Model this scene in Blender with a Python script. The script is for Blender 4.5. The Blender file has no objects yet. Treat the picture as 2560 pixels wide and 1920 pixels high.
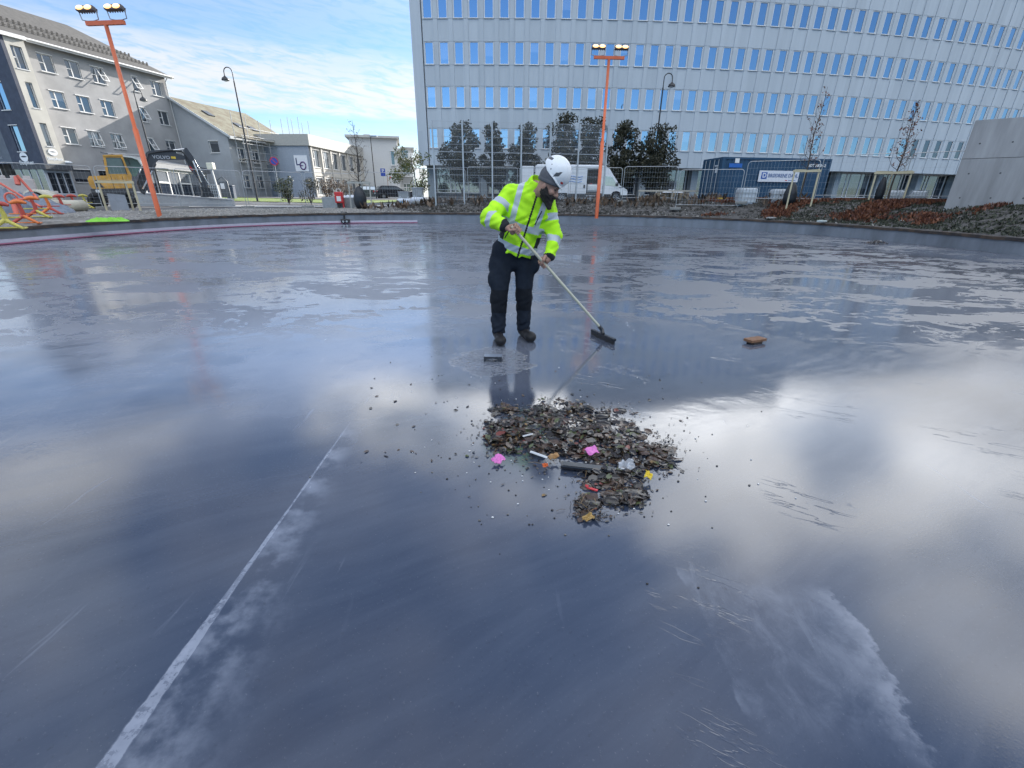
import bpy, bmesh, math, random
import numpy as np
from mathutils import Vector, Matrix, noise as mnoise
R = math.radians; PI = math.pi
scene = bpy.context.scene
COL = scene.collection
random.seed(7)

# ------------------------------------------------------------------ camera
CAM_H, PITCH, ROLL, FPX = 1.43, 0.399, 0.0108, 1104.24      # FPX: focal length in pixels of the 2560 px wide photograph
cam = bpy.data.cameras.new('camera'); cam_ob = bpy.data.objects.new('camera', cam); COL.objects.link(cam_ob)
cam.sensor_width = 36.0; cam.lens = FPX / 2560 * 36; cam.clip_start = 0.05; cam.clip_end = 3000
cam_ob.matrix_world = Matrix.Translation((0, 0, CAM_H)) @ Matrix.Rotation(PI/2 - PITCH, 4, 'X') @ Matrix.Rotation(ROLL, 4, 'Z')
scene.camera = cam_ob

# ------------------------------------------------------------------ light
SUN_AZ, SUN_EL = R(26.5), R(21.0)                            # azimuth clockwise from +y
SUN_DIR = Vector((math.sin(SUN_AZ)*math.cos(SUN_EL), math.cos(SUN_AZ)*math.cos(SUN_EL), math.sin(SUN_EL)))
sun = bpy.data.lights.new('sun', 'SUN'); sun.energy = 5.0; sun.angle = R(0.53); sun.color = (1.0, 0.95, 0.88)
sun_ob = bpy.data.objects.new('sun', sun); COL.objects.link(sun_ob)
sun_ob.rotation_euler = SUN_DIR.to_track_quat('Z', 'Y').to_euler()
scene.view_settings.view_transform = 'Standard'; scene.view_settings.look = 'None'
scene.view_settings.exposure = 1.25; scene.view_settings.gamma = 1.0
scene.cycles.use_denoising = True
scene.cycles.max_bounces = 6; scene.cycles.caustics_reflective = False; scene.cycles.caustics_refractive = False
scene.cycles.sample_clamp_indirect = 6.0

# ------------------------------------------------------------------ node helpers
class NT:
    """tiny helper round a node tree: every method returns an output socket"""
    def __init__(s, tree): s.t = tree
    def n(s, typ, **kw):
        nd = s.t.nodes.new(typ)
        for k, v in kw.items(): setattr(nd, k, v)
        return nd
    def put(s, sock, v):
        if v is None: return
        if isinstance(v, bpy.types.NodeSocket): s.t.links.new(v, sock)
        else:
            if hasattr(sock.default_value, '__len__') and not hasattr(v, '__len__'): v = [v]*len(sock.default_value)
            if hasattr(sock.default_value, '__len__') and len(sock.default_value) == 4 and len(v) == 3: v = tuple(v)+(1,)
            sock.default_value = v
    def m(s, op, a, b=None, c=None, clamp=False):
        nd = s.n('ShaderNodeMath', operation=op, use_clamp=clamp)
        for i, v in enumerate((a, b, c)): s.put(nd.inputs[i], v)
        return nd.outputs[0]
    def v(s, op, a, b=None, sc=None):
        nd = s.n('ShaderNodeVectorMath', operation=op); s.put(nd.inputs[0], a); s.put(nd.inputs[1], b)
        if sc is not None: s.put(nd.inputs['Scale'], sc)
        return nd.outputs['Value'] if op in ('DOT_PRODUCT', 'LENGTH', 'DISTANCE') else nd.outputs[0]
    def xyz(s, v):
        nd = s.n('ShaderNodeSeparateXYZ'); s.put(nd.inputs[0], v); return nd.outputs
    def comb(s, x, y, z):
        nd = s.n('ShaderNodeCombineXYZ')
        for i, q in enumerate((x, y, z)): s.put(nd.inputs[i], q)
        return nd.outputs[0]
    def noise(s, vec, scale=1.0, detail=3.0, rough=0.5, dist=0.0, col=False):
        nd = s.n('ShaderNodeTexNoise'); s.put(nd.inputs['Vector'], vec); s.put(nd.inputs['Scale'], scale)
        s.put(nd.inputs['Detail'], detail); s.put(nd.inputs['Roughness'], rough); s.put(nd.inputs['Distortion'], dist)
        return nd.outputs['Color' if col else 'Fac']
    def vor(s, vec, scale=1.0, out='Distance', feature='F1'):
        nd = s.n('ShaderNodeTexVoronoi', feature=feature); s.put(nd.inputs['Vector'], vec); s.put(nd.inputs['Scale'], scale)
        return nd.outputs[out]
    def rng(s, v, a, b, c=0.0, d=1.0, smooth=True):
        nd = s.n('ShaderNodeMapRange', interpolation_type='SMOOTHSTEP' if smooth else 'LINEAR')
        for i, q in enumerate((v, a, b, c, d)): s.put(nd.inputs[i], q)
        return nd.outputs[0]
    def mix(s, f, a, b, typ='RGBA', blend='MIX'):
        nd = s.n('ShaderNodeMix', data_type=typ, blend_type=blend) if typ == 'RGBA' else s.n('ShaderNodeMix', data_type=typ)
        off = {'FLOAT': 2, 'VECTOR': 4, 'RGBA': 6}[typ]
        s.put(nd.inputs[0], f); s.put(nd.inputs[off], a); s.put(nd.inputs[off+1], b)
        return nd.outputs[{'FLOAT': 0, 'VECTOR': 1, 'RGBA': 2}[typ]]
    def ramp(s, f, stops):
        nd = s.n('ShaderNodeValToRGB'); s.put(nd.inputs[0], f); cr = nd.color_ramp
        while len(cr.elements) < len(stops): cr.elements.new(0.5)
        for e, (p, c) in zip(cr.elements, stops):
            e.position = p; e.color = (c, c, c, 1) if not hasattr(c, '__len__') else tuple(c)[:3]+(1,)
        return nd.outputs[0]
    def bump(s, h, strength=0.3, dist=0.01, normal=None):
        nd = s.n('ShaderNodeBump'); s.put(nd.inputs['Height'], h); s.put(nd.inputs['Strength'], strength); s.put(nd.inputs['Distance'], dist)
        if normal is not None: s.put(nd.inputs['Normal'], normal)
        return nd.outputs[0]

# ------------------------------------------------------------------ sky
world = bpy.data.worlds.new('World'); scene.world = world; world.use_nodes = True
W = NT(world.node_tree); world.node_tree.nodes.clear()
sky = W.n('ShaderNodeTexSky', sky_type='NISHITA', sun_disc=False)
sky.sun_elevation = SUN_EL; sky.sun_rotation = SUN_AZ
sky.air_density = 1.0; sky.dust_density = 0.15; sky.ozone_density = 2.5
d = W.n('ShaderNodeTexCoord').outputs['Generated']
dx, dy, dz = W.xyz(d)
hor = W.m('SQRT', W.m('ADD', W.m('MULTIPLY', dx, dx), W.m('MULTIPLY', dy, dy)))
el = W.m('DIVIDE', dz, W.m('MAXIMUM', hor, 0.02))            # tangent of the elevation
azr = W.m('DIVIDE', dx, W.m('MAXIMUM', dy, 0.05))
zz = W.m('ADD', W.m('MAXIMUM', dz, 0.0), 0.06)
pl = W.comb(W.m('DIVIDE', dx, zz), W.m('DIVIDE', dy, zz), 0.0)   # the cloud layer seen from below
# streaky bands low over the horizon
wob = W.noise(W.comb(W.m('MULTIPLY', dx, 2.2), W.m('MULTIPLY', dy, 2.2), W.m('MULTIPLY', dz, 16)), 1.6, 5, 0.55)
e2 = W.m('ADD', el, W.m('MULTIPLY', W.m('SUBTRACT', wob, 0.5), 0.075))
band = W.ramp(e2, [(0.0, 0.95), (0.088, 1.0), (0.108, 0.35), (0.126, 0.10), (0.142, 0.85), (0.185, 0.9), (0.225, 0.6), (0.245, 0.2), (0.33, 0.28), (0.37, 0.34)])
rip = W.noise(W.comb(W.m('ADD', W.m('MULTIPLY', dx, 26), W.m('MULTIPLY', dz, 60)), W.m('MULTIPLY', dy, 5), W.m('MULTIPLY', dz, 110)), 1.0, 4, 0.6, 0.6)
low = W.m('MULTIPLY', band, W.rng(rip, 0.28, 0.60, 0.35, 1.0))
# soft broken cloud higher up
c1 = W.noise(pl, 1.15, 8, 0.58, 0.5)
c2 = W.noise(W.v('ADD', pl, (7.3, 2.1, 0)), 0.42, 2, 0.5)
dsun = W.m('MAXIMUM', W.v('DOT_PRODUCT', d, tuple(SUN_DIR)), 0.0)
cov = W.m('ADD', W.m('ADD', c1, W.m('MULTIPLY', W.m('SUBTRACT', c2, 0.5), 0.8)), W.m('MULTIPLY', W.m('POWER', dsun, 3.0), 0.16))
prof = W.ramp(W.m('MULTIPLY', el, 0.5), [(0.0, 0.5), (0.10, 0.62), (0.215, 0.80), (0.27, 0.78), (0.34, 0.50), (0.48, 0.33), (0.85, 0.27), (1.0, 0.27)])
cov = W.m('ADD', cov, W.m('MULTIPLY', W.m('SUBTRACT', prof, 0.5), W.rng(azr, -0.8, -0.2, 0.15, 1.0)))
high = W.m('MULTIPLY', W.rng(cov, 0.46, 0.64), W.rng(W.m('ADD', el, W.rng(azr, -0.15, 0.02, 0.0, 0.17)), 0.335, 0.42))
front = W.rng(dy, -0.35, 0.05)                                # low sky behind the camera is clear; unseen cloud added above lights the facade
back = W.m('MULTIPLY', W.m('MULTIPLY', W.rng(dy, 0.1, -0.25), W.rng(el, 0.42, 0.62)), W.rng(c1, 0.30, 0.50))
mask = W.m('MAXIMUM', W.m('MULTIPLY', W.m('MAXIMUM', low, high), front), back, clamp=True)
glow = W.m('ADD', W.m('MULTIPLY', W.m('POWER', dsun, 14.0), 4.5), W.m('MULTIPLY', W.m('POWER', dsun, 3.0), W.rng(el, 0.27, 0.45, 0.8, 7.0)))
shade = W.mix(W.rng(el, 0.28, 0.4), 1.0, W.rng(W.noise(W.v('ADD', pl, (3.0, 9.0, 0)), 2.0, 5, 0.55), 0.32, 0.66, 0.42, 1.2), 'FLOAT')
lum = W.m('ADD', W.m('MULTIPLY', W.m('ADD', W.rng(el, 0.3, 0.45, 4.7, 8.0), glow), shade), W.m('MULTIPLY', back, 7.0))
ccol = W.v('SCALE', W.mix(W.rng(shade, 0.5, 1.0), (0.80, 0.91, 1.08), (0.975, 0.99, 1.0)), sc=lum)
skyb = W.v('MULTIPLY', sky.outputs[0], (0.72, 0.86, 1.06))
skyc = W.mix(mask, skyb, ccol)
bg = W.n('ShaderNodeBackground'); W.put(bg.inputs[0], skyc); bg.inputs[1].default_value = 0.085
out = W.n('ShaderNodeOutputWorld'); world.node_tree.links.new(bg.outputs[0], out.inputs[0])

# ------------------------------------------------------------------ placing helpers (photo pixel -> world point at a known depth / height)
_c, _s = math.cos(ROLL), math.sin(ROLL)
def ray(px, py):
    X, Y = (px-1280)/FPX, (960-py)/FPX
    a, b = _c*X - _s*Y, _s*X + _c*Y
    return Vector((a, math.cos(PITCH)+b*math.sin(PITCH), -math.sin(PITCH)+b*math.cos(PITCH)))
def atY(px, py, Y): r = ray(px, py); return r*(Y/r.y) + Vector((0, 0, CAM_H))
def atZ(px, py, z=0.0): r = ray(px, py); return r*((z-CAM_H)/r.z) + Vector((0, 0, CAM_H))

# ------------------------------------------------------------------ materials
MATS = {}
def mat(name, col, rough=0.6, metal=0.0, spec=0.5, var=0.12, vscale=6.0, bump=0.0, bscale=40.0, col2=None, stretch=(1, 1, 1), rvar=0.1, emit=None, es=1.0, subs=None, coat=0.0):
    if name in MATS: return MATS[name]
    m = bpy.data.materials.new(name); m.use_nodes = True; t = NT(m.node_tree)
    p = m.node_tree.nodes['Principled BSDF']
    co = t.n('ShaderNodeTexCoord').outputs['Object']
    info = t.n('ShaderNodeObjectInfo').outputs['Random']
    co = t.v('MULTIPLY', co, stretch)
    co = t.v('ADD', co, t.v('SCALE', (13.0, 7.0, 5.0), sc=info))
    f = t.noise(co, vscale, 5, 0.6)
    if col2 is not None: base = t.mix(t.rng(f, 0.38, 0.62), col, col2)
    else: base = t.mix(1.0, col, t.comb(*[t.rng(f, 0.25, 0.75, 1-var, 1+var, False)]*3), blend='MULTIPLY')
    t.put(p.inputs['Base Color'], base)
    t.put(p.inputs['Roughness'], t.rng(t.noise(co, vscale*2.3, 3), 0.3, 0.7, max(rough-rvar, 0.02), min(rough+rvar, 1.0), False))
    p.inputs['Metallic'].default_value = metal; p.inputs['Specular IOR Level'].default_value = spec
    if coat: p.inputs['Coat Weight'].default_value = coat; p.inputs['Coat Roughness'].default_value = 0.08
    if bump: t.put(p.inputs['Normal'], t.bump(t.noise(co, bscale, 4, 0.6), bump, 0.02))
    if emit is not None:
        p.inputs['Emission Color'].default_value = tuple(emit)+(1,); p.inputs['Emission Strength'].default_value = es
    MATS[name] = m
    return m

# ------------------------------------------------------------------ mesh builder
class MB:
    def __init__(s): s.v = []; s.f = []; s.mi = []; s.M = Matrix.Identity(4); s.k = 0; s.smooth = []
        # k: current material slot
    def add(s, vs, fs, smooth=False):
        o = len(s.v); M = s.M
        s.v += [tuple(M @ Vector(p)) for p in vs]
        for f in fs: s.f.append(tuple(i+o for i in f)); s.mi.append(s.k); s.smooth.append(smooth)
        return s
    def box(s, x0, x1, y0, y1, z0, z1):
        if x0 > x1: x0, x1 = x1, x0
        if y0 > y1: y0, y1 = y1, y0
        if z0 > z1: z0, z1 = z1, z0
        return s.add([(x0,y0,z0),(x1,y0,z0),(x1,y1,z0),(x0,y1,z0),(x0,y0,z1),(x1,y0,z1),(x1,y1,z1),(x0,y1,z1)],
              [(0,3,2,1),(4,5,6,7),(0,1,5,4),(1,2,6,5),(2,3,7,6),(3,0,4,7)])
    def cbox(s, x0, x1, y0, y1, z0, z1, c=0.02):
        """box with chamfered edges"""
        bm = bmesh.new(); bmesh.ops.create_cube(bm, size=1)
        bmesh.ops.scale(bm, vec=(x1-x0, y1-y0, z1-z0), verts=bm.verts); bmesh.ops.translate(bm, vec=((x0+x1)/2, (y0+y1)/2, (z0+z1)/2), verts=bm.verts)
        bmesh.ops.bevel(bm, geom=bm.edges, offset=c, segments=2, affect='EDGES', profile=0.5)
        vs = [tuple(v.co) for v in bm.verts]; fs = [tuple(v.index for v in f.verts) for f in bm.faces]; bm.free()
        return s.add(vs, fs)
    def bar(s, p, q, w=0.05, h=None, up=(0, 0, 1)):
        p, q = Vector(p), Vector(q); h = w if h is None else h; d = (q-p).normalized(); u = Vector(up)
        if abs(d.dot(u)) > 0.97: u = Vector((0, 1, 0))
        a = d.cross(u).normalized()*w/2; b = a.cross(d).normalized()*h/2
        vs = [p-a-b, p+a-b, p+a+b, p-a+b, q-a-b, q+a-b, q+a+b, q-a+b]
        return s.add(vs, [(3,2,1,0),(4,5,6,7),(0,1,5,4),(1,2,6,5),(2,3,7,6),(3,0,4,7)])
    def tube(s, pts, r=0.02, n=8, caps=True, closed=False):
        pts = [Vector(p) for p in pts]; rs = list(r) if hasattr(r, '__len__') else [r]*len(pts); vs = []; fs = []; prev = None
        for i, p in enumerate(pts):
            a = pts[i-1] if (i > 0 or closed) else p; b = pts[(i+1) % len(pts)] if (i < len(pts)-1 or closed) else p
            t = (b-a).normalized()
            if prev is None: u = t.cross(Vector((0, 0, 1)) if abs(t.z) < 0.9 else Vector((0, 1, 0))).normalized()
            else: u = (prev - t*prev.dot(t)).normalized()
            prev = u; w = t.cross(u)
            for k in range(n):
                an = 2*PI*k/n; vs.append(p + (u*math.cos(an)+w*math.sin(an))*rs[i])
        m = len(pts)
        for i in range(m if closed else m-1):
            for k in range(n):
                a, b = i*n+k, i*n+(k+1) % n; c, d2 = ((i+1) % m)*n+(k+1) % n, ((i+1) % m)*n+k
                fs.append((a, b, c, d2))
        s.add(vs, fs, n > 4)
        if caps and not closed: s.add([vs[k] for k in range(n)], [tuple(reversed(range(n)))]); s.add([vs[(m-1)*n+k] for k in range(n)], [tuple(range(n))])
        return s
    def cyl(s, p, q, r, n=16, r2=None): return s.tube([p, q], [r, r if r2 is None else r2], n)
    def lathe(s, prof, o=(0, 0, 0), axis='Z', n=20):
        vs = []; fs = []; o = Vector(o)
        for (r, h) in prof:
            for k in range(n):
                a = 2*PI*k/n; c, sn = r*math.cos(a), r*math.sin(a)
                vs.append(o+Vector({'Z': (c, sn, h), 'X': (h, c, sn), 'Y': (sn, h, c)}[axis]))
        for i in range(len(prof)-1):
            for k in range(n): fs.append((i*n+k, i*n+(k+1) % n, (i+1)*n+(k+1) % n, (i+1)*n+k))
        return s.add(vs, fs, True)
    def ext(s, poly, d):
        """extrude a planar polygon (3-D points) by vector d, both ends capped"""
        n = len(poly); d = Vector(d); P = [Vector(p) for p in poly]
        nrm = sum(((P[i]-P[0]).cross(P[i+1]-P[0]) for i in range(1, n-1)), Vector((0, 0, 0)))
        if nrm.dot(d) > 0: P.reverse()
        vs = P + [p+d for p in P]
        fs = [tuple(range(n)), tuple(range(2*n-1, n-1, -1))] + [(i, i+n, (i+1) % n+n, (i+1) % n) for i in range(n)]
        return s.add(vs, fs)
    def ell(s, c, r, n=12, m=8):
        vs = [(c[0], c[1], c[2]+r[2])]; fs = []
        for i in range(1, m):
            t = PI*i/m
            for k in range(n):
                a = 2*PI*k/n; vs.append((c[0]+r[0]*math.sin(t)*math.cos(a), c[1]+r[1]*math.sin(t)*math.sin(a), c[2]+r[2]*math.cos(t)))
        vs.append((c[0], c[1], c[2]-r[2])); L = len(vs)-1
        for k in range(n): fs.append((0, 1+k, 1+(k+1) % n)); fs.append((L, L-n+(k+1) % n, L-n+k))
        for i in range(m-2):
            for k in range(n): fs.append((1+i*n+k, 1+(i+1)*n+k, 1+(i+1)*n+(k+1) % n, 1+i*n+(k+1) % n))
        return s.add(vs, fs, True)
    def quad(s, a, b, c, d2): return s.add([a, b, c, d2], [(0, 1, 2, 3)])

def link_mesh(name, me, mats, parent=None):
    for m in (mats if isinstance(mats, (list, tuple)) else [mats]): me.materials.append(m)
    o = bpy.data.objects.new(name, me); COL.objects.link(o)
    if parent is not None: o.parent = parent
    return o
def obj(name, mb, mats, parent=None, smooth=None):
    me = bpy.data.meshes.new(name); me.from_pydata(mb.v, [], mb.f)
    me.polygons.foreach_set('material_index', mb.mi)
    me.polygons.foreach_set('use_smooth', mb.smooth if smooth is None else [smooth]*len(mb.f))
    me.update()
    return link_mesh(name, me, mats, parent)
def tag(o, label=None, cat=None, group=None, kind=None):
    for k, v in (('label', label), ('category', cat), ('group', group), ('kind', kind)):
        if v: o[k] = v
    return o
def thing(name, label, cat, loc=(0, 0, 0), rz=0.0, group=None):
    o = bpy.data.objects.new(name, None); COL.objects.link(o); o.location = loc; o.rotation_euler = (0, 0, rz); o.empty_display_size = 0.2
    return tag(o, label, cat, group)
def place(o, loc, rot=(0, 0, 0)): o.location = loc; o.rotation_euler = rot; return o
def dup(o, parent=None, loc=None, rz=None, label=None):
    """a copy of a thing with copies of its parts and their sub-parts"""
    kids = [c for c in o.children]
    c = o.copy(); COL.objects.link(c)
    if parent is not None: c.parent = parent
    if loc is not None: c.location = loc
    if rz is not None: c.rotation_euler = (0, 0, rz)
    if label: c['label'] = label
    for ch in kids: dup(ch, c)
    return c
def text_mesh(body, size, depth=0.004, bold=0.0, align='CENTER', extra=1.0):
    cu = bpy.data.curves.new('text', 'FONT'); cu.body = body; cu.size = size; cu.extrude = depth; cu.offset = bold; cu.align_x = align; cu.align_y = 'CENTER'
    cu.space_character = extra; cu.resolution_u = 3
    ob = bpy.data.objects.new('text', cu); COL.objects.link(ob)
    dg = bpy.context.evaluated_depsgraph_get(); dg.update()
    me = bpy.data.meshes.new_from_object(ob.evaluated_get(dg)); bpy.data.objects.remove(ob); bpy.data.curves.remove(cu); me.materials.clear()
    return me
def lettering(name, body, size, m, parent, loc, rot, bold=0.0, extra=1.0):
    o = link_mesh(name, text_mesh(body, size, 0.004, bold, 'CENTER', extra), m, parent); o.location = loc; o.rotation_euler = rot
    return o

# ================================================================== SETTING
RC = Vector((0.0, 13.2))
def rink_r(a):                        # a: angle clockwise from +y seen from the middle of the rink
    return 15.1 + 1.25*math.sin(2*a)**2
def rink_pt(a, dr=0.0):
    r = rink_r(a)+dr; return Vector((RC.x+r*math.sin(a), RC.y+r*math.cos(a), 0))
def rim_z(a): return 0.46 + 0.11*math.cos(a)
def sstep(a, b, x): t = min(max((x-a)/(b-a), 0), 1); return t*t*(3-2*t)
def ground_z(x, y):
    dx, dy = x-RC.x, y-RC.y; a = math.atan2(dx, dy); q = math.hypot(dx, dy) - rink_r(a)
    deg = math.degrees(a)
    w = sstep(-28, -6, deg) * (1-sstep(95, 130, deg))          # the planted bank lies ahead and to the right
    crest = 1.17 + 0.25*sstep(18, 42, deg)*(1-sstep(60, 95, deg))
    bank = rim_z(a)+0.02 + (crest-rim_z(a))*sstep(0.3, 3.6, q)
    bank += (1.17-crest)*sstep(6, 12, q)
    left = rim_z(a)+0.02 + 0.12*sstep(0.2, 3, q) + 0.5*sstep(15, 34, q)
    return bank*w + left*(1-w)

# rink floor
def floor_material():
    m = bpy.data.materials.new('wet_screed'); m.use_nodes = True; t = NT(m.node_tree); p = m.node_tree.nodes['Principled BSDF']
    P = t.n('ShaderNodeTexCoord').outputs['Object']; x, y, z = t.xyz(P)
    warp = t.v('SCALE', t.v('SUBTRACT', t.noise(P, 0.9, 3, 0.5, col=True), (0.5, 0.5, 0.5)), sc=0.9)
    Pw = t.v('ADD', P, warp)
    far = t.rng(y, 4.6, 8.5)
    # how deep the water stands: streaky further out, even and thin close by
    st = t.noise(t.v('MULTIPLY', Pw, (0.55, 1.0, 1)), 0.95, 5, 0.62, 0.8)
    st2 = t.noise(t.v('MULTIPLY', Pw, (1.0, 1.9, 1)), 2.6, 4, 0.6, 1.2)
    depth = t.m('ADD', t.m('MULTIPLY', st, 0.65), t.m('MULTIPLY', st2, 0.35))
    dry = t.m('MULTIPLY', t.rng(depth, 0.506, 0.482), t.rng(t.m('ADD', y, t.m('MULTIPLY', t.m('ABSOLUTE', t.m('SUBTRACT', x, 0.5)), 0.28)), 4.6, 7.2, 0.0, 1.0))
    # puddle round the worker: mirror flat
    pud = t.rng(t.m('ADD', t.v('LENGTH', t.v('MULTIPLY', t.v('SUBTRACT', P, (0.25, 3.75, 0)), (0.62, 1.0, 0))), t.m('MULTIPLY', t.m('SUBTRACT', t.noise(P, 1.6, 4), 0.5), 0.9)), 0.95, 1.3, 1.0, 0.0)
    # old chalky line on the left, running away from the camera
    A, B = atZ(262, 1920), atZ(880, 1050)
    L = (B-A).length; ux, uy = (B-A).x/L, (B-A).y/L
    rx, ry = t.m('SUBTRACT', x, A.x), t.m('SUBTRACT', y, A.y)
    al = t.m('ADD', t.m('MULTIPLY', rx, ux), t.m('MULTIPLY', ry, uy))
    ac = t.m('SUBTRACT', t.m('MULTIPLY', rx, uy), t.m('MULTIPLY', ry, ux))      # + to the right of the line
    inal = t.m('MULTIPLY', t.rng(al, -1.5, -1.2), t.rng(al, L*0.78, L*1.04, 1, 0))
    n1 = t.noise(P, 9, 5, 0.65); n2 = t.noise(P, 3.2, 4, 0.6); n3 = t.noise(P, 34, 4, 0.6)
    wid = t.m('MULTIPLY', t.rng(al, -0.5, L*0.62, 0.042, 0.007), t.rng(n2, 0.3, 0.7, 0.6, 1.25, False))
    core = t.rng(t.m('ADD', t.m('ABSOLUTE', ac), t.m('MULTIPLY', t.m('SUBTRACT', n3, 0.5), 0.012)), wid, t.m('MULTIPLY', wid, 0.75), 0, 1)
    core = t.m('MULTIPLY', core, t.m('MULTIPLY', t.rng(t.m('ADD', n3, t.m('MULTIPLY', n1, 0.9)), 0.70, 1.06, 0.25, 0.95), t.rng(n2, 0.30, 0.60, 0.55, 1.0)))
    smear = t.m('MULTIPLY', t.m('MULTIPLY', t.rng(ac, -0.015, 0.0), t.rng(ac, 0.0, t.rng(al, 0, L*0.8, 0.42, 0.16), 1, 0)), t.rng(t.m('ADD', t.m('MULTIPLY', n2, 1.2), t.m('MULTIPLY', n1, 0.5)), 0.74, 1.02))
    chalk = t.m('MULTIPLY', t.m('MAXIMUM', core, t.m('MULTIPLY', smear, 0.62)), inal)
    # pale dried patch low on the right
    C, D = atZ(1702, 1447), atZ(1915, 1920)
    L2 = (D-C).length; vx, vy = (D-C).x/L2, (D-C).y/L2
    qx, qy = t.m('SUBTRACT', x, C.x), t.m('SUBTRACT', y, C.y)
    bl = t.m('ADD', t.m('MULTIPLY', qx, vx), t.m('MULTIPLY', qy, vy))
    bc = t.m('SUBTRACT', t.m('MULTIPLY', qy, vx), t.m('MULTIPLY', qx, vy))      # + to the right
    edge = t.m('ADD', bc, t.m('ADD', t.m('MULTIPLY', t.m('SUBTRACT', n2, 0.5), 0.10), t.m('MULTIPLY', t.m('SUBTRACT', n1, 0.5), 0.04)))
    E1, F1 = atZ(2120, 1505), atZ(2330, 1840)
    L3 = (F1-E1).length; wx, wy = (F1-E1).x/L3, (F1-E1).y/L3
    sx, sy = t.m('SUBTRACT', x, E1.x), t.m('SUBTRACT', y, E1.y)
    cl = t.m('ADD', t.m('MULTIPLY', sx, wx), t.m('MULTIPLY', sy, wy))
    cc = t.m('SUBTRACT', t.m('MULTIPLY', sy, wx), t.m('MULTIPLY', sx, wy))
    cc = t.m('ADD', cc, t.m('ADD', t.m('MULTIPLY', t.m('POWER', t.m('SUBTRACT', cl, L3*0.5), 2.0), 0.55), t.m('MULTIPLY', t.m('SUBTRACT', t.noise(P, 5, 5, 0.65), 0.5), 0.24)))
    inside = t.m('MULTIPLY', t.m('MULTIPLY', t.m('MULTIPLY', t.rng(edge, 0.0, 0.012), t.rng(cc, 0.0, -0.02)), t.m('MULTIPLY', t.rng(t.m('ADD', cl, t.m('MULTIPLY', t.m('SUBTRACT', n2, 0.5), 0.2)), -0.10, 0.06), t.rng(t.m('ADD', cl, t.m('MULTIPLY', t.m('SUBTRACT', n2, 0.5), 0.3)), L3*1.35, L3*0.85))), t.m('MULTIPLY', t.rng(bl, -0.35, 0.1), t.rng(bl, L2*1.0, L2*1.5, 1, 0)))
    rimL = t.m('MULTIPLY', t.rng(edge, 0.10, 0.0), t.rng(n2, 0.40, 0.66)); rimR = t.rng(cc, -0.16, 0.0)
    tex = t.rng(t.m('ADD', t.m('MULTIPLY', t.noise(t.v('MULTIPLY', P, (1.6, 1, 1)), 6.5, 7, 0.72, 0.5), 0.6), t.m('MULTIPLY', n2, 0.4)), 0.40, 0.68)
    patch = t.m('MULTIPLY', inside, t.m('MAXIMUM', t.m('MULTIPLY', tex, 0.26), t.m('MAXIMUM', t.m('MULTIPLY', t.m('MULTIPLY', rimL, 0.8), t.rng(n1, 0.3, 0.65)), t.m('MULTIPLY', t.m('MULTIPLY', rimR, 0.5), t.rng(n1, 0.32, 0.6, 0.2, 1)))))
    # faint scuffs and scrapes over the whole floor
    sc = t.noise(t.v('MULTIPLY', t.v('ADD', P, t.v('SCALE', warp, sc=0.25)), (9.0, 0.9, 1)), 1.3, 5, 0.62)
    scuff = t.m('MULTIPLY', t.rng(sc, 0.61, 0.74), t.rng(t.noise(P, 0.8, 2), 0.45, 0.65, 0.0, 0.5))
    pale = t.m('MAXIMUM', t.m('MAXIMUM', chalk, patch), scuff, clamp=True)
    blot = t.noise(P, 0.7, 4, 0.55)
    swp = t.noise(t.v('MULTIPLY', t.v('ADD', t.comb(t.m('ADD', t.m('MULTIPLY', x, 0.86), t.m('MULTIPLY', y, 0.5)), t.m('SUBTRACT', t.m('MULTIPLY', y, 0.86), t.m('MULTIPLY', x, 0.5)), 0), t.v('SCALE', warp, sc=0.35)), (0.7, 5.5, 1)), 1.6, 6, 0.65)
    grit = t.noise(P, 95, 3, 0.7)
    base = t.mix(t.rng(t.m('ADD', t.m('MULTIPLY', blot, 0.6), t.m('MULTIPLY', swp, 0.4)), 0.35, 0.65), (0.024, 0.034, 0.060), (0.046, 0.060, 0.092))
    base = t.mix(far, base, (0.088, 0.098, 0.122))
    milk_reflection = t.m('MULTIPLY', t.m('MULTIPLY', t.rng(t.m('ADD', t.m('MULTIPLY', blot, 0.7), t.m('MULTIPLY', n2, 0.3)), 0.30, 0.54, 0.35, 1.0), t.rng(t.m('ADD', x, t.m('MULTIPLY', blot, 1.6)), 1.6, 0.0, 0.28, 1.0)), t.m('MULTIPLY', t.rng(t.m('ADD', y, t.m('MULTIPLY', t.m('SUBTRACT', blot, 0.5), 2.5)), 2.0, 4.4), t.rng(y, 19.0, 12.0, 0.45, 1.0)))  # milky film, paler on the left to paint in the reflected sky's brightness
    base = t.mix(t.m('MULTIPLY', milk_reflection, 0.72), base, (0.235, 0.255, 0.305))
    base = t.mix(dry, base, t.mix(milk_reflection, (0.048, 0.055, 0.074), (0.10, 0.11, 0.14)))
    base = t.mix(t.rng(grit, 0.60, 0.78, 0, 0.5), base, (0.17, 0.18, 0.20))
    base = t.mix(t.rng(t.noise(P, 48, 4, 0.7), 0.58, 0.72, 0, 0.4), base, (0.016, 0.02, 0.03))
    base = t.mix(pale, base, (0.24, 0.27, 0.34))
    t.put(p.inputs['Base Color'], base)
    r0 = t.m('ADD', t.rng(t.noise(P, 1.7, 4, 0.6), 0.3, 0.7, 0.05, 0.10, False), t.rng(swp, 0.4, 0.7, 0.0, 0.05))
    r0 = t.mix(far, r0, 0.07, 'FLOAT')
    r0 = t.mix(pud, r0, 0.05, 'FLOAT')
    r0 = t.m('ADD', r0, t.m('MULTIPLY', milk_reflection, 0.06))
    r0 = t.mix(dry, r0, 0.40, 'FLOAT')
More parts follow.
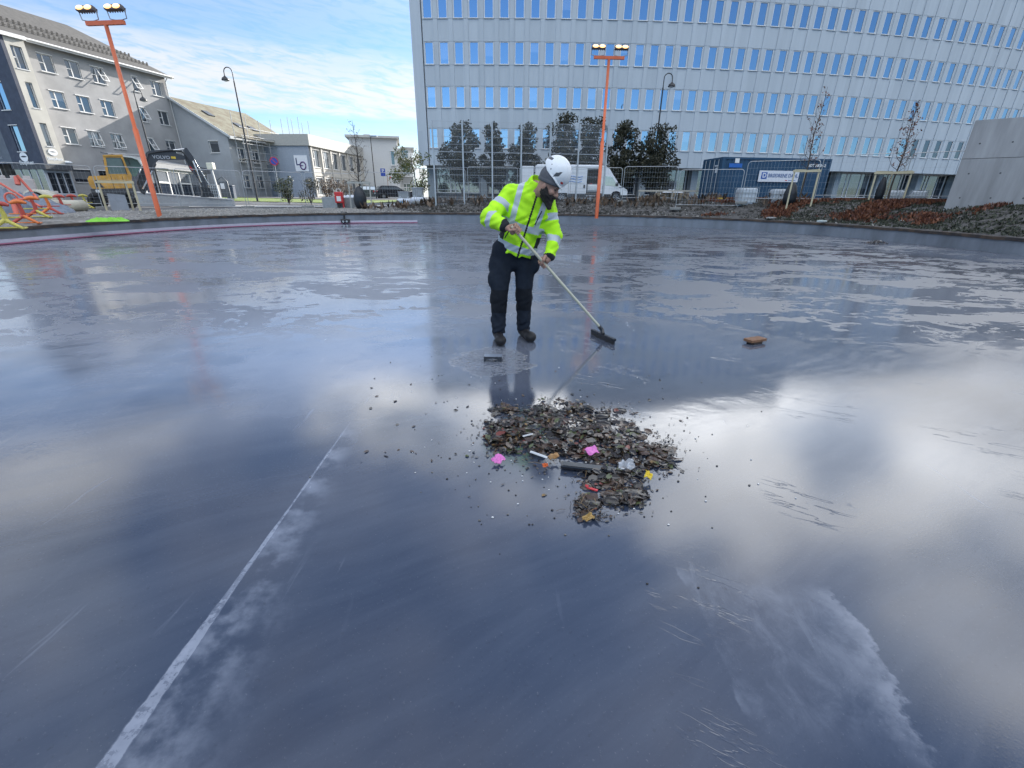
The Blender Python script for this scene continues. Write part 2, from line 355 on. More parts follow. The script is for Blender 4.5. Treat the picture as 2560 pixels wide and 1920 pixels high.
    r0 = t.mix(t.m('MULTIPLY', pale, 0.8), r0, 0.5, 'FLOAT')
    t.put(p.inputs['Roughness'], r0)
    t.put(p.inputs['IOR'], t.mix(dry, t.rng(y, 1.6, 5.2, 1.5, 2.6), 1.75, 'FLOAT')); p.inputs['Specular IOR Level'].default_value = 0.85
    # ripples, rings by the boots, water edges
    ring_c = atZ(1225, 900); dv = t.v('SUBTRACT', P, tuple(ring_c)); rr = t.v('LENGTH', t.v('MULTIPLY', dv, (1.0, 1.0, 0)))
    foam = t.m('MULTIPLY', t.rng(t.m('ADD', rr, t.m('MULTIPLY', t.m('SUBTRACT', n2, 0.5), 0.5)), 0.40, 0.34), t.rng(t.noise(t.v('MULTIPLY', P, (0.8, 1.5, 1)), 26, 3, 0.6), 0.45, 0.7))
    wav = t.noise(t.v('MULTIPLY', Pw, (0.8, 1.6, 1)), 1.5, 4, 0.5)
    ridges = t.m('MULTIPLY', t.m('MULTIPLY', t.rng(t.m('ABSOLUTE', t.m('SUBTRACT', t.noise(t.v('MULTIPLY', Pw, (1.0, 0.5, 1)), 2.2, 6, 0.62, 0.5), 0.5)), 0.014, 0.0), t.rng(t.noise(P, 0.75, 2), 0.62, 0.72)), 0.04)
    h = t.m('ADD', t.m('MULTIPLY', wav, t.mix(pud, t.mix(far, 0.10, 0.28, 'FLOAT'), 0.03, 'FLOAT')), t.m('MULTIPLY', dry, -0.05))
    h = t.m('ADD', h, t.m('MULTIPLY', foam, 1.4)); h = t.m('ADD', h, ridges); h = t.m('ADD', h, t.m('MULTIPLY', pud, 0.22)); h = t.m('ADD', h, t.m('MULTIPLY', t.m('MULTIPLY', swp, t.m('SUBTRACT', 1.0, pud)), 0.012)); h = t.m('ADD', h, t.m('MULTIPLY', grit, 0.03))
    ud = t.m('SUBTRACT', t.m('MULTIPLY', x, 0.88), t.m('MULTIPLY', y, 0.47)); vd = t.m('ADD', t.m('MULTIPLY', y, 0.88), t.m('MULTIPLY', x, 0.47))
    tn = t.noise(t.v('ADD', t.comb(t.m('MULTIPLY', ud, 1.1), t.m('MULTIPLY', vd, 6.5), 0), t.v('SCALE', warp, sc=0.5)), 1.5, 4, 0.6)
    tong = t.m('MULTIPLY', t.rng(t.m('ABSOLUTE', t.m('SUBTRACT', tn, 0.56)), 0.012, 0.0), t.m('MULTIPLY', t.rng(x, 0.3, 0.7), t.rng(t.noise(t.v('ADD', P, (3.1, 0, 0)), 0.9, 2), 0.55, 0.62)))
    h = t.m('ADD', h, t.m('MULTIPLY', tong, t.m('MULTIPLY', t.rng(y, 6.5, 4.0), 0.09)))
    h = t.m('ADD', h, t.m('MULTIPLY', n3, t.m('MULTIPLY', pale, 0.05)))
    t.put(p.inputs['Normal'], t.bump(h, 0.5, 0.012))
    return m
mb = MB(); ns = 160
ring = [rink_pt(2*PI*k/ns, 0.05) for k in range(ns)]
mb.add([(RC.x, RC.y, 0)]+ring, [(0, 1+(k+1) % ns, 1+k) for k in range(ns)])
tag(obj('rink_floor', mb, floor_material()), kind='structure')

# rink wall with its dark plank on top
def curved(prof, a0, a1, n, closed=False, zf=None):
    """sweep a (dr, z) profile along the rink edge"""
    mb = MB(); vs = []; fs = []; m = len(prof)
    for i in range(n if closed else n+1):
        a = a0+(a1-a0)*i/n; zo = zf(a) if zf else 0
        for dr, z in prof: q = rink_pt(a, dr); vs.append((q.x, q.y, z+zo if z > 0.05 else z))
    for i in range(n):
        for k in range(m):
            a, b = i*m+k, i*m+(k+1) % m; j = ((i+1) % n)*m if closed else (i+1)*m
            fs.append((j+k, j+(k+1) % m, b, a))
    if not closed: fs += [tuple(reversed(range(m))), tuple(range(n*m, (n+1)*m))]
    return mb.add(vs, fs)
conc_wet = mat('rink_wall_concrete', (0.17, 0.19, 0.22), 0.55, var=0.35, vscale=1.6, bump=0.15, stretch=(1, 1, 0.35))
plank = mat('dark_weathered_plank', (0.028, 0.024, 0.024), 0.8, var=0.5, vscale=3, col2=(0.075, 0.05, 0.035), bump=0.3)
rw = thing('rink_wall', 'low curved grey concrete wall with a dark plank on top around the wet rink', 'wall', (0, 0, 0))
obj('wall', curved([(0, -0.01), (0.0, 0.06), (0.0, 0.061), (0.22, 0.061), (0.22, -0.01)], 0, 2*PI, 200, True, lambda a: rim_z(a)-0.061-0.09), conc_wet, rw)
obj('top_plank', curved([(-0.04, 0.06), (-0.04, 0.15), (0.20, 0.15), (0.20, 0.06)], 0, 2*PI, 200, True, lambda a: rim_z(a)-0.15+0.012*math.sin(a*37)*math.sin(a*91)), plank, rw)
es = thing('edge_strip', 'white foam strip with a pink foot along the base of the rink wall', 'strip', (0, 0, 0))
a_end = math.atan2(atZ(1039, 556).x-RC.x, atZ(1039, 556).y-RC.y)
obj('white_flap', curved([(-0.03, 0.04), (-0.075, 0.055), (-0.04, 0.14), (-0.004, 0.15), (-0.004, 0.06)], a_end, -2.3, 90), mat('white_foam', (0.34, 0.33, 0.40), 0.7), es)
obj('pink_foot', curved([(-0.08, 0.002), (-0.10, 0.025), (-0.08, 0.05), (-0.012, 0.05), (-0.012, 0.002)], a_end, -2.3, 90), mat('pink_foam', (0.30, 0.10, 0.17), 0.7), es)

# ground: one sheet from the rink edge to the horizon
def ground_material():
    m = bpy.data.materials.new('gravel_and_asphalt'); m.use_nodes = True; t = NT(m.node_tree); p = m.node_tree.nodes['Principled BSDF']
    P = t.n('ShaderNodeTexCoord').outputs['Object']
    q = t.v('LENGTH', t.v('SUBTRACT', P, (0, 13.2, 0)))
    st = t.vor(P, 9, 'Color'); sv = t.xyz(st)[0]; big = t.noise(P, 0.5, 4)
    grav = t.mix(sv, (0.10, 0.095, 0.09), (0.30, 0.29, 0.27)); grav = t.mix(t.rng(big, 0.4, 0.65, 0, 0.6), grav, (0.07, 0.065, 0.05))
    gx, gy, gz_ = t.xyz(P); bed = t.m('MULTIPLY', t.rng(t.m('ADD', gx, t.m('MULTIPLY', big, 3)), -8.5, -5.5), t.rng(q, 23.5, 22.0))
    grav = t.mix(bed, grav, t.mix(sv, (0.030, 0.028, 0.027), (0.105, 0.10, 0.095)))
    asp = t.mix(t.noise(P, 30, 3), (0.055, 0.057, 0.06), (0.10, 0.10, 0.105)); asp = t.mix(t.rng(big, 0.4, 0.7, 0, 0.5), asp, (0.15, 0.15, 0.15))
    f = t.rng(t.m('ADD', q, t.m('MULTIPLY', big, 3)), 22.5, 24.0)
    t.put(p.inputs['Base Color'], t.mix(f, grav, asp)); p.inputs['Roughness'].default_value = 0.85
    t.put(p.inputs['Normal'], t.bump(t.vor(P, 9), 0.6, 0.03))
    return m
mb = MB(); NA = 220; rad = [0.1, 0.22, 0.35, 0.7, 1.1, 1.6, 2.1, 2.6, 3.1, 3.6, 4.2, 5, 6, 7.5, 9, 11, 13, 16, 20, 25, 32, 45, 70, 120, 250, 600, 1500]
vs = []; fs = []
for q in rad:
    for k in range(NA):
        a = 2*PI*k/NA; pt = rink_pt(a, q)
        zz_ = ground_z(pt.x, pt.y)
        if q < 0.3: zz_ = rim_z(2*PI*k/NA)-(0.05 if q < 0.2 else 0.015)
        if 0.3 < q < 40: zz_ += 0.05*mnoise.noise((pt.x*0.9, pt.y*0.9, 0))*min(q, 1)
        vs.append((pt.x, pt.y, zz_))
for i in range(len(rad)-1):
    for k in range(NA): fs.append((i*NA+k, i*NA+(k+1) % NA, (i+1)*NA+(k+1) % NA, (i+1)*NA+k))
mb.add(vs, fs)
tag(obj('ground', mb, ground_material(), smooth=True), kind='structure')
def sheet(name, pts, m, dz=0.02):
    """a patch of ground surface that follows the ground (grid over the polygon's quad)"""
    mb = MB(); A, B, C, D = [Vector(p) for p in pts]; nx, ny = 24, 10; vs = []
    for j in range(ny+1):
        for i in range(nx+1):
            u, v = i/nx, j/ny; q = (A*(1-u)+B*u)*(1-v)+(D*(1-u)+C*u)*v
            vs.append((q.x, q.y, ground_z(q.x, q.y)+dz))
    mb.add(vs, [(j*(nx+1)+i, j*(nx+1)+i+1, (j+1)*(nx+1)+i+1, (j+1)*(nx+1)+i) for j in range(ny) for i in range(nx)])
    return tag(obj(name, mb, m), kind='structure')
paving = mat('pale_concrete_paving', (0.34, 0.34, 0.33), 0.7, var=0.2, vscale=0.8, bump=0.1)
lawn_m = mat('short_grass', (0.10, 0.17, 0.03), 0.8, var=0.4, vscale=3, col2=(0.17, 0.21, 0.05), bump=0.5, bscale=30)
sheet('path', [(-21, 29.5, 0), (-8, 35.5, 0), (-9, 39.0, 0), (-25, 33.5, 0)], paving, 0.03)
sheet('lawn', [(-28, 43, 0), (-9.5, 46, 0), (-9.5, 51, 0), (-31, 49, 0)], lawn_m, 0.05)
sheet('road', [(-40, 50.5, 0), (-9.5, 52.5, 0), (-9.5, 61, 0), (-34, 58, 0)], mat('asphalt_road', (0.11, 0.11, 0.115), 0.75, var=0.2, vscale=2), 0.035)

# ================================================================== OFFICE BUILDING
def fac_y(l): return 45.53 - 0.0092*l + 0.003*l*l
def col_lat(k): return -7.4 + 1.286*k + (2.2*((k-22)/20)**2 if k > 22 else 0)
def fac_frame(l):
    s = -0.0092+0.006*l; n = math.hypot(1, s)
    return Vector((l, fac_y(l), 0)), Vector((1/n, s/n, 0)), Vector((s/n, -1/n, 0))     # point, along, outward
ROWS = [16.78, 13.58, 10.38, 7.18]; WH = 1.66; OH = 4.14; PAR = 18.9
office = thing('office_building', 'long pale curved concrete office block with rows of narrow blue windows', 'building', (0, 45.5, 1.15))
def fpanel_material():
    m = bpy.data.materials.new('pale_concrete_panels'); m.use_nodes = True; t = NT(m.node_tree); p = m.node_tree.nodes['Principled BSDF']
    P = t.n('ShaderNodeTexCoord').outputs['Object']; x, y, z = t.xyz(P)
    cell = t.n('ShaderNodeTexWhiteNoise', noise_dimensions='2D'); t.put(cell.inputs['Vector'], t.comb(t.m('FLOOR', t.m('MULTIPLY', x, 1/0.643)), t.m('FLOOR', t.m('MULTIPLY', t.m('ADD', z, 0.6), 1/3.2)), 0))
    st = t.noise(t.v('MULTIPLY', P, (3, 3, 0.25)), 1.2, 5, 0.6); bl = t.noise(P, 0.25, 3)
    f = t.m('ADD', t.m('ADD', t.m('MULTIPLY', cell.outputs[0], 0.10), t.m('MULTIPLY', st, 0.22)), t.m('MULTIPLY', bl, 0.12))
    t.put(p.inputs['Base Color'], t.mix(t.rng(f, 0.08, 0.36, 0, 1, False), (0.375, 0.42, 0.46), (0.49, 0.54, 0.585))); p.inputs['Roughness'].default_value = 0.8
    t.put(p.inputs['Normal'], t.bump(t.noise(P, 25, 3), 0.1, 0.01))
    return m
panel_m = fpanel_material()
off = office.location
def fbox(mb, l, w, d0, d1, z0, z1, shift=0.0):
    """a box on the facade: centre at lateral l (+shift along it), width w, from d0 (inner) to d1 (outer) along the outward normal"""
    p, a, n = fac_frame(l); p = p + a*shift - Vector((off.x, off.y, 0))
    A = a*w/2
    vs = [p-A+n*d1, p+A+n*d1, p+A+n*d0, p-A+n*d0]
    z0 -= off.z; z1 -= off.z
    mb.add([(q.x, q.y, z0) for q in vs]+[(q.x, q.y, z1) for q in vs], [(3,2,1,0),(4,5,6,7),(0,1,5,4),(1,2,6,5),(2,3,7,6),(3,0,4,7)])
NC = 52
piers = MB(); spans = piers
levels = [OH] + sum([[r-WH, r] for r in reversed(ROWS)], []) + [PAR]
for k in range(NC+1):
    l = (col_lat(k)+col_lat(k-1))/2 if k > 0 else col_lat(0)-0.643
    sp = col_lat(k)-col_lat(k-1) if k > 0 else 1.286
    w = 0.36*sp/1.286
    if k == 0: fbox(piers, l-0.36, 0.88, -0.3, 0.0, OH, PAR)
    else:
        for z0, z1 in zip(levels[:-1], levels[1:]): fbox(piers, l, w, -0.3, 0.0, z0+0.008, z1-0.008)
for k in range(NC):
    l = col_lat(k); sp = ((col_lat(k+1)-col_lat(k-1))/2) if k > 0 else 1.286; w = sp*0.72
    for z0, z1 in [(OH, ROWS[3]-WH)] + [(ROWS[i+1], ROWS[i]-WH) for i in (2, 1, 0)] + [(ROWS[0], PAR)]: fbox(spans, l, w, -0.3, -0.045, z0+0.008, z1-0.008)
    for r in ROWS:
        g = (w-0.80)/2
        for s in (-1, 1): fbox(spans, l, g, -0.3, -0.05, r-WH, r, s*(0.40+g/2))
obj('wall', piers, panel_m, office)
# body of the block: a solid behind the panels, soffit and roof
def curve_pts(d, l0=-8.45, l1=61.5, n=40):
    r = []
    for i in range(n+1): p, a, nn = fac_frame(l0+(l1-l0)*i/n); r.append(p+nn*d-Vector((off.x, off.y, 0)))
    return r
bk = MB(); fr = curve_pts(-0.31); dep = []
for i, p in enumerate(fr): dep.append(p + Vector((0, 8.5 if i < 22 else 8.5+(i-21)*0.3, 0)))
poly = [(p.x, p.y, OH-off.z+0.003) for p in fr] + [(p.x, p.y, OH-off.z+0.003) for p in reversed(dep)]
bk.ext(poly, (0, 0, PAR-OH-0.05)); obj('body', bk, mat('building_body', (0.42, 0.42, 0.41), 0.8), office)
cap = MB()
for i in range(40):
    a, b = curve_pts(0.06)[i], curve_pts(0.06)[i+1]; c, e = curve_pts(-0.4)[i+1], curve_pts(-0.4)[i]
    cap.add([(q.x, q.y, PAR-off.z) for q in (a, b, c, e)]+[(q.x, q.y, PAR-off.z+0.12) for q in (a, b, c, e)], [(3,2,1,0),(4,5,6,7),(0,1,5,4),(1,2,6,5),(2,3,7,6),(3,0,4,7)])
obj('parapet_cap', cap, mat('sheet_metal_grey', (0.40, 0.42, 0.45), 0.45, metal=0.5), office)
ph = MB(); pf = [p for p in curve_pts(-2.6, 7.2, 34.5, 24)]; pb = [p+Vector((0, 5.4, 0)) for p in pf]
ph.ext([(p.x, p.y, PAR-off.z-0.05) for p in pf]+[(p.x, p.y, PAR-off.z-0.05) for p in reversed(pb)], (0, 0, 4.0))
obj('roof_storey', ph, mat('roof_storey_cladding', (0.36, 0.37, 0.38), 0.7), office)
# windows
def glass_material(name, tint, f0=0.6, base=(0.012, 0.02, 0.035)):
    m = bpy.data.materials.new(name); m.use_nodes = True; t = NT(m.node_tree); p = m.node_tree.nodes['Principled BSDF']
    P = t.n('ShaderNodeTexCoord').outputs['Object']; inf = t.n('ShaderNodeObjectInfo').outputs['Random']
    zc = t.xyz(P)[2]; bl_ = t.m('MULTIPLY', t.m('GREATER_THAN', inf, 0.72), t.m('GREATER_THAN', zc, t.rng(t.m('FRACT', t.m('MULTIPLY', inf, 37.0)), 0, 1, 0.2, 1.5, False)))
    t.put(p.inputs['Base Color'], t.mix(bl_, tuple(base), (0.16, 0.17, 0.18))); p.inputs['Roughness'].default_value = 0.03
    p.inputs['IOR'].default_value = 3.2; p.inputs['Specular IOR Level'].default_value = f0
    p.inputs['Specular Tint'].default_value = tuple(tint)+(1,)
    t.put(p.inputs['Normal'], t.bump(t.noise(t.v('ADD', P, t.v('SCALE', (9, 4, 3), sc=inf)), 1.1, 2), 0.06, 0.03))
    return m
glass = glass_material('office_glass', (0.62, 0.82, 1.0), 1.0)
glass_dark = glass_material('dark_glass', (0.75, 0.85, 1.0), 0.35, (0.012, 0.014, 0.018))
frame_w = mat('white_window_frame', (0.66, 0.67, 0.68), 0.45, var=0.05)
def win_mb(w, h, fw=0.07, d=0.09, sill=True):
    mb = MB(); mb.box(-w/2, -w/2+fw, -d/2, d/2, 0, h); mb.box(w/2-fw, w/2, -d/2, d/2, 0, h)
    mb.box(-w/2+fw, w/2-fw, -d/2, d/2, h-fw, h); mb.box(-w/2+fw, w/2-fw, -d/2, d/2, 0, fw*1.3)
    if sill: mb.box(-w/2-0.02, w/2+0.02, -d/2-0.11, -d/2-0.001, 0.0, 0.055)
    return mb
def pane_mb(w, h, fw=0.07):
    return MB().box(-w/2+fw, w/2-fw, 0.0, 0.02, fw*1.3, h-fw)
f0 = obj('window', win_mb(0.80, WH), frame_w, office); p0 = obj('pane', pane_mb(0.80, WH), glass, f0)
cells = [(i, k) for k in range(NC) for i in range(4)]
cells.sort(key=lambda c: math.hypot(col_lat(c[1]), fac_y(col_lat(c[1]))))
rest = MB(); first = True; dark_cells = {(3, 37), (3, 38), (3, 39), (3, 40), (3, 36), (3, 41)}
for n_, (i, k) in enumerate(cells):
    l = col_lat(k); p, a, nn = fac_frame(l); q = p + nn*(-0.13) - Vector((off.x, off.y, 0)); loc = (q.x, q.y, ROWS[i]-WH-off.z+0.01); rz = math.atan2(a.y, a.x)
    if n_ < 100:
        o = f0 if first else dup(f0, office); first = False
        o.location = loc; o.rotation_euler = (0, 0, rz)
    else:
        rest.M = Matrix.Translation(loc) @ Matrix.Rotation(rz, 4, 'Z')
        rest.k = 0; w_ = win_mb(0.80, WH); rest.add(w_.v, w_.f); rest.k = 2 if (i, k) in dark_cells else 1; w_ = pane_mb(0.80, WH); rest.add(w_.v, w_.f)
tag(obj('windows', rest, [frame_w, glass, glass_dark], office), kind='stuff')
# recessed ground floor
GB = 1.15
gf = MB(); g0 = curve_pts(-1.9); 
for i in range(40):
    a, b = g0[i], g0[i+1]
    gf.add([(a.x, a.y, 0), (b.x, b.y, 0), (b.x, b.y, 0.62), (a.x, a.y, 0.62)], [(0, 1, 2, 3)])
obj('plinth', gf, mat('dark_plinth', (0.09, 0.10, 0.12), 0.8, stretch=(6, 6, 1), var=0.4), office)
gback = MB(); g1 = curve_pts(-2.3)
for i in range(40):
    a, b = g1[i], g1[i+1]; gback.add([(a.x, a.y, 0), (b.x, b.y, 0), (b.x, b.y, 3.1), (a.x, a.y, 3.1)], [(0, 1, 2, 3)])
obj('ground_floor_wall', gback, mat('ground_floor_wall', (0.12, 0.13, 0.14), 0.7), office)
l = -8.1
while l < 60:
    colm = MB(); fbox(colm, l, 0.62, -1.75, -1.0, 1.15, OH); obj('column', colm, mat('column_concrete', (0.24, 0.28, 0.31), 0.8, var=0.15), office)
    l += 5.14
l = -8.1; proto = None
gw_m = MB(); x = -2.15
for wd in (1.30, 0.42, 1.30, 1.0):
    gw_m.box(x, x+0.09, -0.05, 0.05, 0, 2.2); x += 0.09
    x += wd-0.06
gw_m.box(x, x+0.09, -0.05, 0.05, 0, 2.2); xe = x+0.09
gw_m.box(-2.15, xe, -0.06, -0.055+0.11, 2.2, 2.28); gw_m.box(-2.2, xe+0.05, -0.16, 0.05, -0.08, 0.0)
gp = MB().box(-2.1, xe-0.04, -0.0, 0.02, 0.0, 2.2)
while l < 58:
    p, a, nn = fac_frame(l+2.57); q = p+nn*(-1.86)-Vector((off.x, off.y, 0))
    if proto is None:
        proto = obj('ground_floor_window', gw_m, frame_w, office); obj('pane', gp, glass_dark, proto); o = proto
    else: o = dup(proto, office)
    o.location = (q.x, q.y, 0.72); o.rotation_euler = (0, 0, math.atan2(a.y, a.x))
    l += 5.14

# ================================================================== BUILDINGS ON THE LEFT
render_g = mat('grey_render', (0.335, 0.332, 0.332), 0.85, var=0.18, vscale=0.7, bump=0.12, bscale=30)
render_c = mat('cream_render', (0.50, 0.48, 0.43), 0.85, var=0.12, vscale=0.8, bump=0.12, bscale=30)
navy = mat('navy_cladding', (0.035, 0.045, 0.075), 0.6, var=0.2, vscale=1.5)
navy2 = mat('slate_cladding', (0.10, 0.12, 0.15), 0.6, var=0.2, vscale=1.5)
white_p = mat('white_paint', (0.70, 0.70, 0.69), 0.5, var=0.06)
tile_d = mat('dark_roof_tiles', (0.075, 0.072, 0.068), 0.8, var=0.25, vscale=2.5, bump=0.3, bscale=8)
win_glass = glass_material('house_glass', (0.8, 0.9, 1.0), 0.3, (0.03, 0.035, 0.04))
HA = thing('grey_house', 'tall grey rendered house with a dark hipped roof and a navy clad corner bay', 'house', (-38.8, 58.0, 0.9), math.atan2(0.971, 0.239))
hz = lambda z: z-0.9
EA, XN = hz(13.4), -14.85
def wall_with_holes(mb, x0, x1, z0, z1, holes, y0=0.0, t=0.3):
    """a wall in the local xz plane from y0 (front) to y0+t with rectangular holes [(xa, xb, za, zb)]"""
    xs = sorted({x0, x1} | {h[0] for h in holes} | {h[1] for h in holes}); zs = sorted({z0, z1} | {h[2] for h in holes} | {h[3] for h in holes})
    for xa, xb in zip(xs[:-1], xs[1:]):
        run = None
        for za, zb in zip(zs[:-1], zs[1:]):
            cx, cz = (xa+xb)/2, (za+zb)/2
            solid = not any(h[0] < cx < h[1] and h[2] < cz < h[3] for h in holes)
            if solid:
                if run is None: run = [za, zb]
                else: run[1] = zb
            if (not solid or zb == zs[-1]) and run is not None: mb.box(xa, xb, y0, y0+t, run[0], run[1]); run = None
    return mb
def house_window(w, h, parent, name='window', bars=True, m=None, gl=None):
    mb = MB(); fw = 0.06
    mb.box(-w/2, w/2, -0.04, 0.04, 0, fw); mb.box(-w/2, w/2, -0.04, 0.04, h-fw, h); mb.box(-w/2, -w/2+fw, -0.04, 0.04, fw, h-fw); mb.box(w/2-fw, w/2, -0.04, 0.04, fw, h-fw)
    if bars: mb.box(-0.12*w-0.04, -0.12*w+0.04, -0.05, 0.04, fw, h-fw); mb.box(-w/2+fw, -0.12*w-0.04, -0.045, 0.03, h*0.5-0.03, h*0.5+0.03)
    o = obj(name, mb, m or white_p, parent)
    obj('pane', MB().box(-w/2+fw, w/2-fw, 0.0, 0.015, fw, h-fw), gl or win_glass, o)
    obj('sill', MB().box(-w/2-0.06, w/2+0.06, -0.22, -0.041, -0.06, 0.0), white_p, o)
    obj('head_trim', MB().box(-w/2-0.04, w/2+0.04, -0.17, -0.041, h, h+0.06), white_p, o)
    return o
cols_x = [-11.42, -9.3, -7.18, -3.6, -1.28]; rows_z = [hz(11.32), hz(8.55), hz(5.66)]; ww, wh = 1.15, 1.34
holes = [(cx-(ww if i != 3 else 0.62)/2, cx+(ww if i != 3 else 0.62)/2, z, z+wh) for i, cx in enumerate(cols_x) for z in rows_z]
holes += [(-12.3, -10.65, hz(2.4), hz(3.5)), (-10.0, -9.2, hz(2.7), hz(3.5))]
mb = wall_with_holes(MB(), -12.8, 0, -0.4, EA, holes); mb.box(XN, 0, 8.6, 8.9, -0.4, EA); mb.box(-0.3, 0, 0.31, 8.59, -0.4, EA)
mb.ext([(-0.3, 0.3, EA), (-0.3, 8.6, EA), (-0.3, 4.5, EA+3.3)], (0.28, 0, 0)) if False else None
obj('wall', mb, render_g, HA)
pw = pn = None
for i, cx in enumerate(cols_x):
    for z in rows_z:
        if i == 3:
            if pn is None: pn = house_window(0.62, wh, HA, bars=False); o = pn
            else: o = dup(pn, HA)
        else:
            if pw is None: pw = house_window(ww, wh, HA); o = pw
            else: o = dup(pw, HA)
        o.location = (cx, 0.13, z)
        if (i, z) in ((2, rows_z[0]), (3, rows_z[0]), (1, rows_z[2]), (2, rows_z[2])):
            big = z == rows_z[0]; w_ = 0.62 if i == 3 else 0.62; mb = MB()
            for a, b, c, e in ((-w_/2, w_/2, -0.06, 0), (-w_/2, w_/2, -wh+0.1, -wh+0.16)): mb.box(a, b, -0.02, 0.02, c, e)
            mb.box(-w_/2, -w_/2+0.06, -0.02, 0.02, -wh+0.16, -0.06); mb.box(w_/2-0.06, w_/2, -0.02, 0.02, -wh+0.16, -0.06)
            mb.box(-w_/2+0.06, w_/2-0.06, -0.015, 0.015, -wh*0.55, -wh*0.55+0.05)
            s = obj('open_sash', mb, white_p, o); s.location = (0.25 if i != 3 else 0, -0.06, wh-0.03); s.rotation_euler = (-R(30 if big else 14), 0, 0)
            MBp = MB().box(-w_/2+0.06, w_/2-0.06, 0.02, 0.025, -wh+0.16, -0.06)
for nm, x, z, w, h in (('ground_floor_window', -11.475, hz(2.4), 1.65, 1.1), ('ground_floor_window', -9.6, hz(2.7), 0.8, 0.8)):
    o = house_window(w, h, HA, nm, False, mat('dark_frame', (0.10, 0.10, 0.11), 0.5), glass_dark); o.location = (x, 0.13, z)
# roof: hipped, with snow guards
o_, rd = 0.55, 4.5; zr = EA+3.35
A1, A2, B1, B2 = (XN-1, -o_, EA), (o_, -o_, EA), (XN-1, 9.4, EA), (o_, 9.4, EA); C1, C2 = (XN-1, rd, zr), (-5.3, rd, zr)
rf = MB(); rf.add([A1, A2, B2, B1, C1, C2], [(0, 1, 5, 4), (1, 2, 5), (2, 3, 4, 5), (3, 0, 4), (0, 3, 2, 1)])
roof = obj('roof', rf, tile_d, HA)
for (f_, nrow) in ((0.22, 0), (0.40, 1)):
    sg = MB()
    for k in range(36):
        x = -14.6 + k*0.405 + (0.2 if nrow else 0); t_ = f_; y = -o_+(rd+o_)*t_; z = EA+(zr-EA)*t_
        xm = o_+(C2[0]-o_)*t_ - 0.3
        if x < xm: sg.bar((x, y, z-0.05), (x+0.02, y-0.05, z+0.30), 0.16, 0.03)
    t_ = f_; sg.bar((-14.7, -o_+(rd+o_)*t_-0.03, EA+(zr-EA)*t_+0.14), (o_+(C2[0]-o_)*t_-0.35, -o_+(rd+o_)*t_-0.03, EA+(zr-EA)*t_+0.14), 0.03, 0.05)
    obj('snow_guard', sg, tile_d, roof)
gt = MB(); gt.tube([(-13.2, -o_-0.06, EA-0.03), (o_+0.02, -o_-0.06, EA-0.03)], 0.09, 8); gt.box(-12.8, o_, -o_+0.0, -o_+0.03, EA-0.22, EA-0.03)
obj('gutter', gt, white_p, HA)
dpp = MB(); dpp.tube([(-0.12, -o_, EA-0.1), (-0.12, -0.1, EA-0.6), (-0.12, -0.1, 0)], 0.055, 8); obj('downpipe', dpp, white_p, HA)
obj('chimney', MB().box(0.8, 1.7, 4.2, 5.0, EA-1.6, EA-0.1), mat('brown_brick', (0.20, 0.11, 0.08), 0.85, var=0.3, vscale=6), HA)
# corner bay
bz0, bz1 = hz(3.8), hz(13.05)
bay = wall_with_holes(MB(), XN+0.02, -13.45, bz0, bz1, [(-14.55, -13.75, hz(10.9), hz(12.5)), (-14.4, -13.9, hz(8.1), hz(10.0)), (-14.4, -13.9, hz(5.2), hz(7.0))], -1.2, 0.25)
bay.box(-13.7, -13.45, -0.95, -0.01, bz0, bz1)
bw = obj('bay_front', bay, render_c, HA)
for z0, z1, w, x in ((10.9, 12.5, 0.8, -14.15), (8.1, 10.0, 0.5, -14.15), (5.2, 7.0, 0.5, -14.15)):
    o = house_window(w, z1-z0, HA, 'bay_window', w > 0.6); o.location = (x, -1.02, hz(z0))
end = MB(); end.M = Matrix.Rotation(-PI/2, 4, 'Z')          # local x of the end wall = -y of the house: build it turned
def endbox(mb, y0, y1, z0, z1, x0, x1): mb.box(x0, x1, y0, y1, z0, z1)
end = MB(); hol = []
for yc, zc, h in ((0.9, 11.1, 2.0), (0.9, 7.9, 2.0), (0.9, 4.75, 2.0), (3.4, 11.1, 2.0), (3.4, 7.9, 2.0)): hol.append((yc-0.5, yc+0.5, hz(zc), hz(zc)+h))
ys = sorted({-1.2, 2.6} | {h for q in hol[:3] for h in q[:2]}); zs = sorted({bz0, bz1+0.3} | {h for q in hol[:3] for h in q[2:]})
for ya, yb in zip(ys[:-1], ys[1:]):
    for za, zb in zip(zs[:-1], zs[1:]):
        if not any(q[0] < (ya+yb)/2 < q[1] and q[2] < (za+zb)/2 < q[3] for q in hol[:3]): end.box(XN-0.25, XN, ya, yb, za, zb)
obj('navy_end_wall', end, navy, HA)
obj('slate_end_wall', MB().box(XN-0.2, XN+0.1, 2.601, 8.9, bz0, bz1+0.3), navy2, HA)
for q in hol[:3]:
    o = house_window(1.0, q[3]-q[2], HA, 'end_window', False, mat('grey_blue_frame', (0.30, 0.36, 0.44), 0.5), glass); o.rotation_euler = (0, 0, -PI/2); o.location = (XN-0.10, (q[0]+q[1])/2, q[2])
rb = MB(); rb.box(XN-0.35, -13.35, -1.4, -0.56, bz1+0.001, bz1+0.28); obj('bay_roof', rb, white_p, HA)
obj('overhang', MB().box(XN-0.22, -12.9, -1.15, 3, bz0-0.45, bz0-0.002), mat('dark_fascia', (0.06, 0.065, 0.075), 0.7), HA)
sign_w = mat('white_lettering', (0.75, 0.78, 0.80), 0.5, var=0.03)
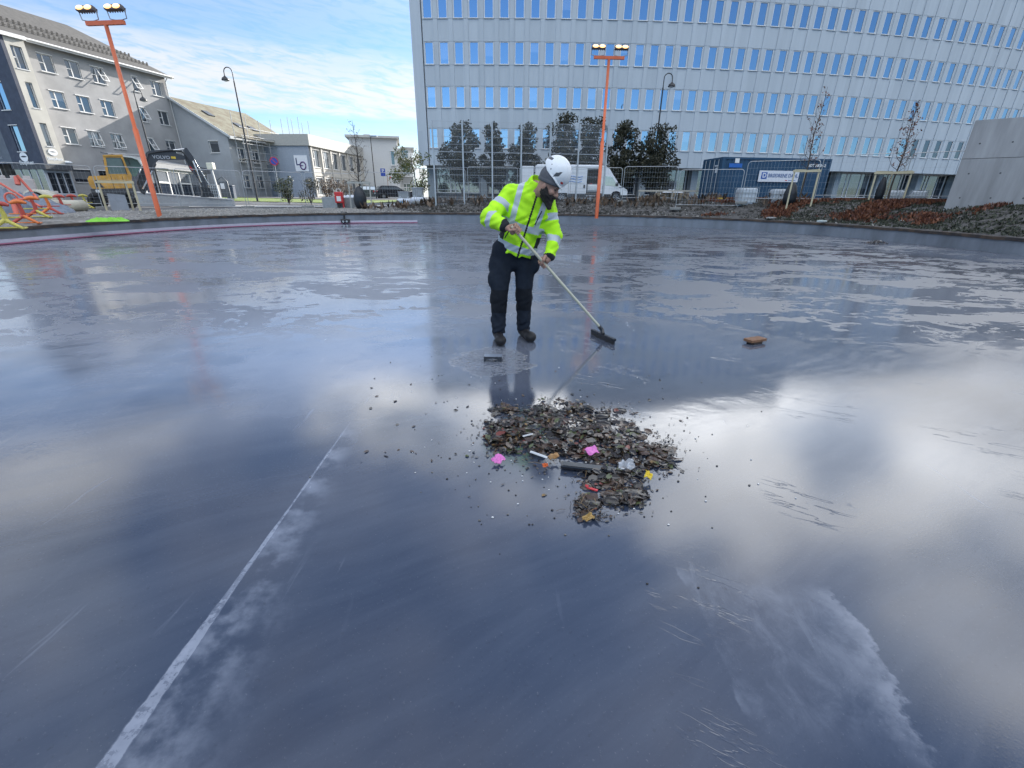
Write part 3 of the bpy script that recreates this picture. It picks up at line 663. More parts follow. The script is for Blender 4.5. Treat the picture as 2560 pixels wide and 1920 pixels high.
def logo(parent, loc, rz, s=1.0):
    mb = MB(); n = 28
    for k in range(n):                                           # an oval badge with a fish-shaped gap across it
        a0, a1 = 2*PI*k/n, 2*PI*(k+1)/n
        def edge(a): return (0.5*s*math.cos(a), 0.40*s*math.sin(a))
        def gap(a):
            x = 0.5*s*math.cos(a); return (x*0.86, (0.085 if math.sin(a) > 0 else -0.05)*s*(1-abs(x/(0.5*s))**2)+0.01*s)
        (xa, za), (xb, zb), (xc, zc), (xd, zd) = edge(a0), edge(a1), gap(a1), gap(a0)
        mb.add([(xa, -0.02, za), (xb, -0.02, zb), (xc, -0.02, zc), (xd, -0.02, zd)], [(0, 3, 2, 1)])
    o = obj('logo_badge', mb, sign_w, parent); o.location = loc; o.rotation_euler = (0, 0, rz)
logo(HA, (XN-0.27, 0.9, hz(4.32)), -PI/2, 0.95); lettering('sign_lettering', 'SleepRest', 0.44, sign_w, HA, (XN-0.27, 0.85, hz(3.98)-0.28+0.16), (PI/2, 0, -PI/2), 0.006)
logo(HA, (XN-0.24, 4.4, hz(4.9)), -PI/2, 0.8); lettering('sign_lettering', 'SleepRest', 0.36, mat('grey_lettering', (0.25, 0.28, 0.32), 0.6), HA, (XN-0.22, 4.4, hz(4.3)), (PI/2, 0, -PI/2), 0.004)
logo(HA, (-14.15, -1.22, hz(4.75)), 0, 0.7); lettering('sign_lettering', 'SleepRest', 0.30, sign_w, HA, (-14.15, -1.21, hz(4.2)), (PI/2, 0, 0), 0.005)
# shop front under the bay
sf = MB(); sf.box(XN, -12.9, -0.6, -0.5, 0.3, 0.5); sf.box(XN, -12.9, -0.62, -0.48, bz0-0.7, bz0-0.451)
for x in (XN, -14.2, -13.6, -13.0): sf.box(x, x+0.1, -0.6, -0.5, 0.5, bz0-0.7)
sf.box(XN-0.1, XN, -0.6, 3, 0.0, 0.5)
for y in (-0.6, 0.3, 1.2, 2.2): sf.box(XN-0.1, XN, y, y+0.09, 0.5, bz0-0.46)
o = obj('shop_front', sf, mat('shop_frame', (0.45, 0.48, 0.52), 0.5), HA); obj('pane', MB().box(XN+0.02, -12.95, -0.55, -0.54, 0.5, bz0-0.7).box(XN-0.06, XN-0.05, -0.55, 3, 0.5, bz0-0.46), glass_dark, o)
sl = MB(); sl.ell((-13.1, -0.9, bz0-0.15+0.35), (0.45, 0.25, 0.16)); obj('outdoor_lamp', sl, sign_w, HA)

# gable house with scaffolding along its side
render_b = mat('blue_grey_render', (0.34, 0.36, 0.38), 0.85, var=0.1, vscale=0.8)
HB = thing('gable_house', 'grey gable ended house with a mossy sunlit roof behind scaffolding', 'house', (-38.8, 58.0, 1.0), math.atan2(-0.239, 0.971))
g = lambda z: z-1.0
GB_ = MB(); win_h = (3.95, 5.25, g(5.85), g(7.05))
# front gable: polygon with a hole, as strips
def top_at(x): return g(11.3)-(x+0.0)*0.553
for x0, x1 in ((0.05, 3.95), (5.25, 6.7)):
    GB_.ext([(x0, 0, -0.4), (x1, 0, -0.4), (x1, 0, top_at(x1)), (x0, 0, top_at(x0))], (0, 0.3, 0))
GB_.ext([(3.95, 0, -0.4), (5.25, 0, -0.4), (5.25, 0, win_h[2]), (3.95, 0, win_h[2])], (0, 0.3, 0)); GB_.ext([(3.95, 0, win_h[3]), (5.25, 0, win_h[3]), (5.25, 0, top_at(5.25)), (3.95, 0, top_at(3.95))], (0, 0.3, 0))
GB_.box(6.4, 6.7, 0.301, 11, -0.4, g(7.55)); GB_.box(0.05, 6.4, 10.7, 11, -0.4, g(7.6))
obj('wall', GB_, render_b, HB)
rf = MB(); rf.ext([(0.0, -0.25, g(11.35)), (7.1, -0.25, g(11.35)-7.1*0.553), (7.1, -0.25, g(11.35)-7.1*0.553+0.16), (0.0, -0.25, g(11.35)+0.16)], (0, 11.2, 0))
rf.ext([(0.0, -0.25, g(11.35)), (0.0, -0.25, g(11.35)+0.16), (-6, -0.25, g(11.35)-3.2+0.16), (-6, -0.25, g(11.35)-3.2)], (0, 11.2, 0)) 
roofB = obj('roof', rf, mat('mossy_roof_tiles', (0.125, 0.105, 0.07), 0.85, var=0.3, vscale=1.2, col2=(0.17, 0.165, 0.12), bump=0.4, bscale=7), HB)
for x, y in ((2.6, 2.2), (4.3, 4.6), (4.5, 6.6)):
    s = MB(); s.box(-0.55, 0.55, -0.4, 0.4, 0.0, 0.10); o = obj('skylight', s, mat('skylight_dark', (0.05, 0.055, 0.06), 0.3), roofB); o.location = (x, y, g(11.35)-x*0.553+0.17); o.rotation_euler = (0, math.atan(0.553), 0)
fb = MB(); fb.ext([(0, -0.30, g(11.30)), (7.15, -0.30, g(11.30)-7.15*0.553), (7.15, -0.30, g(11.56)-7.15*0.553), (0, -0.30, g(11.56))], (0, 0.045, 0)); fb.box(7.12, 7.2, -0.25, 11, g(11.33)-7.15*0.553-0.15, g(11.33)-7.15*0.553+0.15)
obj('barge_board', fb, mat('pale_grey_board', (0.5, 0.53, 0.55), 0.6), HB)
o = house_window(1.3, 1.2, HB, 'window', False); o.location = (4.6, 0.13, win_h[2])
hs = None
for y in (1.4, 3.6, 5.8, 8.0):
    for z in (g(2.2), g(5.0)):
        o = house_window(1.0, 1.4, HB, 'side_window') if hs is None else dup(hs, HB)
        hs = hs or o; o.rotation_euler = (0, 0, PI/2); o.location = (6.76, y, z)
# scaffold
galv = mat('galvanised_tube', (0.42, 0.43, 0.44), 0.4, metal=0.6)
SC = thing('scaffold', 'galvanised scaffold with timber decks along the mossy roofed house', 'scaffold', HB.matrix_basis @ Vector((7.35, 0.4, 0)), math.atan2(-0.239, 0.971))
for k in range(7):
    for y_, h_ in ((0, 9.0 if k < 4 else 9.6), (1.0, 6.6 if k < 4 else 9.8)):
        p = MB(); p.cyl((y_, k*2.0, 0), (y_, k*2.0, h_-0.2*k % 0.5), 0.035, 6); obj('standard', p, galv, SC)
for z in (2.0, 3.4, 4.2, 5.0, 5.8, 6.6, 7.4):
    q = MB(); q.cyl((1.0, -0.2, z), (1.0, 12.2, z), 0.03, 6); obj('ledger', q, galv, SC)
wood_n = mat('new_timber', (0.42, 0.33, 0.20), 0.7, var=0.2, vscale=4, stretch=(1, 1, 6))
for z in (2.0, 4.2, 6.4): obj('deck', MB().box(0.02, 0.98, -0.2, 12.2, z-0.04, z+0.03), mat('scaffold_board', (0.36, 0.34, 0.29), 0.8, var=0.2), SC)
for k in range(9): obj('ladder_rung', MB().cyl((0.2, 12.3, 0.6+k*0.7), (0.9, 12.3, 0.6+k*0.7), 0.03, 6), galv, SC)

# glazed pavilion in front of the houses
PV = thing('glass_pavilion', 'low shop pavilion with white framed glass front and grey fascia behind the excavator', 'pavilion', (-31.7, 41.4, 1.0), math.atan2(12.6, -2.4))
L_ = 12.8; pv = MB(); n_ = 6
pv.box(0, L_, -0.04, 0.1, 0.0, 0.25); pv.box(0, L_, -0.06, 0.1, 2.35, 2.55)
for k in range(n_+1): x = k*L_/n_; pv.box(x-0.06, x+0.06, -0.05, 0.08, 0.25, 2.35)
for k in (1, 3): pv.box(k*L_/n_+0.06, (k+1)*L_/n_-0.06, -0.045, 0.06, 1.35, 1.47)
obj('window_frame', pv, white_p, PV); obj('pane', MB().box(0.05, L_-0.05, 0.03, 0.045, 0.25, 2.35), glass_dark, PV)
obj('fascia', MB().box(-0.3, L_+0.3, -0.35, 0.0, 2.551, 2.95), mat('grey_fascia', (0.115, 0.125, 0.14), 0.6), PV)
obj('roof', MB().box(-0.3, L_+0.3, 0.001, 2.4, 2.551, 2.97).ext([(-0.3, -0.3, 2.975), (L_+0.3, -0.3, 2.975), (L_+0.3, 2.4, 3.5), (-0.3, 2.4, 3.5)], (0, 0, 0.08)), mat('grey_sheet_roof', (0.075, 0.085, 0.10), 0.65), PV)
obj('back_wall', MB().box(0, L_, 2.0, 2.3, 0, 2.54).box(0, 0.2, 0.11, 1.99, 0, 2.54).box(L_-0.2, L_, 0.11, 1.99, 0, 2.54), mat('dark_interior', (0.10, 0.10, 0.11), 0.8), PV)

# two-storey block with the LO sign
LB = thing('flat_roofed_block', 'two storey flat roofed block with an LO sign on its blue grey end wall', 'building', (-25.3, 61.0, 1.1), math.atan2(0.9952, 0.0976))
lz = lambda z: z-1.1          # local x runs away along the side, -y faces right (the sunny side)
lb_end = mat('blue_grey_cladding', (0.28, 0.32, 0.38), 0.75, var=0.08); lb_side = mat('pale_block_wall', (0.46, 0.44, 0.40), 0.8, var=0.1)
mb = MB(); mb.box(0, 0.3, 0.02, 9, -0.3, lz(7.05)); obj('end_wall', mb, lb_end, LB)
holes = []
for k in range(7): holes += [(0.75+k*2.55, 0.75+k*2.55+1.75, lz(4.75), lz(6.75)), (0.75+k*2.55, 0.75+k*2.55+1.75, lz(1.5), lz(3.55))]
mb = wall_with_holes(MB(), 0.301, 19, -0.3, lz(7.05), holes, 0, 0.3); mb.box(0.3, 19, 8.7, 9, -0.3, lz(7.05)); mb.box(0.3, 19, 0.31, 8.7, lz(6.9), lz(7.04))
for k in range(8): mb.box(0.32+k*2.55, 0.62+k*2.55, -0.14, -0.003, -0.3, lz(7.04))
mb.box(0.31, 19, -0.09, -0.004, lz(3.75), lz(3.95)); obj('side_wall', mb, lb_side, LB)
obj('parapet', MB().box(-0.15, 19.2, -0.28, 9.2, lz(7.06), lz(8.3)), mat('parapet_sheet', (0.36, 0.36, 0.34), 0.7), LB)
fw_ = None
for (xa, xb, za, zb) in holes:
    o = house_window(xb-xa, zb-za, LB, 'window') if fw_ is None else dup(fw_, LB); fw_ = fw_ or o
    o.location = ((xa+xb)/2, 0.14, za)
    if zb-za != 2.0: o.scale = (1, 1, (zb-za)/2.0)
sg = obj('sign_board', MB().box(-0.07, -0.01, 0.3, 2.0, lz(4.2), lz(6.0)), mat('sign_white', (0.66, 0.68, 0.72), 0.5, var=0.03), LB)
lettering('letter', 'L', 1.15, mat('dark_blue_sign', (0.03, 0.04, 0.12), 0.5), sg, (-0.08, 1.60, lz(5.25)), (PI/2, 0, -PI/2), 0.012)
rg = MB(); rg.tube([(-0.08, 0.95+0.36*math.cos(2*PI*k/24), lz(4.85)+0.42*math.sin(2*PI*k/24)) for k in range(24)], 0.075, 6, closed=True); rg.cyl((-0.08, 1.35, lz(4.85)), (-0.08, 0.95, lz(4.85)), 0.06, 6)
obj('letter_ring', rg, mat('purple_sign', (0.10, 0.05, 0.16), 0.5), sg)

# white block further back
WB = thing('white_block', 'plain off white three storey block beyond the parked cars', 'building', (-25.3, 76.5, 1.2), math.atan2(1.6, 7.0))
wl = mat('off_white_render', (0.50, 0.51, 0.51), 0.85, var=0.06)
obj('wall', MB().box(0, 7.1, 0, 11, -0.3, 8.5), wl, WB)
obj('roof', MB().box(-0.5, 7.5, -0.5, 11.5, 8.501, 8.8).box(2, 3, 3, 4, 8.81, 9.3), mat('roof_edge', (0.42, 0.42, 0.40), 0.7), WB)
obj('side_wing', MB().box(7.101, 9.3, 2.5, 10, -0.3, 7.4), wl, WB)
obj('wing_roof', MB().box(7.55, 9.7, 2.1, 10.4, 7.401, 7.6), mat('roof_edge', (0.42, 0.42, 0.40), 0.7), WB)
for z in (1.0, 3.6, 6.0):
    o = house_window(1.2, 1.5, WB, 'wing_window', True); o.location = (8.2, 2.47, z); o.scale = (1, 1, 0.8)
    bal = MB(); bal.box(7.2, 9.5, 1.2, 2.49, z-0.35, z-0.25)
    for k in range(9): bal.box(7.2+k*0.28, 7.23+k*0.28, 1.2, 1.23, z-0.25, z+0.6)
    bal.box(7.2, 9.5, 1.19, 1.24, z+0.6, z+0.66); obj('balcony', bal, white_p, WB)
o = house_window(0.6, 2.0, WB, 'front_window', False); o.location = (6.3, -0.05, 4.8)

# plain concrete building on the right edge
CB = thing('concrete_building', 'plain grey concrete panelled building cut by the right edge', 'building', (0, 0, 0))
p0_ = ray(2439, 301); D0 = 25.5; hx = math.hypot(p0_.x, p0_.y); c0 = Vector((p0_.x/hx*D0, p0_.y/hx*D0, 0)); zt = CAM_H + p0_.z/hx*D0
dirw = Vector((0.745, -0.667, 0)).normalized(); CB.location = (c0.x, c0.y, 0.3); CB.rotation_euler = (0, 0, math.atan2(dirw.y, dirw.x))
cm = mat('cast_concrete', (0.30, 0.30, 0.305), 0.75, var=0.36, vscale=1.1, bump=0.12, stretch=(1.6, 1.6, 0.22))
zt -= 0.3
zj = 0.3+zt*0.60
mb = MB(); mb.box(0, 2.6, 0.0, 0.25, 0, zj-0.01); mb.box(2.615, 6.2, 0.0, 0.25, 0, zj-0.01); mb.box(6.215, 12, 0, 0.25, 0, zj-0.01); obj('lower_panels', mb, cm, CB)
tie = MB()
for i in range(9):
    for z_ in (0.45, 1.3, 2.15, zj+0.5): tie.cyl((0.35+i*0.85, 0.0, z_), (0.35+i*0.85, -0.004, z_), 0.028, 8)
obj('tie_holes', tie, mat('tie_hole', (0.08, 0.08, 0.085), 0.9), CB)
obj('upper_panels', MB().box(0, 12, 0.0, 0.25, zj+0.005, zt), cm, CB)
obj('core', MB().box(0.03, 12, 0.26, 9, 0, zt-0.05), cm, CB)

# ================================================================== STREET FURNITURE, FENCES, THINGS ROUND THE RINK
orange_m = mat('orange_paint', (0.62, 0.13, 0.045), 0.45, var=0.12, vscale=3)
black_m = mat('black_paint', (0.02, 0.022, 0.026), 0.45)
grey_m = mat('grey_metal', (0.30, 0.32, 0.35), 0.45, metal=0.4)
lamp_on = mat('lit_lamp_glass', (1.0, 0.85, 0.55), 0.3, emit=(1.0, 0.50, 0.14), es=0.85)
def gz(x, y): return ground_z(x, y)
def lamp_post(label, base, height, rz, r0=0.085):
    t = thing('floodlight_post', label, 'lamp post', (base.x, base.y, base.z), rz, 'orange floodlight posts')
    obj('pole', MB().tube([(0, 0, -0.2), (0, 0, height*0.5), (0, 0, height*0.5+0.001), (0, 0, height)], [r0, r0, r0*0.72, r0*0.72], 12), orange_m, t)
    obj('crossbar', MB().box(-0.78, 0.78, -0.055, 0.055, height, height+0.13), orange_m, t)
    for s in (-1, 1):
        br = MB(); cx = s*0.58
        br.tube([(cx-0.36, -0.02, height+0.42), (cx-0.34, 0, height+0.18), (cx-0.1, 0, height+0.135)], 0.018, 6); br.tube([(cx+0.36, -0.02, height+0.42), (cx+0.34, 0, height+0.18), (cx+0.1, 0, height+0.135)], 0.018, 6)
        br.tube([(cx-0.12, 0, height+0.135), (cx+0.12, 0, height+0.135)], 0.02, 6)
        f = obj('bracket', br, grey_m, t)
        h = MB(); h.M = Matrix.Translation((cx, -0.05, height+0.47)) @ Matrix.Rotation(R(-18), 4, 'X'); h.cbox(-0.35, 0.35, -0.10, 0.06, -0.085, 0.085, 0.03)
        for k in range(7): h.box(-0.3+k*0.1, -0.27+k*0.1, 0.08, 0.12, -0.07, 0.07)
        fl = obj('floodlight', h, mat('floodlight_housing', (0.09, 0.08, 0.085), 0.5), t)
        for q in (-0.17, 0.17):
            l = MB(); l.M = h.M; l.ell((q, -0.105, 0.0), (0.155, 0.04, 0.075), 14, 8); obj('lens', l, lamp_on, fl)
    return t
b1 = atZ(400.4, 545, 0.48); hx = math.hypot(b1.x, b1.y); h1 = 0.2273*hx+CAM_H-0.48
lamp_post('tall orange floodlight post on the left beside the lime green jacket', b1, h1, math.atan2(-0.05, 1)-R(4), 0.095)
b2 = atZ(1491.8, 536, 0.6); hx = math.hypot(b2.x, b2.y); b2 = Vector((b2.x, b2.y, gz(b2.x, b2.y)))
lamp_post('orange floodlight post in front of the white van', b2, 0.2373*hx+CAM_H-b2.z, R(3), 0.10)

def street_lamp(label, px, pyt, D, side, zb, rz=0.0, h=None):
    r = ray(px, pyt); hx = math.hypot(r.x, r.y); p = Vector((r.x/hx*D, r.y/hx*D, zb)); H = r.z/hx*D+CAM_H-zb
    t = thing('street_lamp', label, 'street lamp', p, rz, 'dark hooked street lamps')
    obj('pole', MB().tube([(0, 0, -0.1), (0, 0, H*0.35), (0, 0, H-0.9)], [0.085, 0.07, 0.05], 10), black_m, t)
    obj('hook_arm', MB().tube([(0, 0, H-0.9)] + [(side*(0.32-0.32*math.cos(a)), 0, H-0.32+0.32*math.sin(a)) for a in [k*PI/10 for k in range(0, 11)]] + [(side*0.64, 0, H-0.62)], 0.035, 8), black_m, t)
    obj('lamp_shade', MB().lathe([(0.03, 0.18), (0.06, 0.16), (0.10, 0.10), (0.22, 0.02), (0.27, -0.10), (0.27, -0.14), (0.24, -0.14), (0.2, -0.04), (0.05, 0.05)], (side*0.64, 0, H-0.72), 'Z', 18), black_m, t)
    obj('lamp_glass', MB().ell((side*0.64, 0, H-0.84), (0.2, 0.2, 0.09), 14, 8), mat('frosted_glass', (0.55, 0.6, 0.65), 0.3), t)
street_lamp('dark hooked street lamp standing against the tall grey house', 332, 222, 54, 1, 0.95)
street_lamp('dark hooked street lamp in front of the scaffolded mossy house', 578, 168, 46, -1, 1.05)
street_lamp('dark hooked street lamp in front of the pale office block', 1662, 183, 41.5, 1, 1.15)
def slim_lamp():
    r = ray(926, 342); D = 58; hx = math.hypot(r.x, r.y); p = Vector((r.x/hx*D, r.y/hx*D, 1.1)); H = r.z/hx*D+CAM_H-1.1
    t = thing('slim_lamp_post', 'slim dark lamp post with short arm in front of the white block', 'street lamp', p)
    obj('pole', MB().tube([(0, 0, 0), (0, 0, H)], [0.07, 0.045], 8), black_m, t); obj('lamp_head', MB().box(-0.1, 0.75, -0.12, 0.12, H, H+0.12).bar((0, 0, H-0.1), (0.2, 0, H), 0.05), grey_m, t)
slim_lamp()

# temporary site fence: one panel after another behind the rink wall
wire = mat('galvanised_wire', (0.40, 0.42, 0.44), 0.5, metal=0.5)
def fence_panel_parts(t, w, h):
    f = MB(); rr = 0.16
    pts = [(-w/2, 0, 0)] + [(-w/2, 0, h-rr)] + [(-w/2+rr-rr*math.cos(a), 0, h-rr+rr*math.sin(a)) for a in (PI/6, PI/3, PI/2)] + [(w/2-rr+rr*math.sin(a), 0, h-rr+rr*math.cos(a)) for a in (0, PI/6, PI/3, PI/2)] + [(w/2, 0, 0)]
    f.tube(pts, 0.017, 7); f.tube([(-w/2, 0, 0.15), (w/2, 0, 0.15)], 0.015, 6)
    obj('frame', f, galv, t)
    m = MB()
    for k in range(1, int(w/0.16)): x = -w/2+k*0.16; m.bar((x, 0, 0.15), (x, 0, h-0.02), 0.0045)
    for z in (0.45, 0.75, 1.05, 1.35, 1.65): m.bar((-w/2, 0.004, z), (w/2, 0.004, z), 0.005)
    obj('mesh', m, wire, t)
    for s in (-1, 1): obj('foot_block', MB().cbox(s*w/2-0.30, s*w/2+0.30, -0.11, 0.11, -0.14, 0.0, 0.02), mat('concrete_foot', (0.22, 0.22, 0.21), 0.85), t)
def fence_row():
    D = 33.0; w = 3.3; desc = ['behind the red and yellow frames', 'before the excavator cab', 'in front of the excavator bucket', 'in front of the pavilion end', 'in front of the scaffolding', 'by the rounded green bush', 'by the red box on concrete blocks', 'next to the staked bare tree', 'in front of the yellow green tree', 'left behind the tall mesh fence', 'behind the worker', 'crossing the white van', 'before the pallet stack', 'at the container doors', 'in front of the container sign', 'behind the red shrubs', 'next to the concrete building']
    proto = None; a = math.radians(-46.5); i = 0
    while a < math.radians(40.5) and i < len(desc):
        DD = 34.0 if a < R(-20) else (32.5 if a < R(14) else 29.5)
        st = w/DD; am = a+st/2; p = Vector((math.sin(am)*DD, math.cos(am)*DD, 0)); p.z = gz(p.x, p.y)+0.12
        lab = 'galvanised mesh site fence panel ' + desc[i]
        if proto is None: t = thing('site_fence_panel', lab, 'fence', p, -am, 'site fence panels around the rink'); fence_panel_parts(t, w, 1.98); proto = t
        else: t = dup(proto, None, p, -am, lab)
        a += st+0.004; i += 1
fence_row()
# tall ball-stop fence of fine mesh in the middle
def tall_fence():
    L0 = atY(1091, 528, 30.6); L1 = atY(1504, 530, 31.6); d_ = L1-L0; n = 6; ln = math.hypot(d_.x, d_.y)/n; H = 4.75
    ang = math.atan2(d_.y, d_.x)
    t = thing('mesh_fence', 'tall grey fine mesh fence behind the worker', 'fence', (L0.x, L0.y, gz(L0.x, L0.y)), ang)
    for k in range(n+1): obj('post', MB().box(k*ln-0.045, k*ln+0.045, -0.06, 0.06, -0.4, H+0.02), galv, t)
    for k in range(n):
        for (z0, z1, nm) in ((0.1, 3.1, 'lower_mesh'), (3.12, H, 'upper_mesh')):
            m = MB(); x0, x1 = k*ln+0.05, (k+1)*ln-0.05; nb = int((x1-x0)/0.062)
            for q in range(nb+1): x = x0+(x1-x0)*q/nb; m.bar((x, 0.075, z0), (x, 0.075, z1), 0.0075 if nm == 'upper_mesh' else 0.006)
            z = z0
            while z <= z1+0.01: m.bar((x0, 0.083, z), (x1, 0.083, z), 0.012, 0.016); z += (z1-z0)/(7 if nm == 'lower_mesh' else 4)
            obj(nm, m, wire, t)
tall_fence()

# rink details: valve, lime jacket, block, drain piece, clump
def valve():
    a = math.atan2(atZ(869, 560).x-RC.x, atZ(869, 560).y-RC.y); p = rink_pt(a, -0.06); t = thing('hose_valve', 'black pipe valve fixed to the rink wall above the pink strip', 'valve', (p.x, p.y, 0.02), -a)
    obj('riser', MB().cyl((0, 0, 0.1), (0, 0, 0.42), 0.045, 8).box(-0.16, 0.16, -0.05, 0.05, 0.56, 0.60), black_m, t)
    obj('valve_body', MB().cbox(-0.22, 0.26, -0.12, 0.04, 0.04, 0.22, 0.03), black_m, t)
    for x in (-0.14, 0.05): obj('cap', MB().cyl((x, -0.121, 0.10), (x, -0.16, 0.10), 0.055, 12), mat('chrome', (0.6, 0.6, 0.62), 0.2, metal=0.8), t)
valve()
def cloth(name, label, cat, loc, sx, sy, h, m, seed, rz=0.0):
    mb = MB(); n = 44; k = 24; vs = []
    for j in range(k+1):
        for i in range(n+1):
            u, v = i/n*2-1, j/k*2-1; e = max(0, 1-abs(u)**2.2)*max(0, 1-abs(v)**2.4)
            z = h*e**0.6*(0.42+0.55*mnoise.noise((u*2.3+seed, v*2.1, seed))+0.5*abs(mnoise.noise((u*5.5+seed, v*4+u*2, seed+4))))
            w = 0.12*mnoise.noise((u*2+seed*3, v*2, 4))
            vs.append((u*sx*(1-0.12*abs(v))+w*sx, v*sy+w*sy, max(z, 0.0)))
    vs2 = [(x, y, 0.0) for x, y, z in vs]
    fs = [(j*(n+1)+i, j*(n+1)+i+1, (j+1)*(n+1)+i+1, (j+1)*(n+1)+i) for j in range(k) for i in range(n)]
    mb.add(vs, fs, True)
    o = obj(name, mb, m); o.location = loc; o.rotation_euler = (0, 0, rz); return tag(o, label, cat)
p = atZ(258, 551, 0.57); cloth('green_jacket', 'lime green hi vis jacket dropped on the rink edge', 'jacket', (p.x-0.1, p.y+0.3, gz(p.x, p.y+0.2)+0.02), 0.60, 0.24, 0.20, mat('lime_fabric', (0.20, 0.52, 0.05), 0.8, var=0.15), 3, R(40))
# wooden block lying on the floor to the right
p = atZ(1886, 857); t = thing('wooden_block', 'short rusty brown timber block lying on the wet floor at right', 'block', (p.x, p.y, 0), R(24))
obj('plank', MB().cbox(-0.115, 0.115, -0.055, 0.055, 0.022, 0.052, 0.004), mat('rusty_wood', (0.17, 0.085, 0.045), 0.75, var=0.35, vscale=20, stretch=(1, 4, 1)), t)
obj('batten', MB().cbox(-0.07, 0.07, -0.045, 0.045, 0.0, 0.022, 0.004), mat('dark_wood', (0.05, 0.03, 0.02), 0.8), t)
# metal drain cover piece by the boots
p = atZ(1232, 905); t = thing('drain_channel', 'small upturned metal channel with an arched end in the puddle by the boots', 'drain', (p.x, p.y, 0), R(-2))
mb = MB(); arch = [(-0.085, 0, 0.0), (-0.085, 0, 0.05), (0.085, 0, 0.05), (0.085, 0, 0.0)] + [(0.07*math.cos(a), 0, 0.032*math.sin(a)) for a in [k*PI/10 for k in range(0, 11)]]
mb.ext(arch, (0, 0.006, 0)); obj('arched_end', mb, mat('dark_steel', (0.05, 0.055, 0.065), 0.3, metal=0.4), t)
obj('top_plate', MB().box(-0.085, 0.085, 0.0065, 0.085, 0.044, 0.0505), mat('wet_steel', (0.17, 0.20, 0.25), 0.2), t)
sd = MB(); sd.box(-0.085, -0.079, 0.0065, 0.085, 0, 0.0435); sd.box(0.079, 0.085, 0.0065, 0.085, 0, 0.0435); obj('side_plates', sd, mat('dark_steel', (0.05, 0.055, 0.065), 0.3), t)

# skating aids, red and yellow, standing in a row on the left
red_p = mat('red_plastic', (0.42, 0.06, 0.04), 0.5, var=0.1); yel_p = mat('yellow_plastic', (0.50, 0.43, 0.08), 0.5, var=0.15); ora_p = mat('orange_plastic', (0.65, 0.16, 0.03), 0.4, var=0.1)
def skate_aid(label, p, rz, body, runner, cap, group):
    t = thing('skating_aid', label, 'skating aid', p, rz, group)
    obj('post', MB().tube([(0, 0.02, 0.20), (0.02, 0, 0.45), (0, 0, 0.62), (-0.02, 0, 0.74)], [0.085, 0.065, 0.055, 0.06], 10), body, t)
    obj('handle', MB().tube([(-0.22, -0.05, 0.73), (-0.12, -0.02, 0.77), (0.0, 0, 0.79), (0.12, -0.02, 0.77), (0.22, -0.05, 0.73)], [0.04, 0.07, 0.08, 0.07, 0.04], 8), cap, t)
    for s in (-1, 1):
        obj('leg', MB().tube([(0, 0, 0.30), (s*0.20, -0.10, 0.14), (s*0.37, -0.2, 0.03)], [0.065, 0.055, 0.048], 8), body if s < 0 else runner, t)
        obj('runner', MB().tube([(s*0.37, -0.35, 0.06), (s*0.37, -0.2, 0.025), (s*0.37, 0.45, 0.025)], 0.028, 8), runner, t)
    obj('cross_bar', MB().tube([(-0.37, 0.4, 0.03), (0.37, 0.4, 0.03)], 0.026, 8).tube([(-0.36, 0.1, 0.36), (0.36, 0.1, 0.36)], 0.022, 8), runner, t)
    return t
xs_ = [(17, 568), (62, 558), (96, 551), (130, 545), (161, 540), (191, 535), (218, 531), (247, 527)]
cfg = [(yel_p, yel_p, red_p, 'yellow skating aid with red handle nearest the left edge'), (red_p, ora_p, ora_p, 'red skating aid with orange handle, second from the left'), (red_p, yel_p, ora_p, 'red skating aid with orange handle below the pipe mouth'), (ora_p, red_p, yel_p, 'orange skating aid with red legs and yellow handle'),
       (red_p, red_p, red_p, 'all red skating aid in the middle of the row'), (red_p, yel_p, red_p, 'red skating aid with yellow bars beside the yellow ones'), (yel_p, yel_p, yel_p, 'yellow skating aid between a red one and the last yellow one'), (yel_p, yel_p, yel_p, 'last yellow skating aid beside the excavator wheel')]
for (px, py), (b_, r_, c_, lab) in zip(xs_, cfg):
    p = atZ(px, py-8, 0.62); p = Vector((p.x, p.y, gz(p.x, p.y))); skate_aid(lab, p, R(38), b_, r_, c_, 'skating aids in a row by the rink').scale = (0.85, 0.85, 0.85)
# concrete stacking blocks with studs
lego_m = mat('pale_block_concrete', (0.46, 0.42, 0.40), 0.85, var=0.12, vscale=2)
def stack_block(label, p, rz, L, h=0.75, n=4):
    t = thing('stacking_block', label, 'concrete block', p, rz, 'pale concrete stacking blocks')
    obj('block', MB().cbox(-L/2, L/2, -0.35, 0.35, 0, h, 0.03), lego_m, t)
    for k in range(n): x = -L/2+(k+0.5)*L/n; obj('stud', MB().cbox(x-0.12, x+0.12, -0.14, 0.14, h, h+0.12, 0.02), lego_m, t)
DL = 31.5
def azp(px, py, D, z=None):
    r = ray(px, py); hx = math.hypot(r.x, r.y); q = Vector((r.x/hx*D, r.y/hx*D, CAM_H+r.z/hx*D)); 
    if z is not None: q.z = z
    return q
q = azp(95, 500, DL); zb = gz(q.x, q.y)
stack_block('pale concrete stacking block at the right end of the lower row', azp(97, 500, DL, zb), R(42), 1.7); stack_block('pale concrete stacking block at the left of the lower row', azp(27, 500, DL, zb), R(42), 1.7)
stack_block('pale concrete stacking block lying on top of the lower row', azp(18, 480, DL+0.1, zb+0.75), R(42), 2.0, 0.62, 5)
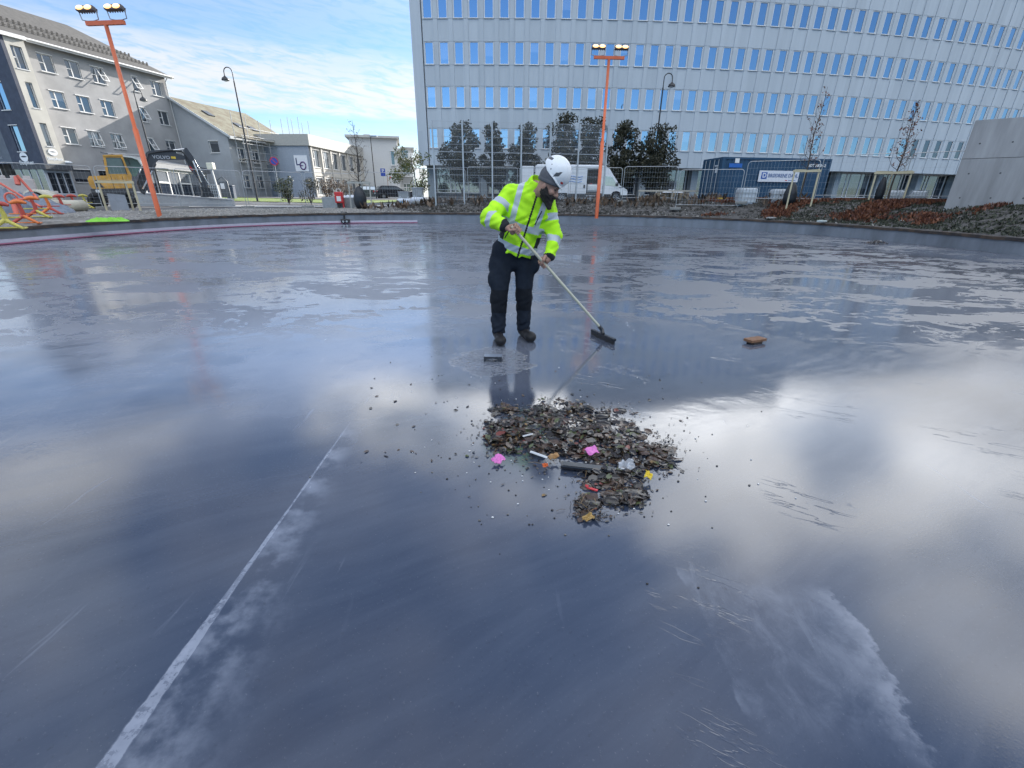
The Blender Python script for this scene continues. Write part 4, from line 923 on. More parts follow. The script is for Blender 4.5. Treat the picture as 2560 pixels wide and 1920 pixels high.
# beige pipes, tarpaulin, red barrier poles
pipe_m = mat('beige_pipe', (0.50, 0.47, 0.38), 0.6, var=0.1)
def pipe(label, p, q, r):
    mb = MB(); d_ = q-p; t_ = thing('concrete_pipe', label, 'pipe', p, math.atan2(d_.y, d_.x), 'beige pipes')
    L = math.hypot(d_.x, d_.y); o = obj('pipe', MB().lathe([(r*0.82, 0), (r, 0), (r, L), (r*0.82, L), (r*0.82, 0)], (0, 0, r), 'X', 24), pipe_m, t_)
    obj('inner_end', MB().lathe([(0.001, L*0.5), (r*0.815, L*0.5)], (0, 0, r), 'X', 24), mat('dark_inside', (0.05, 0.05, 0.045), 0.9), t_)
a0, a1 = azp(104, 515, 28.0), azp(210, 505, 26.5); zb = gz(a0.x, a0.y)
pipe('wide beige pipe section with its open end facing the rink', azp(92, 505, 29.6, zb), azp(124, 503, 30.6, zb), 0.46)
pipe('long thin beige pipe behind the skating aids', azp(108, 512, 28.6, zb), azp(204, 505, 30.2, zb), 0.25)
p = azp(45, 512, 28.8, zb); cloth('grey_tarpaulin', 'crumpled blue grey tarpaulin behind the skating aids', 'tarpaulin', p, 1.7, 0.7, 1.1, mat('tarpaulin', (0.17, 0.20, 0.25), 0.6, var=0.2), 9, R(42))
def barrier():
    p0 = azp(36, 540, 27.6, zb); t = thing('red_barrier_frame', 'red steel tube frame with a hoop leaning over the pale blocks', 'frame', p0, R(40))
    P = lambda px, py, D: azp(px, py, D)-p0
    RM = Matrix.Rotation(-R(40), 3, 'Z')
    def tb(pts, r, nm='tube'): obj(nm, MB().tube([RM @ Vector(q) for q in pts], r, 8), red_t, t)
    red_t = mat('red_primer', (0.60, 0.13, 0.09), 0.5, var=0.15)
    tb([P(0, 458, 28.4), P(70, 500, 27.9), P(104, 518, 27.6)], 0.045, 'long_bar'); tb([P(42, 438, 29), P(78, 478, 29), P(96, 500, 28.6)], 0.05, 'upper_bar'); tb([P(41, 442, 29.1), P(45, 462, 29)], 0.09, 'sleeve')
    tb([P(33, 505, 27.8), P(43, 538, 27.6)], 0.09, 'foot'); tb([P(34, 500, 27.7), P(62, 498, 27.9)], 0.045, 'side_bar')
    c = P(28, 496, 27.8); hp = [c+Vector((0.17*math.cos(a)*0.77, 0.17*math.cos(a)*0.64, 0.2*math.sin(a))) for a in [k*2*PI/16 for k in range(16)]]
    obj('hoop', MB().tube([RM @ q for q in hp], 0.035, 8, closed=True), red_t, t)
barrier()

# timber stakes and the young trees come with the vegetation; here the low wall, boxes, bags, signs
def low_wall():
    a, b = azp(340, 500, 40.5), azp(580, 505, 37.5); d_ = b-a; zb = gz(b.x, b.y); t = thing('low_concrete_wall', 'low pale concrete retaining wall under the excavator arm', 'wall', (a.x, a.y, zb-0.2), math.atan2(d_.y, d_.x))
    L = math.hypot(d_.x, d_.y); obj('wall', MB().ext([(0, 0, 0), (L, 0, 0), (L, 0, 0.62), (0, 0, 1.0)], (0, 0.35, 0)), mat('pale_concrete', (0.33, 0.35, 0.37), 0.8, var=0.12, bump=0.1), t)
    obj('coping', MB().ext([(0, -0.04, 1.003), (L, -0.04, 0.623), (L, -0.04, 0.69), (0, -0.04, 1.07)], (0, 0.43, 0)), mat('coping_concrete', (0.42, 0.43, 0.44), 0.8), t)
low_wall()
def sign(label, px, py, D, zb, build, name='road_sign'):
    q = azp(px, py, D); t = thing(name, label, 'sign', (q.x, q.y, zb), -math.atan2(q.x, q.y)); H = q.z-zb
    obj('post', MB().cyl((0, 0.03, -0.1), (0, 0.03, H+0.25), 0.03, 8), galv, t); build(t, H); return t
blue_m = mat('sign_blue', (0.03, 0.07, 0.36), 0.4, var=0.05); red_s = mat('sign_red', (0.5, 0.03, 0.03), 0.4, var=0.05)
def round_sign(t, H):
    obj('disc', MB().cyl((0, 0.0, H), (0, -0.02, H), 0.36, 24), red_s, t); o = obj('blue_face', MB().cyl((0, -0.021, H), (0, -0.026, H), 0.29, 24), blue_m, t)
    obj('red_bar', MB().bar((-0.22, -0.03, H+0.22), (0.22, -0.03, H-0.22), 0.06, 0.006, (0, 1, 0)), red_s, t)
sign('round blue no parking sign on a post before the scaffolding', 685, 403, 50, 1.0, round_sign)
def p_sign(t, H):
    obj('plate', MB().cbox(-0.28, 0.28, -0.02, 0.0, H-0.55, H+0.3, 0.008), blue_m, t); lettering('letter', 'P', 0.55, white_p, t, (0, -0.025, H), (PI/2, 0, 0), 0.01)
sign('blue parking sign on a post beyond the parked cars', 957, 428, 62, 1.1, p_sign)
for px, py, D, lab in ((968, 440, 64, 'thin leaning marker post right of the parking sign'), (976, 444, 64, 'short marker post with a small red disc behind the cars')):
    q = azp(px, py, D); t = thing('marker_post', lab, 'post', (q.x, q.y, 1.1)); obj('post', MB().cyl((0, 0, 0), (0, 0, q.z-1.1), 0.035, 8), mat('rust_post', (0.25, 0.13, 0.08), 0.7) if px == 968 else galv, t)
    obj('top', MB().cyl((0, -0.02, q.z-1.1), (0, 0.02, q.z-1.1), 0.12, 12), red_s if px != 968 else galv, t)
# charge post with info board, bin and cage by the pavilion
q = azp(548, 480, 47, 1.0); t = thing('lamp_box_post', 'pale post with a square cream lamp box by the gable house', 'post', q); Hq = azp(537, 424, 47).z-1.0
obj('post', MB().bar((0, 0, 0), (-0.2, 0, Hq), 0.10), mat('pale_post', (0.42, 0.43, 0.43), 0.6), t); obj('lamp_box', MB().cbox(-0.45, 0.05, -0.2, 0.2, Hq, Hq+0.5, 0.04), mat('cream_plastic', (0.62, 0.60, 0.48), 0.5), t)
q = azp(560, 480, 50, 1.0); t = thing('info_board', 'dark curved info board with a white notice by the grey gable', 'sign', q, R(20))
obj('board', MB().tube([(-0.35, 0, 0), (-0.3, 0, 1.6), (0.05, 0, 1.9), (0.4, 0, 1.5), (0.45, 0, 0)], 0.06, 8).box(-0.32, 0.42, -0.02, 0.02, 0.2, 1.5), mat('dark_grey_board', (0.10, 0.11, 0.12), 0.5), t); obj('notice', MB().box(-0.15, 0.15, -0.04, -0.021, 0.9, 1.35), white_p, t)
q = azp(577, 480, 52, 1.0); t = thing('wheelie_bin', 'dark blue wheelie bin against the grey gable wall', 'bin', q, R(15))
obj('bin_body', MB().ext([(-0.3, -0.35, 0.1), (0.3, -0.35, 0.1), (0.36, -0.42, 1.15), (-0.36, -0.42, 1.15)], (0, 0.75, 0)), mat('dark_blue_plastic', (0.04, 0.055, 0.09), 0.5), t); obj('lid', MB().cbox(-0.38, 0.38, -0.46, 0.40, 1.16, 1.24, 0.03), mat('dark_blue_plastic', (0.04, 0.055, 0.09), 0.5), t)
q = azp(536, 484, 49, 1.0); t = thing('wire_cage', 'grey wire mesh cage beside the excavator bucket', 'cage', q, R(10)); m_ = MB()
for k in range(6): m_.bar((-0.4+k*0.16, -0.3, 0), (-0.4+k*0.16, -0.3, 1.2), 0.03)
for k in range(6): m_.bar((-0.4, -0.3, 0.05+k*0.23), (0.4, -0.3, 0.05+k*0.23), 0.03)
obj('mesh', m_, galv, t); obj('back', MB().box(-0.4, 0.4, 0.25, 0.3, 0, 1.2), mat('grey_sheet', (0.12, 0.13, 0.14), 0.7), t); obj('sides', MB().box(-0.42, -0.40, -0.28, 0.3, 0, 1.2).box(0.40, 0.42, -0.28, 0.3, 0, 1.2), mat('grey_sheet', (0.12, 0.13, 0.14), 0.7), t)

# concrete blocks with the red box, bags
blk = mat('grey_block', (0.25, 0.27, 0.28), 0.85, var=0.15)
def cblock(label, px, D, w, h, rz=0):
    q = azp(px, 500, D); z = gz(q.x, q.y)-0.05; t = thing('concrete_block', label, 'concrete block', (q.x, q.y, z), rz, 'grey concrete blocks by the planting bed'); obj('block', MB().cbox(-w/2, w/2, -0.3, 0.3, 0, h, 0.03), blk, t)
    obj('lifting_loop', MB().tube([(-0.1, 0, h-0.01), (-0.08, 0, h+0.07), (0.08, 0, h+0.07), (0.1, 0, h-0.01)], 0.012, 6), galv, t); return Vector((q.x, q.y, z+h))
t1 = cblock('grey concrete block left of the red box', 827, 33.5, 0.95, 0.72); t2 = cblock('grey concrete block right of the red box', 868, 33.8, 0.9, 0.70)
q = azp(848, 492, 33.2); zr_ = gz(q.x, q.y); t = thing('red_box', 'red plastic box with a white square label and handle', 'box', (q.x, q.y, zr_), R(8))
obj('box', MB().cbox(-0.26, 0.26, -0.2, 0.2, 0.3, 0.98, 0.05), red_s, t); obj('label', MB().box(-0.13, 0.13, -0.215, -0.201, 0.42, 0.72), white_p, t); obj('stand', MB().box(-0.25, -0.19, -0.15, 0.15, 0, 0.3).box(0.19, 0.25, -0.15, 0.15, 0, 0.3), red_s, t); obj('handle', MB().tube([(-0.12, 0, 0.97), (-0.1, 0, 1.15), (0.1, 0, 1.15), (0.12, 0, 0.97)], 0.02, 6), white_p, t)
p = azp(874, 492, 34.6); cloth('white_sheet', 'white plastic sheet lying over the concrete block behind the red box', 'sheet', (p.x, p.y, gz(p.x, p.y)+0.55), 0.75, 0.3, 0.35, mat('white_sheet', (0.62, 0.66, 0.72), 0.5), 5)
bag_m = mat('white_bag', (0.60, 0.64, 0.70), 0.7, var=0.1, vscale=3)
def bag(label, px, D, w, h, mark=False):
    q = azp(px, 500, D); z = gz(q.x, q.y); t = thing('bulk_bag', label, 'bag', (q.x, q.y, z), 0, 'white bulk bags by the planting bed'); b = MB(); b.cbox(-w/2, w/2, -0.35, 0.35, 0, h, 0.12); obj('bag', b, bag_m, t)
    for s in (-1, 1): obj('loop', MB().tube([(s*w*0.3-0.1, 0, h-0.02), (s*w*0.3, 0, h+0.14), (s*w*0.3+0.1, 0, h-0.02)], 0.015, 5), bag_m, t)
    obj('printed_mark', MB().box(-0.25, 0.1, -0.358, -0.351, 0.18, 0.30), mat('blue_print', (0.2, 0.45, 0.7), 0.6), t) if mark else obj('seam', MB().box(-w*0.4, w*0.4, -0.358, -0.351, h*0.5, h*0.5+0.02), mat('grey_seam', (0.4, 0.42, 0.45), 0.7), t)
bag('white bulk bag with a blue print left of the pair', 1011, 34.4, 0.95, 0.48, True); bag('white bulk bag with a grey seam nearer the office block', 1047, 34.4, 1.0, 0.48)
for px, lab, hh in ((1011, 'grey crate standing behind the printed bulk bag', 0.85), (1046, 'taller grey crate standing behind the plain bulk bag', 1.05)):
    q = azp(px, 495, 35.4); t = thing('grey_crate', lab, 'crate', (q.x, q.y, gz(q.x, q.y)), 0, 'grey crates behind the bulk bags'); obj('body', MB().cbox(-0.36, 0.36, -0.3, 0.3, 0, hh, 0.03), blk, t); obj('lid', MB().cbox(-0.39, 0.39, -0.33, 0.33, hh, hh+0.07, 0.02), mat('grey_lid', (0.30, 0.32, 0.35), 0.6), t)

# ================================================================== VEHICLES AND SITE EQUIPMENT
def plane(px, py, p0, ang):
    """photo pixel -> (distance along, height) on the vertical plane through p0 that runs along the angle ang"""
    r = ray(px, py); dx, dy = math.cos(ang), math.sin(ang); det = r.x*(-dy)+dx*r.y
    t = (p0.x*(-dy)+dx*p0.y)/det; return ((t*r.x-p0.x)*dx+(t*r.y-p0.y)*dy, CAM_H+t*r.z-p0.z)
rubber = mat('tyre_rubber', (0.022, 0.022, 0.024), 0.85); rim_m = mat('wheel_rim', (0.45, 0.46, 0.48), 0.35, metal=0.6)
def wheel(parent, x, y, r, w, n_sp=6, dark=False):
    o = obj('wheel', MB().lathe([(r*0.62, -w/2), (r*0.93, -w/2), (r, -w*0.36), (r, w*0.36), (r*0.93, w/2), (r*0.62, w/2)], (0, 0, 0), 'Y', 24), rubber, parent); o.location = (x, y, r)
    rm = MB(); rm.lathe([(0.001, -w*0.30), (r*0.18, -w*0.34), (r*0.2, -w*0.26)], (0, 0, 0), 'Y', 16); rm.lathe([(r*0.56, -w*0.44), (r*0.635, -w*0.46), (r*0.635, w*0.46), (r*0.56, w*0.40)], (0, 0, 0), 'Y', 24)
    for k in range(n_sp): a = 2*PI*k/n_sp; rm.bar((0, -w*0.3, 0), (r*0.6*math.cos(a), -w*0.38, r*0.6*math.sin(a)), r*0.16, 0.03, (0, 1, 0))
    obj('rim', rm, black_m if dark else rim_m, o)
    obj('brake_disc', MB().lathe([(0.001, -w*0.1), (r*0.58, -w*0.1)], (0, 0, 0), 'Y', 20), mat('dark_hub', (0.04, 0.04, 0.042), 0.6), o)
van_w = mat('white_van_paint', (0.68, 0.70, 0.73), 0.35, var=0.04, coat=0.4); car_gl = glass_material('car_glass', (0.8, 0.9, 1.0), 0.5, (0.012, 0.016, 0.02)); dark_pl = mat('dark_plastic', (0.03, 0.032, 0.036), 0.6)
def van():
    t = thing('white_van', 'white panel van with open side door parked before the office block', 'van', (1.55, 36.0, gz(5, 36)+0.0))
    b = MB(); wall_with_holes(b, 0.0, 5.1, 0.62, 2.45, [(3.82, 4.87, 0.62, 2.28)], 0, 0.06)
    b.ext([(0, 0.02, 0.42), (1.52, 0.02, 0.42), (1.62, 0.02, 0.619), (0, 0.02, 0.619)], (0, 0.05, 0)); b.ext([(2.5, 0.02, 0.42), (3.8, 0.02, 0.42), (3.8, 0.02, 0.619), (2.4, 0.02, 0.619)], (0, 0.05, 0))
    b.box(0, 5.1, 1.94, 2.0, 0.45, 2.45); b.box(0.0, 5.1, 0.061, 1.939, 2.39, 2.45); b.ext([(0.08, 0.10, 2.451), (5.0, 0.10, 2.451), (4.9, 0.25, 2.53), (0.15, 0.25, 2.53)], (0, 1.6, 0))
    b.box(5.02, 5.1, 0.061, 1.939, 0.5, 2.389)
    for z in (0.95, 1.3, 1.65, 2.0): b.box(0.25, 3.7, -0.012, -0.001, z, z+0.018)
    obj('body', b, van_w, t)
    cab = MB(); pr = [(5.101, 0.42), (5.72, 0.42), (5.74, 0.62), (5.86, 0.74), (6.1, 0.78), (6.34, 0.72), (6.47, 0.50), (6.90, 0.50), (6.93, 0.72), (6.86, 0.88), (6.34, 1.14), (5.76, 1.86), (5.45, 2.28), (5.101, 2.47)]
    cab.ext([(x, 0.03, z) for x, z in pr], (0, 1.94, 0)); obj('cab', cab, van_w, t)
    obj('side_window', MB().ext([(5.16, 0.024, 1.16), (6.16, 0.024, 1.08), (5.72, 0.024, 1.72), (5.16, 0.024, 1.80)], (0, 0.012, 0)), car_gl, t)
    obj('windscreen', MB().quad((6.30, 0.14, 1.215), (6.30, 1.86, 1.215), (5.80, 1.80, 1.835), (5.80, 0.2, 1.835)), car_gl, t)
    obj('bonnet_trim', MB().box(6.25, 6.55, 0.02, 1.98, 1.0, 1.04).box(6.72, 6.95, 0.10, 1.9, 0.62, 0.70), dark_pl, t)
    obj('lower_trim', MB().box(0.0, 1.55, -0.01, 0.019, 0.40, 0.60).box(2.5, 5.7, -0.012, 0.018, 0.36, 0.56).box(6.5, 6.95, 0.0, 2.0, 0.30, 0.499), dark_pl, t)
    obj('headlight', MB().ext([(6.62, 0.018, 0.86), (6.87, 0.018, 0.74), (6.87, 0.018, 0.86), (6.66, 0.018, 0.99)], (0, 0.012, 0)), mat('headlight_glass', (0.55, 0.58, 0.6), 0.15), t)
    m = MB(); m.cbox(6.02, 6.14, -0.26, -0.05, 1.12, 1.38, 0.03); m.box(6.05, 6.10, -0.05, 0.03, 1.18, 1.22); obj('wing_mirror', m, dark_pl, t)
    obj('door_handle', MB().cbox(3.60, 3.72, -0.03, -0.001, 0.95, 1.18, 0.01), dark_pl, t); obj('door_handle', MB().cbox(5.02, 5.14, -0.03, -0.001, 0.92, 1.14, 0.01), dark_pl, t)
    obj('cargo_floor', MB().box(0.06, 5.0, 0.08, 1.93, 0.52, 0.60), mat('ply_floor', (0.12, 0.09, 0.06), 0.8), t); obj('cargo_lining', MB().box(2.2, 5.0, 1.88, 1.935, 0.61, 2.36).box(4.98, 5.015, 0.08, 1.87, 0.61, 2.38), mat('ply_lining', (0.10, 0.075, 0.05), 0.8), t)
    obj('door_step', MB().box(3.84, 4.86, -0.08, 0.07, 0.40, 0.46).box(3.9, 4.5, -0.09, -0.081, 0.41, 0.45), mat('step_alu', (0.5, 0.5, 0.52), 0.4), t)
    rd = MB(); rd.cbox(-0.98, -0.12, 0.02, 0.08, 0.5, 2.40, 0.025); obj('rear_door', rd, van_w, t); obj('door_hinges', MB().box(-0.13, 0.0, 0.03, 0.06, 0.8, 0.9).box(-0.13, 0.0, 0.03, 0.06, 1.9, 2.0), dark_pl, t)
    lg = MB()
    for k in range(3):
        z = 1.72-k*0.17; pts = [(2.55+0.12*i-0.03*k, -0.014, z+0.04*math.sin(i*0.9)) for i in range(9)]; lg.tube(pts, 0.022, 5)
    obj('wave_logo', lg, mat('van_blue_print', (0.10, 0.25, 0.60), 0.5), t)
    lettering('side_lettering', 'VVS', 0.30, mat('van_red_print', (0.5, 0.06, 0.12), 0.5), t, (0.62+0.15, -0.006, 1.55), (PI/2, 0, 0), 0.01)
    for x in (2.02, 6.1):
        for y in (0.17, 1.83): wheel(t, x, y, 0.35, 0.22)
    t2 = thing('white_tank', 'white plastic tank standing in the open door of the van', 'tank', (1.55+4.32, 36.45, gz(5, 36)+0.60))
    obj('tank', MB().cbox(-0.42, 0.42, -0.3, 0.3, 0.12, 0.62, 0.12), mat('white_plastic', (0.60, 0.62, 0.63), 0.45), t2); obj('base', MB().box(-0.45, 0.45, -0.32, 0.32, 0, 0.119), dark_pl, t2)
    obj('cap', MB().cyl((-0.1, 0, 0.61), (-0.1, 0, 0.69), 0.1, 12), red_s, t2)
van()
def car(label, p, rz, paint, est=False):
    t = thing('parked_car', label, 'car', p, rz, 'cars parked beyond the lawn')
    L = 4.4; pr = [(0.0, 0.30), (0.36, 0.26), (0.42, 0.55), (0.62, 0.70), (0.9, 0.70), (1.1, 0.55), (1.16, 0.24), (3.1, 0.24), (3.16, 0.55), (3.36, 0.70), (3.64, 0.70), (3.84, 0.55), (3.9, 0.28), (4.35, 0.32), (4.4, 0.62), (4.28, 0.82), (3.25, 0.98), (3.2, 1.0), (0.25, 1.02), (0.06, 0.86)]
    obj('body', MB().ext([(x-2.2, -0.88, z) for x, z in pr], (0, 1.76, 0)), paint, t)
    top = [(0.30, 1.021), (3.25, 0.985), (2.55, 1.44), (2.2, 1.49), (0.75, 1.49), (0.45, 1.40)]
    o = MB(); P = [(x-2.2, z) for x, z in top]; n = len(P)
    vs = [(x, -0.84 if z < 1.1 else -0.62, z) for x, z in P] + [(x, 0.84 if z < 1.1 else 0.62, z) for x, z in P]
    o.add(vs, [tuple(range(n)), tuple(range(2*n-1, n-1, -1))]+[(i, i+n, (i+1) % n+n, (i+1) % n) for i in range(n)]); obj('cabin', o, paint, t)
    sw = MB()
    for s in (-1, 1):
        f = lambda x, z: (x-2.2, s*(0.85-(z-1.02)*0.475+0.006), z)
        for q in ([(0.62, 1.07), (1.45, 1.06), (1.45, 1.40), (0.72, 1.38)], [(1.53, 1.06), (2.95, 1.04), (2.45, 1.38), (1.53, 1.40)]): sw.add([f(*k) for k in q], [(0, 1, 2, 3)])
    obj('side_windows', sw, car_gl, t)
    obj('rear_window', MB().quad((-1.93, -0.66, 1.08), (-1.93, 0.66, 1.08), (-1.765, 0.56, 1.37), (-1.765, -0.56, 1.37)), car_gl, t)
    obj('windscreen', MB().quad((0.98, -0.70, 1.05), (0.98, 0.70, 1.05), (0.42, 0.58, 1.40), (0.42, -0.58, 1.40)), car_gl, t)
    for s in (-1, 1):
        obj('tail_light', MB().cbox(-2.21, -2.10, s*0.70-0.14, s*0.70+0.14, 0.76, 0.92, 0.02), red_s, t); obj('headlight', MB().cbox(2.02, 2.15, s*0.66-0.16, s*0.66+0.16, 0.66, 0.78, 0.02), mat('headlight_glass', (0.55, 0.58, 0.6), 0.15), t)
    obj('number_plate', MB().box(-2.215, -2.19, -0.26, 0.26, 0.60, 0.71), white_p, t)
    for x in (0.76, 3.5):
        for y in (-0.80, 0.80): wheel(t, x-2.2, y, 0.32, 0.19)
q = azp(984, 487, 60); car('black hatchback parked at an angle, rear towards the rink', (q.x, q.y, 1.12), R(30), mat('black_car_paint', (0.02, 0.022, 0.03), 0.25, coat=0.8))
q = azp(935, 486, 62); car('dark green car half hidden behind the staked bare tree', (q.x, q.y, 1.12), R(10), mat('green_car_paint', (0.03, 0.04, 0.04), 0.25, coat=0.8))

# wheeled excavator
def excavator():
    az0 = R(-39.3); D = 36.5; p0 = Vector((math.sin(az0)*D, math.cos(az0)*D, 0)); p0.z = CAM_H-0.0228*D; ang = -az0
    Z = lambda zx, zy: plane(200+zx*0.16275, 360+zy*0.16275, p0, ang)
    t = thing('excavator', 'yellow wheeled excavator with a dark boom and arm reaching right', 'excavator', p0, ang)
    yel = mat('excavator_yellow', (0.56, 0.30, 0.06), 0.55, var=0.35, vscale=3); dk = mat('boom_dark_grey', (0.045, 0.05, 0.06), 0.45, var=0.15); chrome = mat('chrome_rod', (0.75, 0.75, 0.76), 0.15, metal=0.9)
    def slab(pts, y0, y1, m, name, parent=t, bev=False):
        P = [Z(*q) for q in pts]; return obj(name, MB().ext([(x, y0, z) for x, z in P], (0, y1-y0, 0)), m, parent)
    slab([(130, 540), (150, 500), (470, 490), (790, 490), (800, 680), (210, 690), (160, 640)], -1.0, 0.9, yel, 'engine_housing')
    slab([(240, 555), (270, 560), (385, 675), (250, 665)], -1.012, -1.001, dk, 'vent_grille')
    slab([(170, 692), (800, 684), (860, 720), (850, 790), (200, 785)], -1.02, 1.0, mat('counterweight_grey', (0.06, 0.062, 0.066), 0.6), 'counterweight')
    slab([(330, 792), (820, 792), (820, 850), (330, 850)], -0.5, 0.5, dk, 'undercarriage')
    # cab with real openings: corner posts, sills, roof, glass
    cab = MB(); F = lambda pts, y0, y1: cab.ext([(x, y0, z) for x, z in [Z(*q) for q in pts]], (0, y1-y0, 0))
    for y0, y1 in ((-1.0, -0.93), (-0.07, 0.0)):
        F([(360, 210), (395, 200), (450, 489), (410, 489)], y0, y1); F([(655, 200), (705, 330), (790, 489), (725, 489), (690, 370), (620, 200)], y0, y1); F([(395, 200), (620, 200), (625, 222), (397, 222)], y0, y1); F([(447, 470), (728, 470), (726, 489), (450, 489)], y0, y1)
    F([(355, 185), (650, 180), (655, 199), (358, 209)], -1.03, 0.03)
    cabo = obj('cab', cab, yel, t)
    slab([(397, 223), (622, 223), (690, 370), (725, 469), (446, 469)], -0.965, -0.955, mat('cab_glass', (0.10, 0.14, 0.14), 0.08), 'side_glass', cabo); slab([(397, 223), (622, 223), (690, 370), (725, 469), (446, 469)], -0.045, -0.035, mat('cab_glass', (0.10, 0.14, 0.14), 0.08), 'side_glass', cabo)
    slab([(655, 205), (870, 240), (940, 330), (860, 500), (800, 500), (712, 330)], -0.5, -0.48, mat('green_cab_glass', (0.12, 0.22, 0.20), 0.08), 'front_glass', cabo)
    slab([(640, 195), (790, 205), (900, 245), (945, 325), (925, 330), (880, 260), (790, 225), (645, 212)], -0.95, -0.1, mat('pale_cab_frame', (0.55, 0.58, 0.55), 0.4), 'front_frame', cabo)
    obj('seat', MB().cbox(*[Z(470, 480)[0], Z(590, 480)[0]], -0.75, -0.25, Z(500, 470)[1], Z(500, 300)[1], 0.05), dark_pl, cabo)
    rl = MB(); a, b = Z(480, 160), Z(900, 180); rl.tube([(a[0], -0.9, a[1]), (b[0], -0.9, b[1])], 0.02, 6); a, b = Z(430, 160), Z(485, 170); rl.cbox(a[0], b[0], -0.95, -0.8, b[1]-0.02, a[1]+0.02, 0.01); obj('roof_rail', rl, galv, cabo)
    # boom, arm, bucket
    slab([(930, 740), (870, 600), (930, 420), (990, 250), (1010, 140), (1060, 105), (1380, 85), (1420, 125), (1620, 185), (1610, 240), (1210, 245), (1170, 280), (1130, 420), (1060, 560), (1040, 700), (990, 780)], 0.02, 0.42, dk, 'boom')
    slab([(1605, 60), (1640, 55), (1740, 190), (1800, 330), (1960, 600), (1975, 650), (1880, 660), (1830, 560), (1690, 380), (1600, 180)], 0.10, 0.36, dk, 'arm')
    slab([(1850, 655), (1960, 645), (1985, 700), (2050, 785), (2060, 815), (1870, 818), (1880, 740)], -0.15, 0.62, black_m, 'bucket')
    def rod(a, b, r, m, nm, y): A, B = Z(*a), Z(*b); return obj(nm, MB().cyl((A[0], y, A[1]), (B[0], y, B[1]), r, 10), m, t)
    rod((1050, 118), (1440, 88), 0.06, dk, 'arm_cylinder', 0.22); rod((1440, 88), (1610, 72), 0.035, chrome, 'cylinder_rod', 0.22)
    rod((1730, 260), (1800, 420), 0.065, chrome, 'bucket_cylinder', 0.03); rod((1795, 410), (1865, 590), 0.04, chrome, 'cylinder_rod', 0.03); rod((1735, 190), (1985, 610), 0.035, chrome, 'hydraulic_pipe', 0.40)
    rod((1155, 300), (1110, 410), 0.07, dk, 'boom_cylinder', -0.08); rod((1110, 410), (960, 690), 0.045, chrome, 'cylinder_rod', -0.08)
    x, z = Z(1250, 205); lettering('boom_lettering', 'VOLVO', 0.25, mat('pale_lettering', (0.36, 0.38, 0.41), 0.6), t, (x, 0.012, z), (PI/2, 0, 0), 0.008, 1.05)
    A, B = Z(1395, 190), Z(1475, 228); obj('yellow_plate', MB().box(A[0], B[0], 0.005, 0.018, B[1], A[1]), mat('yellow_sticker', (0.65, 0.45, 0.05), 0.5), t)
    A, B = Z(245, 705), Z(330, 745); obj('number_plate', MB().box(A[0], B[0], -1.035, -1.021, B[1], A[1]), white_p, t)
    slab([(1680, 330), (1720, 355), (1740, 410), (1700, 390)], 0.085, 0.099, red_s, 'red_mark')
    hs_ = MB()
    for k in range(3):
        P3 = [Z(*q) for q in ((985+k*6, 470), (1000+k*8, 300), (1035+k*6, 150), (1200, 128-k*5), (1400, 108-k*5), (1560, 120-k*6), (1640, 200), (1720, 330))]; hs_.tube([(x, -0.02-0.03*k, z) for x, z in P3], 0.02, 6)
    obj('hydraulic_hose', hs_, black_m, t)
    mr = MB(); a, b = Z(735, 260), Z(770, 330); mr.cbox(a[0], b[0], -1.25, -1.18, b[1], a[1], 0.02); mr.bar((a[0], -1.2, a[1]), (a[0]-0.1, -0.98, a[1]+0.1), 0.03); obj('wing_mirror', mr, black_m, t)
    hr = MB(); a, b = Z(722, 480), Z(640, 250); hr.tube([(a[0], -1.06, a[1]), (b[0], -1.06, b[1])], 0.018, 6); obj('grab_rail', hr, black_m, t)
    sp = MB(); a = Z(560, 700); sp.box(a[0]-0.1, a[0]+0.45, -1.2, -1.03, a[1]-0.5, a[1]-0.45); sp.box(a[0]-0.1, a[0]+0.45, -1.2, -1.03, a[1]-0.25, a[1]-0.2); obj('step', sp, black_m, t)
    seam = MB(); a, b = Z(470, 495), Z(480, 688); seam.box(a[0], a[0]+0.02, -1.006, -1.001, b[1], a[1]); a, b = Z(640, 495), Z(645, 688); seam.box(a[0], a[0]+0.02, -1.006, -1.001, b[1], a[1]); obj('panel_seam', seam, black_m, t)
    x1, x2 = Z(290, 900)[0], Z(745, 900)[0]
    for x in (x1, x2):
        for y in (-0.85, 0.75): wheel(t, x, y, 0.44, 0.38, 6, True)
    slab([(760, 790), (800, 792), (815, 880), (770, 880)], -1.15, 0.9, dk, 'dozer_blade')
excavator()

